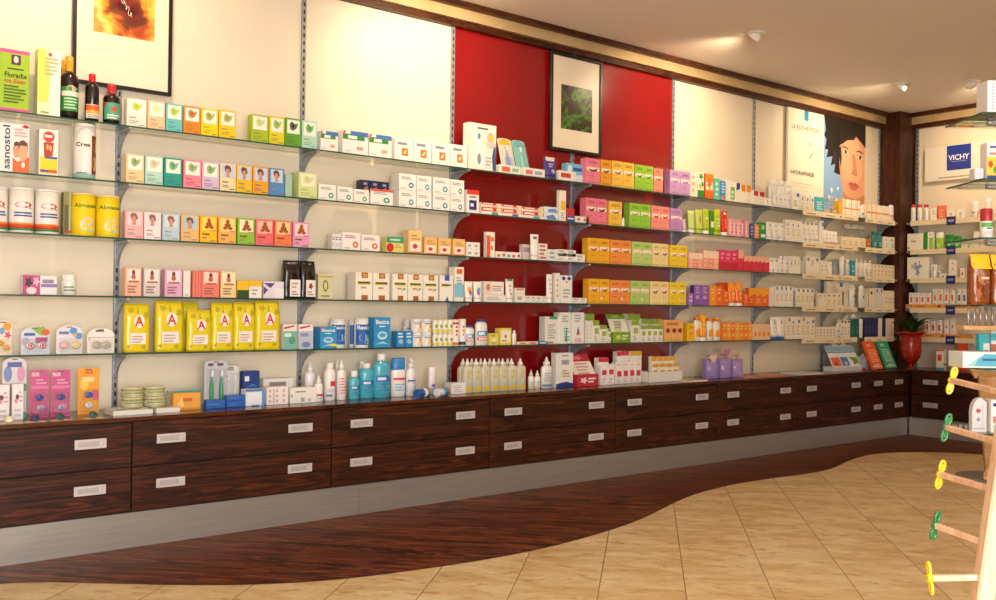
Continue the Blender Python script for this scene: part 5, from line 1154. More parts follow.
I('t', 701.2, 707.6, 314.3, 'tall yellow orange tube with white cap', 'tube', 'f7a81c', 'e .2,.72,.8,.96,f8c02a;l .3,.3,.7,.6,2,f8dca0', d=.035, dep=.176)
I('b', 708.2, 714.4, 318, 'white sun lotion bottle with orange cap', 'bottle', 'f4efe4', SB, d=.035, cap='f08418', ch=.12, neck=.62)
I('b', 715, 721.6, 318.3, 'white sun lotion bottle with orange cap', 'bottle', 'f4efe4', SB, d=.035, cap='f08418', ch=.12, neck=.62)
I('c', 722.4, 752.2, 322.5, 'slim orange carton', 'box', ['f0861a', 'f5a01e', 'ee7a1a', 'f6a828', 'f28e1e', 'f0801a', 'f5981e'], 'e .2,.2,.8,.4,f8c860;l .2,.6,.8,.85,2,fadba0', n=7, d=.035)
I('c', 753, 770.4, 324, 'pale peach carton, orange spot', 'box', ['f4cba0', 'f2c8a8', 'f0c090', 'eec6a4'], 'e .2,.2,.8,.5,f0852a', n=4, d=.035)
I('t', 771.4, 785, 317, 'white tube with dark blue cap', 'tube', 'f4f0e8', 'p 2f68b0,.45,.6,.6,.6,.65,.8,.5,.85;l .3,.2,.6,.5,2,d0c8b8', n=2, d=.03, cap='1f5aa4', ch=.13)
I('c', 786, 815, 317, 'tall white carton, blue top tab', 'box', 'efe5d2', ['r .5,.8,.8,.94,2a78c0;l .2,.2,.8,.6,4,cdbf9f', 'e .3,.7,.6,.8,2a4a90;l .2,.2,.8,.6,4,cdbf9f', 'r .4,.72,.8,.86,2a78c0;l .2,.2,.8,.6,3,cdbf9f'], n=6, d=.035)
I('c', 816, 836, 326.6, 'small cream carton in a low row', 'box', 'f0e2c8', 'l .2,.2,.8,.8,3,a8a8b8', n=6, d=.03)
I('b', 836.6, 840, 324, 'small white bottle, blue mark', 'bottle', 'eee8dc', 'r .3,.6,.6,.8,2a68b8', d=.02)
I('c', 840.6, 850.2, 320, 'white carton with black top mark', 'box', 'f0e6d4', 'r .3,.84,.8,.96,1c1c24;l .2,.2,.8,.6,3,cdbf9f', n=3, d=.04)
I('c', 850.8, 859.2, 319.3, 'dark teal carton', 'box', '145c58', 'l .3,.2,.8,.6,3,3f8a84', n=2, d=.04)
I('b', 844, 858, 314, 'white bottle top rising behind the dark cartons', 'bottle', 'eeebe4', '', n=2, d=.03, o=.06, top='drop')
I('b', 859.8, 863.6, 319, 'white cream bottle', 'bottle', 'f0eadf', '', d=.025, top='wide')
I('c', 864.4, 878, 317.6, 'navy blue carton', 'box', '27295e', 'l .3,.2,.8,.6,3,5a5c94', n=4, d=.04)
I('c', 878.6, 896, 318.6, 'slim cream carton beside navy ones', 'box', ['f0e0c4', '2a2a5a', 'f0dcc0', 'e8d4b4', 'f0dcc0'], '', n=5, d=.04)

# ------------------------------------------------------------------ WORKTOP, left wall
level('L', 5)
r_ = I('p', 2.5, 27, 357.5, 'tall soother display card with teal band and blue soother', 'blister pack', 'dcd8dc', 'r 0,.44,1,.56,2fa890;r 0,0,1,.1,2fa890;e .05,.6,.4,.86,7a90c8;e .6,.6,.95,.86,d89ac0;l .2,.84,.8,.92,1,5a6ab0;e .3,.24,.7,.56,8a8a90', items=[(.5, .34, .3, '2a58b0', '3a68c0')], d=.02, dep=.27)
for a, b, y in ((-6, 9.4, 385), (11.6, 23.4, 384)): I('c', a, b, y, 'small white carton with tiny girl print' + (' cut by the frame' if a < 0 else ''), 'box', 'f0e8ec', 'e .3,.56,.6,.72,6a3a4a;e .2,.46,.5,.6,e0889a;l .6,.5,.9,.8,3,d8a8b8;l .2,.1,.8,.3,2,c8c0c8', d=.05, dep=.33)
for a, b in ((30.6, 49.6), (51.6, 71.3)):
    I('p', a, b, 370, 'pink blister card with blue soothers', 'blister pack', 'cf5a96', 't .08,.86,.5,.95,f4e8ee,NUK;r .04,.6,.96,.66,dc86b2;l .3,.7,.9,.8,2,e8a8c8;r .06,.02,.94,.1,b84484', items=[(.5, .42, .44, '4a62c0', '3a50b0'), (.55, .2, .42, 'e6dce8', '5a70c8')], d=.022, rr=.06, dep=.29)
I('p', 78.4, 100, 368, 'yellow blister card with blue soother', 'blister pack', 'f0a63c', 't .34,.86,.72,.94,d0303a,NUK;e .1,.5,.5,.8,f6cc5a;r .7,.3,.98,.52,d85a80;l .2,.7,.8,.8,1,f6dca0', items=[(.5, .42, .4, '3a68c8', '2f58b8'), (.5, .2, .4, 'e8e8f0', 'd8d8e8')], d=.022, rr=.06, dep=.27)
def loose_soother(px, py, shield, ring, desc):
    dp = .345; s = solve_s(px, dp, CT+.01); r = empty('pacifier', (s, -dp, CT+.0004), random.uniform(-.3, .3))
    mb = MB(); mb.box((-.042, -.022, 0), (.042, .03, .0012), mat('d9c09a', .5)); mb.build('card', r)
    q = Matrix.Translation((0, -.004, .017)) @ Matrix.Rotation(1.15, 4, 'X')
    mb = MB(); mb.lathe([(.0005, .004), (.014, .0032), (.020, 0), (.016, -.002), (.0005, -.003)], mat(shield, .2, coat=.5), 18, sy=.8, mtx=q); mb.build('shield', r)
    mb = MB(); mb.tube([q @ Vector((.013*math.cos(a), .010*math.sin(a)-.004, .008)) for a in [2*pi*i/14 for i in range(14)]], .0022, mat(ring, .25, coat=.4), 6, True); mb.build('ring', r)
    mb = MB(); mb.lathe([(.006, -.002), (.005, -.010), (.008, -.018), (.006, -.024), (.0005, -.026)], mat('e9d9b8', .2), 12, mtx=q); mb.build('teat', r)
    own(r, desc, 'pacifier')
loose_soother(9, 411, 'efe8dc', 'e8d8a8', 'cream white soother lying on a card')
loose_soother(35, 411, '23285e', '5a4a90', 'dark blue soother lying on a card')
loose_soother(60, 410, '2f5f62', '3a4a50', 'dark teal soother lying on a card, left one')
loose_soother(93, 408, '35605a', '3f6a64', 'dark teal soother lying on a card, right one')
def flatpack(x0, x1, dp, hgt, dd, col, deco, desc, cat, lay=1, z=0, rz=0, name='book'):
    s0 = solve_s(x0, dp, CT); s1 = solve_s(x1, dp, CT); r = empty(name, ((s0+s1)/2, -dp+dd/2, CT+.0004+z), rz)
    w = s1-s0; mb = MB()
    mb.box((-w/2+.002, -dd/2+.002, .0012), (w/2-.001, dd/2-.002, hgt-.0012), mat('e9e4da', .7)); mb.build('pages', r)
    mb = MB(); mb.box((-w/2, -dd/2, 0), (w/2, dd/2, .001), mat(col, .4)); mb.box((-w/2, -dd/2, hgt-.001), (w/2, dd/2, hgt), mat(col, .4)); mb.box((w/2-.001, -dd/2, 0), (w/2, dd/2, hgt), mat(col, .4))
    if deco: mb.deco(deco, lambda u, v, e: (-w/2+w*u, -dd/2+dd*v, hgt+e))
    mb.build('cover', r); own(r, desc, cat); return r
flatpack(113, 153, .31, .022, .16, 'd9d6d2', 'e .5,.2,.8,.6,b8905a;r .1,.1,.4,.3,8fa0a8', 'thick grey white book lying under the cream tins', 'book')
flatpack(156, 180, .30, .022, .14, 'e4e0d8', 'e .2,.2,.8,.7,c0a05a;r .1,.7,.9,.9,4a6a4a', 'thick pale book lying right of the grey one', 'book')
for a, b, nm in ((124.6, 145.6, 'left'), (147.2, 168, 'right')):
    zz = .0228
    for q, w_ in enumerate(('lower', 'upper')):
        o_ = I('k', a, b, 360, 'flat round cream tin, %s of the %s stack' % (w_, nm), 'tin', 'd9d4a8', 'r .05,.1,.95,.4,b8b88a;l .1,.5,.9,.7,1,8a9a78', d=.09, dep=.335, z=zz, lid='e2dcae', lh=.22)[0]
        hgt = .046; tot = max(v[2] for c_ in o_.children for v in c_.bound_box); o_.scale = (1, 1, hgt/tot); zz += hgt+.0008
I('c', 170, 201, 390.5, 'teal edged white carton behind the orange one', 'box', 'dfe8e2', 'r 0,.7,1,1,2fa094;r 0,0,.08,1,2fa094;r .92,0,1,1,2fa094', d=.05, dep=.26)
I('c', 173.4, 200.6, 393, 'low orange yellow carton', 'box', 'efa848', 'l .3,.5,.8,.7,1,d06a3a;r 0,.0,1,.12,d8903a;p f6cc80,.1,.2,.4,.2,.3,.8', d=.05, dep=.33)
I('o', 205.4, 228.6, 360.5, 'tall blister pack with two green toothbrushes', 'blister pack', 'c3c6d8', 'l .15,.88,.45,.94,1,5a5a68;l .55,.88,.85,.94,1,5a5a68', d=.03, dep=.31, br=('1f9a5a', '1f9a5a'))
I('o', 224, 240, 366, 'clear blister pack with white toothbrushes', 'blister pack', 'dcdcdc', 'l .2,.88,.8,.94,1,9a9aa0', d=.03, dep=.25, br=('e6e6e6', 'dcdcdc'))
I('c', 206, 225.6, 399.8, 'low blue tray carton under green toothbrushes', 'box', '2f62b4', 'l .1,.4,.8,.6,1,4a7cc8', d=.035, dep=.355)
lo = I('c', 226.4, 245.6, 400.5, 'low blue tray carton, lower of two', 'box', '2f62b4', 'l .1,.4,.8,.6,1,4a7cc8', d=.04, dep=.34)
I('c', 226.4, 245.6, 395.3, 'low blue tray carton, upper of two', 'box', '3568ba', 'l .1,.4,.8,.6,1,4a7cc8', d=.04, dep=.34, z=max(v[2] for v in lo[0].bound_box)+.0008)
I('c', 242.6, 259.5, 371, 'dark blue carton with orange sun', 'box', '1b3f86', 'e .12,.1,.7,.45,e8a060;e .16,.12,.66,.3,c86a3a;l .1,.7,.5,.85,1,d8e0f0;p 4a80c8,.1,.5,.6,.62,.9,.5,.6,.56', d=.04, dep=.24)
I('c', 263, 293.5, 378.5, 'long white carton with black band, behind', 'box', 'e8e4e4', 'r 0,0,1,.5,2a2428;l .2,.66,.8,.86,1,8a8488', d=.05, dep=.18)
I('c', 245.6, 264.5, 389.2, 'pale blue and white carton with blue edges', 'box', 'e6e8f2', 'r 0,.86,1,1,4a88c8;r .86,0,1,1,5a9ad0;r .1,.15,.8,.8,eceef6;r .3,0,.7,.06,2a62b0', d=.06, dep=.34)
I('c', 266.6, 288.4, 386.8, 'white carton patterned with rows of pink loops', 'box', 'f1e9e4', 'e .08,.7,.2,.86,e0a0b0;e .4,.7,.52,.86,e0a0b0;e .72,.7,.84,.86,e0a0b0;e .08,.42,.2,.58,e0a0b0;e .4,.42,.52,.58,e0a0b0;e .72,.42,.84,.58,e0a0b0;e .08,.14,.2,.3,e0a0b0;e .4,.14,.52,.3,e0a0b0;e .72,.14,.84,.3,e0a0b0;r .3,.1,.33,.9,c8403a', d=.06, dep=.34)
I('c', 290, 316.4, 387.6, 'long white carton with small barcode', 'box', 'f1ece8', 'l .2,.7,.7,.78,1,8a8a92;r .4,.1,.55,.36,a8a8ac;r .66,.1,.8,.3,d8b8b8;r .04,.4,.08,.6,c8403a', d=.07, dep=.335)
WB = 'r .3,.4,.8,.62,c83a50;l .2,.1,.8,.3,3,b8a8b8'
I('b', 306.6, 317, 362, 'white spray bottle with pointed nozzle behind carton', 'bottle', 'f0eaf0', 'r .5,.35,.95,.5,d02a50;l .1,.1,.8,.3,3,c0a8c0', d=.05, dep=.2, top='drop', ch=.24)
I('b', 315.8, 324.6, 375, 'small white spray bottle with red label', 'bottle', 'f3efee', 'r .2,.3,.85,.45,d8384a;l .3,.1,.7,.2,1,b8b8c0', d=.04, dep=.32, top='drop', ch=.3)
I('b', 326.2, 337, 363, 'white bottle with red square and ribbed cap', 'bottle', 'f3f0ef', 'r .4,.52,.9,.72,d8304a;l .1,.1,.6,.2,1,6a80b8;l .2,.3,.9,.4,2,d8b8bc', d=.05, dep=.3, top='cap', ch=.14, neck=.5)
I('b', 335, 342.4, 359.5, 'white spray bottle hidden behind the red square bottle', 'bottle', 'f3efee', '', d=.04, dep=.2, top='drop', ch=.26)
I('b', 338.4, 347.4, 359.5, 'tall white bottle with pink lettering and nozzle', 'bottle', 'f4efee', 'l .2,.2,.8,.85,6,e08a90', d=.045, dep=.3, top='drop', ch=.24)
AQ = 'r .1,.5,.9,.72,2f6fc0;l .2,.2,.8,.45,3,3a80b0;l .2,.56,.8,.66,1,d8ecf8'
I('b', 350.6, 361, 371, 'small aqua blue bottle with white cap', 'bottle', '58bcd4', AQ, d=.045, dep=.31, ch=.2, neck=.5, glass=0)
I('b', 360, 367, 361.5, 'aqua bottle top seen between two others', 'bottle', '58bcd4', AQ, d=.05, dep=.2, ch=.2, neck=.5)
I('b', 362, 375.8, 363.5, 'middle sized aqua blue bottle with white cap', 'bottle', '4fb8d0', AQ, d=.06, dep=.3, ch=.14, neck=.42)
I('b', 375.8, 392.4, 354, 'largest aqua blue bottle with white cap', 'bottle', '4fb6d0', AQ, d=.07, dep=.31, ch=.15, neck=.36)
I('b', 393.2, 407.4, 358.3, 'white bottle with wide blue cap', 'bottle', 'f2f0ef', 'r .1,.66,.9,.76,d83a58;l .2,.2,.8,.5,3,8ac0e0;e .2,.1,.9,.25,d8e8f4', d=.055, dep=.3, cap='2f86d0', top='wide', ch=.22)
I('b', 404, 409.5, 357.5, 'slim bottle nozzle behind the blue cap', 'bottle', 'eceef0', '', d=.035, dep=.2, top='drop', ch=.25)
I('b', 408, 416.8, 358, 'white spray bottle with orange ring and blue wave', 'bottle', 'f0f0f2', 'e .1,.5,.9,.78,e0602a;e .2,.55,.8,.73,f0f0f2;r .1,.6,.9,.68,3a68b8;p 2a58a8,0,.1,1,.2,1,.4,0,.3', d=.045, dep=.3, top='spray', ch=.26)
I('b', 429.6, 436.8, 367, 'small white can with purple swirl standing behind rolls', 'bottle', 'f0eaee', 'r 0,.02,1,.3,9ac0e4;e .3,.35,.8,.55,8a6ab8', d=.035, dep=.25, top='wide', ch=.2)
def roll(x0, x1, py, r0, c1, c2, desc):
    dp = .34; s0 = solve_s(x0, dp, CT+.02); s1 = solve_s(x1, dp, CT+.02); r = empty('foil_tube', ((s0+s1)/2, -dp+.03, CT+.0004), .35); L_ = s1-s0
    q = Matrix.Translation((-L_/2, 0, r0+.0005)) @ Matrix.Rotation(pi/2, 4, 'Y')
    mb = MB(); mb.lathe([(r0*.97, 0), (r0, .004), (r0, L_-.01)], mat(c1, .3), 22, mtx=q)
    mb.lathe([(r0+.0005, L_*.5), (r0+.0005, L_*.85)], mat(c2, .3), 22, mtx=q); mb.build('body', r)
    q2 = q @ Matrix.Translation((0, 0, L_-.01)); mb = MB()
    mb.lathe([(r0, 0), (r0*1.03, .004), (r0*1.03, .012), (r0*.85, .012), (r0*.8, .004), (.0005, .002)], mat('c8a078', .18, metal=.8), 22, mtx=q2); mb.build('metal_end', r)
    own(r, desc, 'tube')
roll(417.5, 433, 392, .024, '2a5fae', 'e4e8f2', 'blue foil tube lying with its copper end forward')
roll(437.5, 452, 392, .023, 'e3e6ee', '4a90cc', 'pale foil tube lying with its copper end forward')
I('c', 451.5, 466, 383, 'white carton lying beside the clear liquid bottles', 'box', 'eeeaec', 'l .15,.2,.8,.8,4,c8b4bc', d=.07, dep=.33)
LQ = 'r .08,.02,.92,.2,e0bc28;e .3,.36,.7,.52,b8ccd4;l .25,.62,.75,.72,1,d8c060;e .4,.84,.7,.96,e0c040'
for i, a in enumerate((464.6, 473.4, 482.2, 491.2, 500, 508.8, 517.6)): I('b', a, a+8.7, 358.5, 'clear solution bottle with yellow foot label, front row', 'bottle', 'd3cfb8', LQ, d=.04, dep=.33, top='drop', ch=.2, neck=.4, cap='f2efe6', sy=.62, sq=1, gap=.0004)
for i, a in enumerate((460.2, 469, 478, 487, 496, 505)): I('b', a, a+8.7, 358.5, 'clear solution bottle in the row behind', 'bottle', 'c9c4b0', LQ, d=.04, dep=.27, top='drop', ch=.2, neck=.4, cap='dedad0', sy=.62, sq=1, gap=.0004)
I('b', 529.6, 535.2, 370, 'small white dropper bottle with gold foot, left of two', 'bottle', 'f3f1ea', 'r 0,.02,1,.14,d8b040;l .2,.3,.8,.6,2,b8b8bc', d=.03, dep=.29, top='drop', ch=.3)
I('b', 535.8, 541.6, 370.3, 'small white dropper bottle with gold foot, right of two', 'bottle', 'f3f1ea', 'r 0,.02,1,.14,d8b040;l .2,.3,.8,.6,2,b8b8bc', d=.03, dep=.29, top='drop', ch=.3)
I('b', 543.3, 553.8, 357, 'larger white bottle with blue foot and pointed tip', 'bottle', 'f0eeea', 'r 0,.02,1,.14,5a78b8;l .2,.3,.8,.8,5,b0b4bc', d=.045, dep=.3, top='drop', ch=.26)
I('c', 556, 573, 353, 'tall white carton with dark blue foot, gold print', 'box', 'eceae8', 'p 2f3a88,0,0,1,0,1,.1,.6,.16,0,.1;l .3,.66,.8,.8,1,a0a0a8;l .35,.3,.8,.5,3,c89a5a;r .3,.9,.7,.94,9a9ab0', d=.05, dep=.3)
I('s', 577.5, 598.5, 355, 'leaning red and white card display', 'card display', 'ecdcda', 'r 0,.72,1,1,b8283c;r 0,0,1,.16,b8283c;f .2,.76,.7,.96,e8788a;l .2,.24,.8,.66,4,c8a0a4', pocket='c02c40', pd='f .1,.2,.5,.8,f0d8dc;l .5,.3,.9,.7,2,f4e4e4', d=.12, dep=.33)
RW = 'r 0,.84,1,1,c83048;r .25,.34,.9,.6,d03a50;l .2,.06,.8,.26,3,c8c0c0'
I('c', 598, 608.5, 358, 'white and red carton in the second row', 'box', 'efeae6', RW, n=2, d=.04, dep=.27)
I('c', 600.5, 614.5, 364.5, 'small white carton with red square', 'box', 'f1ece6', 'r .2,.5,.85,.74,d03a50;l .2,.1,.8,.3,2,c8c0c0', n=2, d=.04, dep=.31)
I('c', 615.5, 641, 362, 'white carton with red square in the front row', 'box', 'f1ece6', RW.replace('r 0,.84,1,1,c83048', 'r .2,.86,.8,.9,d8a8a8'), n=4, d=.04, dep=.3)
I('c', 616.5, 628.5, 351.5, 'tall white carton with red top behind', 'box', 'e6e2e0', 'r 0,.86,1,1,c8304a', n=3, d=.04, dep=.24)
I("c", 629.5, 641.5, 351, 'tall white carton with yellow top behind', 'box', 'e6e2e0', 'r 0,.86,1,1,d8a828', n=3, d=.04, dep=.24)
def tray(x0, x1, yt, yi):
    dp = .265; zz = CT+.0004; s0 = solve_s(x0, dp, zz); s1 = solve_s(x1, dp, zz); h = solve_z(yt, (s0+s1)/2, dp)-zz; w = s1-s0; dd = .12
    mb = MB(); m = mat('e9e4de', .5); t = .0015
    mb.box((-w/2, -dd/2, 0), (w/2, dd/2, t), m); mb.box((-w/2, -dd/2, 0), (w/2, -dd/2+t, h), m); mb.box((-w/2, dd/2-t, 0), (w/2, dd/2, h), m)
    mb.box((-w/2, -dd/2, 0), (-w/2+t, dd/2, h), m); mb.box((w/2-t, -dd/2, 0), (w/2, dd/2, h), m)
    o = mb.build('card_tray'); o.location = ((s0+s1)/2, -dp+dd/2, zz); own(o, 'open white cardboard tray holding yellow cartons', 'tray')
    ot = MB(); 
tray(648.5, 682.5, 371.5, 0)
YT = 'r 0,.82,1,1,dda02a;r .2,.4,.85,.66,e8b03a;e .3,.42,.7,.64,d8702a;l .2,.1,.8,.3,2,c8c0b0'
I('c', 652, 679, 363.8, 'white carton with orange fruit, front row in tray', 'box', 'efeae0', YT, n=4, d=.03, dep=.345, z=.002, gap=.006)
I('c', 651, 675, 356.5, 'yellow topped carton, rear row in tray', 'box', 'ece6d8', YT, n=4, d=.03, dep=.296, z=.002, gap=.006)
flatpack(689, 708, .37, .012, .2, 'c9a982', 'r .1,.1,.9,.4,a88a60', 'thin tan catalogue lying right of the white tray', 'book', rz=.02)
# lavender bags
for i, (a, b, y, c) in enumerate([(706.5, 719.5, 350, 'd8b0d8'), (720.5, 732.5, 349, 'c8b0e0'), (733, 744.4, 350.5, 'c8b4e0')]):
    dp = .25; zz = CT+.0004; s0 = solve_s(a, dp, zz); s1 = solve_s(b, dp, zz); w = s1-s0; h = solve_z(y, (s0+s1)/2, dp)-zz
    r = empty('gift_bag', ((s0+s1)/2, -dp+.03, zz))
    mb = MB(); mb.box((-w*.42, -.022, .001), (w*.42, .02, h*.68), mat('a48ad4', .45), .002)
    mb.deco('l .2,.2,.8,.8,5,bcaae2', lambda u, v, e: (-w*.42+w*.84*u, -.022-e, h*.68*v)); mb.build('lavender_pack', r)
    mb = MB(); pts = []
    n = 16; prof = [(.5, 0), (.52, h*.3), (.5, h*.62), (.36, h*.72), (.14, h*.8), (.2, h*.88), (.42, h)]
    mb.lathe([(p*w, z) for p, z in prof], M_CLEAR, n, sy=.8, fn=lambda x, y, z, a, i: (x*(1+.05*math.sin(5*a+i)), y, z)); mb.build('cellophane', r)
    mb = MB(); mb.lathe([(.15*w, h*.785), (.17*w, h*.8), (.15*w, h*.815)], mat('c8326a', .4), 12); mb.tube([(0, -.02, h*.8), (-w*.2, -.028, h*.72), (-w*.3, -.03, h*.5)], .0025, mat('c8326a', .4), 6)
    mb.build('ribbon', r)
    if i < 2:
        mb = MB(); cx = -.004; s_ = w*.28; cz = h*.72 if i == 0 else h*.9
        pts = [(cx+s_*1.0*math.sin(t)**3, cz+s_*(.8*math.cos(t)-.3*math.cos(2*t)-.1*math.cos(3*t))) for t in [2*pi*q/24 for q in range(24)]]
        mb.prism(pts, -.036, -.034, mat('ecd0c8' if i == 0 else 'c86ab0', .4)); mb.build('heart_tag', r)
    own(r, ['cellophane bag of lavender with pale heart tag', 'cellophane bag of lavender with pink heart tag', 'cellophane bag of lavender without a tag'][i], 'gift bag')
flatpack(748, 768, .34, .003, .16, 'd8652a', 'r .1,.1,.5,.5,e8c8a0', 'orange leaflet lying on the worktop, left', 'leaflet', name='leaflet')
flatpack(769, 789, .33, .003, .16, 'e0733a', 'r .2,.2,.7,.6,e8a070', 'orange leaflet lying on the worktop, right', 'leaflet', name='leaflet')
flatpack(802, 824, .36, .012, .2, 'd6d2d0', 'r .1,.1,.9,.4,b8b8c0', 'stack of white papers lying beside the card display', 'papers', name='paper_stack')
I('s', 834, 862, 346, 'slanted white display with red, blue, green packets', 'card display', 'e3e6ea', 'r 0,.74,1,.98,8fb0cc;r .0,.68,1,.73,5a88b0;r .04,.12,.34,.5,e06a50;r .37,.12,.63,.5,4a80c8;p 5a9a3a,.66,.5,.97,.12,.97,.45;e .12,.16,.22,.3,8a3a20;e .46,.16,.56,.3,f0d040;e .78,.16,.88,.3,b04a20', pocket='d9dade', pd='r 0,.8,1,1,e9eaec', d=.10, dep=.36, pk=.2)
_o = ITEMS[-1][0]
_w = max(v[0] for v in _o.children[0].bound_box); _h = max(v[2] for c_ in _o.children for v in c_.bound_box)
mb = MB(); mb.prism([(_w*.5*math.cos(a), _h-.02+_w*.55*math.sin(a)) for a in [pi*i/14 for i in range(15)]], .040, .043, mat('d7dde2', .4))
mb.deco('e .34,.1,.66,.6,c0492a;e .4,.55,.6,.9,d8a080;e .42,.2,.58,.5,e8c8a0', lambda u, v, e: (-_w*.5+_w*u, .0398-e, _h-.012+_w*.5*v)); mb.build('round_header', _o)
I('b', 862.5, 867.5, 354, 'white bottle behind grey carton', 'bottle', 'eee6dc', '', d=.04, dep=.2, top='round', ch=.3)
I('c', 860.5, 869, 356.5, 'small grey carton with red foot', 'box', 'aeb2b8', 'r 0,0,.6,.14,c82a3a;l .2,.4,.8,.7,3,c8ccd0', d=.06, dep=.33)
for a, b, y, c, dk, nm in [(871, 884, 339.5, 'ef5a22', 'f6b08a', 'orange red book leaning back against the wall'), (885, 897.5, 339, '2aa884', 'b8d8c0', 'sea green book leaning back against the wall')]:
    dp = .2; zz = CT+.0004; s0 = solve_s(a+1.5, dp+.1, zz); s1 = solve_s(b-.3, dp+.1, zz); w = s1-s0; h = .255
    r = empty('book', ((s0+s1)/2, -(dp+.1), zz+.009)); r.rotation_euler = (-.4, 0, 0)
    mb = MB(); mb.box((-w/2, 0, 0), (w/2, .0015, h), mat(c, .4)); mb.box((-w/2, .0135, 0), (w/2, .015, h), mat(c, .4)); mb.box((-w/2, 0, 0), (-w/2+.0015, .015, h), mat(c, .4))
    mb.deco('r .2,.24,.8,.7,%s;l .25,.28,.75,.66,5,%s;l .2,.8,.8,.9,1,%s;r .1,.06,.9,.1,f0e0c8;l .3,.12,.8,.16,1,f0e0c8' % (dk, c, dk), lambda u, v, e, w=w: (-w/2+w*u, -e, h*v)); mb.build('cover', r)
    mb = MB(); mb.box((-w/2+.0018, .0018, .002), (w/2-.002, .0132, h-.002), mat('ece4d4', .7)); mb.build('pages', r)
    own(r, nm, 'book')

# ------------------------------------------------------------------ RIGHT WALL
RB = 'e .3,.5,.6,.6,3a58a8;l .3,.2,.7,.4,2,a8b0b8'
level('R', 0)
for a in (910, 916.5, 923): I('b', a, a+4.6, 204.5, 'white bottle with red cap', 'bottle', 'f1efe8', 'l .3,.2,.7,.8,4,b8c0c8', d=.035, cap='d02030', ch=.1, top='wide')
I('c', 930, 936.6, 208, 'slim white carton right of red caps', 'box', 'f4ecd8', 'l .4,.5,.8,.8,2,a8b0c0', d=.04)
I('c', 937.2, 944.6, 205.5, 'salmon orange carton', 'box', 'ee7a58', 'r 0,0,.16,1,e85a20;l .3,.2,.8,.7,4,f4b8a0', d=.04)
I('c', 947, 955, 209, 'white carton with blue cross', 'box', 'f3ead8', RB, d=.04)
I('c', 956.6, 965, 208.5, 'white carton with blue cross, orange side', 'box', 'f3ead8', RB, d=.04)
I('b', 970.4, 977.6, 201, 'tall white bottle', 'bottle', 'f3eee4', 'e .3,.4,.6,.5,2a50a8', d=.04, top='wide', ch=.16)
I('b', 977, 982, 210, 'small peach bottle with blue cap', 'bottle', 'f0a490', 'l .3,.2,.7,.5,2,f6d0c0', d=.03, cap='5ac0c8', dep=.175)
I('b', 984, 990.5, 198, 'tallest white bottle, cut from view by the display', 'bottle', 'f3eee4', 'e .3,.4,.6,.5,2a50a8', d=.04, top='wide', ch=.16)
level('R', 1)
I('c', 907, 922.8, 233.5, 'large white carton with green spot', 'box', 'f1e8d6', 'e .02,.1,.16,.24,8ac83a;e .2,.3,.8,.84,ece0cc;l .25,.5,.75,.6,1,b0a890;l .2,.9,.8,.94,1,c8c0a8', d=.08)
I('c', 923.6, 926.8, 232.5, 'slim dark green carton', 'box', '2f8f2a', '', d=.04)
I('c', 927.4, 932.6, 232, 'white carton with light green foot', 'box', 'f1efe0', 'r .3,0,1,.7,86cc3a;l .3,.8,.8,.9,1,b8c0a8', d=.04)
I('b', 934.6, 943, 232.5, 'lime green bottle with white cap', 'bottle', '9bd02c', 'l .3,.2,.7,.5,2,dff0a8', d=.04, top='wide', cap='eef0da', ch=.26)
I('b', 944.6, 952.6, 234.5, 'deep green pump bottle', 'bottle', '1f9a34', 'e .3,.3,.7,.6,9ae080', d=.04, top='wide', cap='138028', ch=.2)
I('b', 953.2, 960, 236, 'bright green bottle', 'bottle', '3fb03a', 'e .3,.3,.7,.6,c0f0a8', d=.04, top='wide', cap='1f8a2a', ch=.2)
I('c', 961, 967, 238.5, 'small white carton with green cap line', 'box', 'eee8d8', 'r 0,.84,1,1,3fa03a;'+RB, d=.04)
I('b', 967.6, 972.6, 239, 'small pale yellow bottle with green cap', 'bottle', 'e8e6b0', 'e .3,.3,.6,.5,3fa03a', d=.03, cap='7ab83a')
I('c', 973.4, 979, 231.8, 'white carton with blue dot', 'box', 'f1ebdf', RB, d=.04)
I('c', 980, 986.6, 223, 'white carton with small portrait', 'box', 'f0e4d4', 'e .3,.3,.9,.8,d8a080;p 3a2218,.3,.6,.5,.9,.9,.8,.6,.7', d=.03)
level('R', 2)
I('c', 907, 928.4, 257, 'large white carton with blue figure drawing', 'box', 'f2ebdc', 'l .2,.5,.8,.66,3,6a74a0;f .3,.3,.7,.86,8a94b8;f .38,.1,.62,.5,8a94b8;e .44,.6,.56,.8,f2ebdc', d=.08)
I('t', 930, 936.6, 264.5, 'white tube with blue lettering', 'tube', 'eae6e2', 'l .3,.2,.7,.8,4,6a78b0', d=.02)
I('b', 937, 940, 266, 'clear small bottle behind', 'bottle', 'd8d8d4', '', d=.02, glass=1)
I('c', 939.6, 946.4, 273.5, 'small white carton', 'box', 'f2ecdf', 'l .3,.3,.7,.6,1,8a8a98', d=.04)
I('c', 948.4, 956, 259.5, 'tall white carton with three dots', 'box', 'f0e4d4', 'e .4,.76,.6,.86,8a94b8;e .4,.46,.6,.56,8a94b8;r 0,.0,1,.1,b0785a', d=.04)
I('c', 958.8, 971.6, 268, 'small white carton with brown edge', 'box', 'f0e6d8', 'r 0,0,.2,1,c88a60;e .4,.3,.7,.6,b05a48', n=2, d=.04)
I('b', 966, 971.6, 259.5, 'clear bottle behind the small cartons', 'bottle', 'd8d4cc', '', d=.03, glass=1, o=.05)
level('R', 3)
OM = 'r .28,.4,.72,.72,e0602a;l .2,.1,.8,.26,2,b8b0a8;l .2,.84,.8,.9,1,b0a8a0'
BM_ = OM.replace('e0602a', '3a58a8')
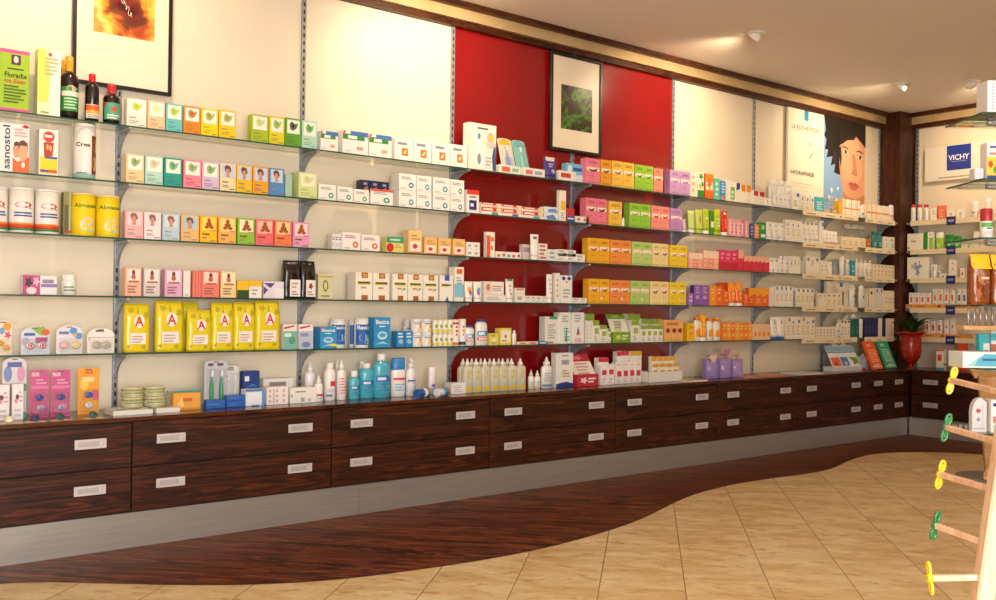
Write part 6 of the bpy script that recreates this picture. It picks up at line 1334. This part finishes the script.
def orange_tray(x0, x1, lv, desc):
    level('R', lv); s0 = solve_s(x0, .17, CUR['z']); s1 = solve_s(x1, .17, CUR['z']); w = s1-s0; mb = MB(); m = mat('eb9a3c', .45)
    mb.box((-w/2, -.07, 0), (w/2, .06, .002), m); mb.box((-w/2, -.07, 0), (w/2, -.068, .04), m); mb.box((-w/2, .058, 0), (w/2, .06, .04), m)
    mb.box((-w/2, -.07, 0), (-w/2+.002, .06, .04), m); mb.box((w/2-.002, -.07, 0), (w/2, .06, .04), m)
    mb.deco('r .04,.3,.1,.8,5a5a8c;e .05,.4,.08,.7,f0e0c8;l .15,.4,.4,.6,1,c0601a;r .5,.3,.55,.8,8a4a2a;l .6,.4,.9,.6,1,c0601a', lambda u, v, e: (-w/2+w*u, -.07-e, .04*v))
    o = mb.build('display_tray'); o.location = (XR-.11, -(s0+s1)/2, CUR['z']+.0004); o.rotation_euler = (0, 0, -pi/2)
    own(o, desc, 'tray', 'R', lv, (s0+s1)/2)
orange_tray(906, 972, 3, 'long orange tray filled with small cartons')
I('c', 908.4, 931, 293, 'small white carton with orange square', 'box', 'f1e9de', OM, n=4, d=.045, z=.0026, dep=.16, gap=.008)
I('c', 932, 955, 289.2, 'taller white carton with orange square', 'box', 'f1e9de', OM, n=4, d=.045, z=.0026, dep=.16, gap=.01)
I('c', 956.6, 972, 289.2, 'taller white carton with blue square', 'box', 'f1e9de', BM_, n=3, d=.045, z=.0026, dep=.16, gap=.008)
orange_tray(918, 966, 4, 'shorter orange tray filled with small cartons')
I('c', 924, 942, 319.5, 'white carton with orange red square', 'box', 'efe6da', OM.replace('e0602a', 'd04a30'), n=3, d=.045, z=.0026, dep=.16, gap=.01)
I('c', 943.6, 955.4, 318.5, 'white carton with faint dot', 'box', 'ece4da', 'e .3,.5,.7,.66,a89890', n=2, d=.045, z=.0026, dep=.16, gap=.008)
level('R', 5)
I('c', 936, 944, 349.6, 'white orange carton with blue foot', 'box', 'efeae0', 'r 0,.92,1,1,e0602a;r .2,.44,.7,.76,e0582a;r 0,0,1,.12,58a0c8', d=.05, dep=.26)
I('b', 948.6, 955.4, 351.5, 'white bottle with red orange cap', 'bottle', 'efece4', 'r .25,.3,.75,.7,e0502a;r 0,0,1,.14,58a0c8', d=.05, dep=.28, cap='dd4420', top='wide', ch=.36)
I('c', 957.5, 965, 343.5, 'orange red carton half hidden', 'box', 'd8481c', 'r .2,.1,.8,.4,f0e0d0', d=.05, dep=.2)

# vase with plant
P = Vector((8.215, -.36, CT+.0004))
r = empty('flower_vase', P); tag(r, 'red glass goblet vase standing in the corner on the worktop', 'vase')
VM = mat('a8200e', .12, coat=.8, name='red_glass')
def wavy(x, y, z, a, i):
    k = max(0, (z-.215)/.03)
    return (x*(1+.07*k*math.sin(6*a)), y*(1+.07*k*math.sin(6*a)), z+.006*k*math.sin(6*a+1))
mb = MB(); mb.lathe([(.05, 0), (.052, .003), (.03, .008), (.014, .018), (.013, .026), (.03, .036), (.06, .05), (.084, .075), (.094, .11), (.097, .16), (.094, .2), (.1, .215), (.125, .228), (.142, .236), (.138, .241), (.11, .234), (.09, .222), (.086, .2), (.088, .16), (.0005, .158)], VM, 36, fn=lambda *q: (lambda w_: (w_[0]*.97, w_[1]*.97, w_[2]*1.38))(wavy(*q))); mb.build('goblet', r)
mb = MB(); mb.lathe([(.0918, .15), (.0932, .156), (.0928, .162)], mat('a01c0c', .2), 36); mb.build('painted_band', r)
p = empty('potted_plant', P+Vector((0, 0, .2215))); tag(p, 'green strap leaved plant with orange blossoms in the red vase', 'plant')
mb = MB(); gm = mat('2c4a1c', .4, coat=.2); gm2 = mat('3f6426', .4, coat=.2); rnd = random.Random(3)
for i in range(46):
    a = rnd.uniform(0, 2*pi); ln = rnd.uniform(.17, .27); el = rnd.uniform(.4, 1.25); w = rnd.uniform(.011, .018)
    if math.sin(a) > .3 or (math.cos(a) > .25 and math.sin(a) > -.8): ln = rnd.uniform(.17, .21); el = rnd.uniform(1.1, 1.4)
    else: ln = rnd.uniform(.24, .34); el = rnd.uniform(.45, 1.2)
    d = Vector((math.cos(a), math.sin(a), 0)); sd = Vector((-d.y, d.x, 0)); pts = []
    for j in range(8):
        t = j/7; r_ = ln*t*math.cos(el*(1-.5*t)); z = .07+ln*math.sin(el)*t*(1.25-.75*t)+.03*t
        ww = w*math.sin(pi*min(1, .12+t*.95))**.7 if t < 1 else .0005
        c = d*r_+Vector((0, 0, z)); pts += [c-sd*ww, c+Vector((0, 0, -.002)), c+sd*ww]
    mb.add(pts, [(3*j, 3*j+1, 3*j+4, 3*j+3) for j in range(7)]+[(3*j+1, 3*j+2, 3*j+5, 3*j+4) for j in range(7)], gm if i % 2 else gm2, True)
mb.build('leaves', p)
mb = MB(); om = mat('e2481a', .4)
for i in range(6):
    c = Vector((rnd.uniform(-.06, .04), rnd.uniform(-.06, .06), rnd.uniform(.13, .2)))
    mb.lathe([(.0005, -.012), (.010, -.004), (.013, .006), (.008, .013), (.0005, .015)], om, 10, mtx=Matrix.Translation(c)); mb.tube([c, (c.x*.5, c.y*.5, .02)], .0016, gm, 5)
mb.build('blossoms', p)
mb = MB(); mb.lathe([(.0005, 0), (.07, .001), (.068, .03), (.0005, .034)], mat('3a261a', .9), 20); mb.build('soil', p)

# ------------------------------------------------------------------ GLASS DISPLAY at the right edge
D0 = 3.55
def atz(px, z, dist):     # point at pixel column px, world height z, distance along the view
    py = 300; 
    for _ in range(20):
        q = at(px, py, dist); q2 = at(px, py+1, dist); py += (z-q.z)/(q2.z-q.z)
    return at(px, py, dist)
dx = (_rt - Vector((0, 0, _rt.z))).normalized(); dy = Vector((-dx.y, dx.x, 0))     # display stands square to the view
ang = math.atan2(dx.y, dx.x)
zs = [at(975, y, D0).z for y in (119, 183, 240, 305, 366, 429)]
base = atz(959, 0, D0); base.z = 0
STAND = r = empty('display_stand', base, ang); tag(r, 'free standing glass shelf display cut off by the right frame edge', 'display stand')
SW = .42
for i, z in enumerate(zs):
    mb = MB(); x0 = .006*(i % 2)
    mb.box((x0, -.14, z-.006), (SW, .14, z), M_GLASS); mb.box((x0, -.1412, z-.006), (SW, -.14, z), M_GEDGE); mb.box((x0-.001, -.1412, z-.006), (x0, .14, z), M_GEDGE); mb.build('glass_shelf', r)
    mb = MB(); mb.box((.10, -.012, z-.02), (SW+.02, .012, z-.0065), M_ALU, .002); mb.lathe([(.012, -.012), (.015, -.006), (.012, 0)], M_ALU, 12, cx=.10, mtx=Matrix.Translation((0, 0, z-.0065))); mb.build('bracket', r)
mb = MB(); mb.box((SW, -.03, 0), (SW+.05, .03, 2.1), M_ALU, .003); mb.build('post', r)
mb = MB(); mb.lathe([(.2, 0), (.2, .012), (.19, .016)], M_ALU, 32, cx=SW+.025); mb.build('base', r)
def D(i, px0, px1, yt, fn, name, desc, cat, dpt=0.0, z=0):
    zb = zs[i]+.0006+z; dist = D0-.11+dpt; a = atz(px0, zb, dist); b = atz(px1, zb, dist)
    w = (b-a).length; py = proj(atz((px0+px1)/2, zb, dist))[1]
    h = (py-yt)/F*dist
    o = fn(w, h); c = (a+b)/2+dy*.03; o.location = (c.x, c.y, zb); o.rotation_euler = (0, 0, ang); o.name = name; tag(o, desc, cat); return o
D(0, 986, 1012, 81, lambda w, h: carton(w, h, .08, 'e2e0ea', 'l .15,.1,.3,.9,9,b8bccc;r .4,.3,.42,.8,8a98b8'), 'carton', 'tall pale grey carton on the topmost glass of the right display', 'box')
D(1, 987.5, 1012, 142, lambda w, h: carton(w, h, .05, 'efe6e2', 'r 0,.1,1,.6,f0c83a;e .05,.3,.25,.5,d84a2a;e .25,.15,.45,.35,5aa03a;e .4,.4,.6,.6,e8902a;e .6,.2,.8,.4,d84a2a;r 0,0,1,.1,2a3a8a;l .1,.84,.9,.9,1,5a5a98;l .1,.66,.8,.72,1,c87a7a'), 'carton', 'carton with colourful fruit print below the tall grey carton', 'box')
D(1, 976, 985, 168, lambda w, h: carton(w, h, .04, 'd8d6e4', 'r .48,0,.52,1,b8b8cc;r 0,.48,1,.52,b8b8cc'), 'carton', 'small translucent grey box on the second display glass', 'box')
D(2, 984.5, 996.5, 208, lambda w, h: bottle(w, h, w, 'e6e4e4', 'r 0,.66,1,.98,5aa84a;e .2,.4,.8,.66,f4f4f2;e .3,.5,.7,.62,2a4a78;l .2,.1,.8,.34,3,b8bcc4', cap='a8202c', top='wide', ch=.36), 'bottle', 'white and green bottle with dark red cap on the right display', 'bottle')
D(3, 973, 992, 253.5, lambda w, h: pouch(w, h, .05, '8a4415', 'r 0,.7,1,.995,edb81a;l .3,.5,.9,.54,1,e8c8a0;f .1,.08,.5,.36,a5602a;f .5,.1,.9,.44,6e3410;f .2,.4,.5,.6,b06a30;f .6,.4,.85,.5,9a5422', rough=.18), 'bag', 'bag of amber sweets with yellow header on the right display', 'bag')
D(3, 993.5, 1012, 254, lambda w, h: pouch(w, h, .05, '8a4415', 'r 0,.7,1,.995,edb81a', rough=.18, seed=4), 'bag', 'second bag of amber sweets cut off by the frame edge', 'bag')
D(4, 959.5, 1014, 352, lambda w, h: carton(w, h, .11, 'e9f0f2', 'p 5ab4d4,.1,.1,.95,.1,.95,.8,.4,.9,.2,.4;l .35,.45,.65,.6,1,2f6a9a;p 9ad4e8,.05,.1,.2,.1,.3,.7'), 'carton', 'long flat white and aqua carton on the fifth display glass', 'box')
D(4, 981, 991.5, 334, lambda w, h: carton(w, h, .03, '39b4c4', 'r .4,.2,1,.7,e4ece8;l .5,.3,.9,.5,2,c87a7a'), 'carton', 'turquoise carton standing behind the long aqua carton', 'box', .13)
D(4, 993, 1010, 330, lambda w, h: carton(w, h, .03, 'dfe6e6', 'r 0,.3,1,.6,b86a5a;r 0,.7,1,.9,4ab0c0'), 'carton', 'grey and red carton at frame edge behind the aqua carton', 'box', .13)
def domepack(w, h):
    mb = MB(); pts = [(-w/2, 0), (w/2, 0), (w/2, h*.86), (w*.1, h)]+[(-w/2+w*.6*(1-math.sin(a)), h*.55+h*.45*math.cos(a)*.98) for a in [pi/2*i/8 for i in range(9)]]
    mb.prism(pts, -.012, .012, mat('d3d5dc', .35)); mb.deco('r .1,.08,.9,.12,a8acb8;e .25,.55,.6,.68,b05a68;e .3,.3,.55,.42,9098a8;r .7,.1,.73,.8,a8b0c0', lambda u, v, e: (-w/2+w*u, -.012-e, h*v)); return mb.build('carton')
D(5, 974.5, 989, 398, domepack, 'carton', 'grey white pack with rounded shoulder on the lowest display glass', 'box')
D(5, 991, 1010, 400, lambda w, h: carton(w, h, .06, 'efeaee', 'l .1,.8,.4,.9,1,2a3a8a;r .1,.3,.3,.5,d87a7a;l .1,.1,.9,.2,2,b8bcc4'), 'carton', 'white carton with blue letters at frame edge, lowest glass', 'box')
# wooden slatted lipstick rack under the sweets
zr = zs[4]+.13
qa = atz(964, zs[4]+.136, D0-.09); inv = (Matrix.Translation(base) @ Matrix.Rotation(ang, 4, 'Z')).inverted(); ql = inv @ qa
mb = MB(); mb.box((ql.x, ql.y, ql.z), (SW, ql.y+.065, ql.z+.016), W_TAN, .002); mb.box((SW-.04, ql.y, ql.z-.03), (SW, ql.y+.065, ql.z), W_TAN, .001); rk = mb.build('tester_ledge', STAND)
for i in range(12):
    mb = MB(); h = .075; mb.lathe([(.005, .0), (.005, h*.5), (.0045, h*.52), (.0045, h*.8), (.0005, h*.84)], mat('a9a4aa', .25, metal=.5), 10, cx=ql.x+.03+i*.022, cy=ql.y+.03, mtx=Matrix.Translation((0, 0, ql.z+.0162))); mb.build('tester_stick', rk)

# tapered plywood stand on a round grey foot, behind the display
b = at(990, 474, 6.3); b.z = 0
r = empty('plywood_stand', b, ang); tag(r, 'tapered tan plywood stand on a round grey floor plate', 'stand')
mb = MB(); mb.lathe([(.21, .0015), (.21, .012), (.2, .016)], mat('8b8884', .4, metal=.3), 36); mb.build('floor_plate', r)
mb = MB(); mb.prism([(-.03, .0165), (.09, .0165), (.2, .75), (.2, .80), (-.085, .80), (-.085, .7)], -.012, .012, W_TAN); mb.build('tapered_board', r)
mb = MB(); mb.prism([(-.17, .745), (-.12, .66), (-.05, .72), (-.05, .745)], -.04, -.02, W_TAN); mb.build('wedge', r)

# pegged wooden rack in front
def pt(px, py, dist): return at(px, py, dist)
r = empty('peg_rack', (0, 0, 0)); tag(r, 'leaning pale beech upright with pegs ending in yellow and green butterflies', 'peg rack')
def beam(p, q, w, m, name, parent, t=None):
    p = Vector(p); q = Vector(q); d = (q-p).normalized(); s = d.cross(Vector((0, 0, 1))); s = s.normalized() if s.length > .05 else dx.copy()
    u = s.cross(d); t = t or w; ch = .12
    prof = [(-.5, -.5+ch), (-.5+ch, -.5), (.5-ch, -.5), (.5, -.5+ch), (.5, .5-ch), (.5-ch, .5), (-.5+ch, .5), (-.5, .5-ch)]
    vs = [p+s*w*a+u*t*b for a, b in prof]+[q+s*w*a+u*t*b for a, b in prof]; n = 8
    mb = MB(); mb.add(vs, [tuple(range(n))[::-1], tuple(range(n, 2*n))]+[(i, (i+1) % n, n+(i+1) % n, n+i) for i in range(n)], m)
    return mb.build(name, parent)
pa = pt(982.5, 600, 1.8); pb = pt(996.8, 500, 1.8); dv = (pa-pb); foot = pb+dv*((pb.z-.0)/(pb.z-pa.z)); foot.z = .003
topp = pb+(pb-foot)*((1.35-pb.z)/(pb.z-foot.z))
beam(foot, topp, .034, W_BEECH, 'upright', r)
leg2 = foot+dx*1.5-dy*.02; leg2.z = .003
beam(leg2, topp+dx*.06, .034, W_BEECH, 'upright', r)
def onpole(py):
    t = 0; a = foot; b = topp
    for _ in range(40):
        q = a.lerp(b, t); e = proj(q)[1]-py; t += e*.0016*.8
    return a.lerp(b, t)
def butterfly(c, d, col, parent):
    """two winged plastic nut on the end of a peg"""
    d = d.normalized(); up = Vector((0, 0, 1)); s = d.cross(up).normalized(); up = s.cross(d); up = (up*.97+s*.24).normalized(); s = d.cross(up)
    m = mat(col, .22, coat=.6); mb = MB()
    fr = Matrix((s, up, d)).transposed().to_4x4(); fr.translation = c
    mb.lathe([(.0065, -.005), (.008, -.003), (.008, .004), (.0065, .006)], m, 16, mtx=fr)
    for sg in (1, -1):
        pts = [fr @ Vector((0.0055*math.sin(a), sg*(.006+.0115*(1-math.cos(a))), 0)) for a in [2*pi*i/18 for i in range(18)]]
        mb.tube(pts, .003, m, 8, True)
        mb.lathe([(.007, -.0012), (.007, .0012)], m, 14, sx=.6, mtx=fr @ Matrix.Translation((0, sg*.016, 0)))
    mb.lathe([(.0005, -.0065), (.003, -.0062), (.003, -.005)], mat('e8e4da', .3), 8, mtx=fr)
    mb.build('butterfly_nut', parent)
for (lx, ly, ld), ry, col in [((952, 380.5, 2.1), 395, 'f0d020'), ((946.5, 427.5, 2.04), 444, '127a3c'), ((940.5, 474.5, 1.98), 491, 'f0d020'), ((935.5, 525.5, 1.93), 545, '127a3c'), ((930, 578, 1.8), 577, 'f0d020')]:
    p = pt(lx, ly, ld); q = onpole(ry); d = (p-q).normalized()
    g = beam(q+d*.01, p+d*-.003, .0115, W_BEECH, 'peg', r); butterfly(p, d, col, g)
for ly, ld in ((381, 2.0), (475, 1.95), (531, 1.9)):
    q = onpole(ly)+dy*.03; e = pt(988 if ly == 475 else 992, ly+1, ld); beam(q, e, .016, W_BEECH, 'peg_stub', r)
for i, (ly, c) in enumerate(((567, '125a34'), (577, 'c01c30'), (590, '125a34'))):
    c0 = pt(999, ly, 1.84); mb = MB(); mb.tube([c0+dx*.012*math.cos(a)+Vector((0, 0, .005*math.sin(a))) for a in [2*pi*k/16 for k in range(16)]], .0042, mat(c, .25, coat=.5), 8, True); mb.build('ring', r)
q = pt(999, 565, 1.84); e = pt(999, 600, 1.84); beam(e, q, .012, W_BEECH, 'peg_stub', r)
label_all()

# ================================================================== LIGHT
def area(loc, aim, sx, sy, energy, col):
    l = bpy.data.lights.new('area_lamp', 'AREA'); l.shape = 'RECTANGLE'; l.size = sx; l.size_y = sy; l.energy = energy; l.color = col
    o = bpy.data.objects.new('area_lamp', l); COL.objects.link(o); o.location = loc
    o.rotation_euler = (Vector(aim)-Vector(loc)).to_track_quat('-Z', 'Y').to_euler(); return o
def lamp(loc, aim, energy, col, ang=110, size=.03, blend=1.0):
    l = bpy.data.lights.new('spot_lamp', 'SPOT'); l.energy = energy; l.color = col; l.spot_size = math.radians(ang); l.spot_blend = blend; l.shadow_soft_size = size
    o = bpy.data.objects.new('spot_lamp', l); COL.objects.link(o); o.location = loc
    o.rotation_euler = (Vector(aim)-Vector(loc)).to_track_quat('-Z', 'Y').to_euler(); return o
WARM = (1, .74, .47)
for x, e in ((-.85, 26), (1.2, 30), (3.15, 58), (5.242, 60), (7.271, 50)):
    lamp((x-.02, -.83, ZC-.075), (x+.1, 0, 2.35), e, WARM, 118)
lamp((7.62, -1.14, ZC-.075), (XR, -1.0, 2.3), 42, WARM, 120)
lamp((7.62, -3.1, ZC-.075), (XR, -3.0, 2.1), 45, WARM, 140)
area((3.8, -4.0, 2.86), (3.8, -4.0, 0), 5.5, 1.6, 28, (1, .82, .62))
# warm fill added behind the photographer to brighten the ceiling
area((1.8, -6.9, 1.6), (3.2, 0, 1.9), 4.5, 1.8, 92, (1, .93, .84))
area((-.3, -6.9, 1.1), (-.1, 0, 1.0), 1.9, 2.1, 130, (.80, .90, 1.0))  # cool daylight from the glass door behind the photographer
# the photographer's flash, just above the camera
area((-.05, -4.8, 1.5), (3.2, 0, 1.0), .25, .25, 18, (1, .96, .9))
W = bpy.data.worlds.new('world'); SC.world = W; W.use_nodes = True
W.node_tree.nodes['Background'].inputs[0].default_value = (.9, .75, .55, 1); W.node_tree.nodes['Background'].inputs[1].default_value = .1
SC.view_settings.view_transform = 'Standard'; SC.view_settings.look = 'None'; SC.view_settings.gamma = 1; SC.view_settings.exposure = .15
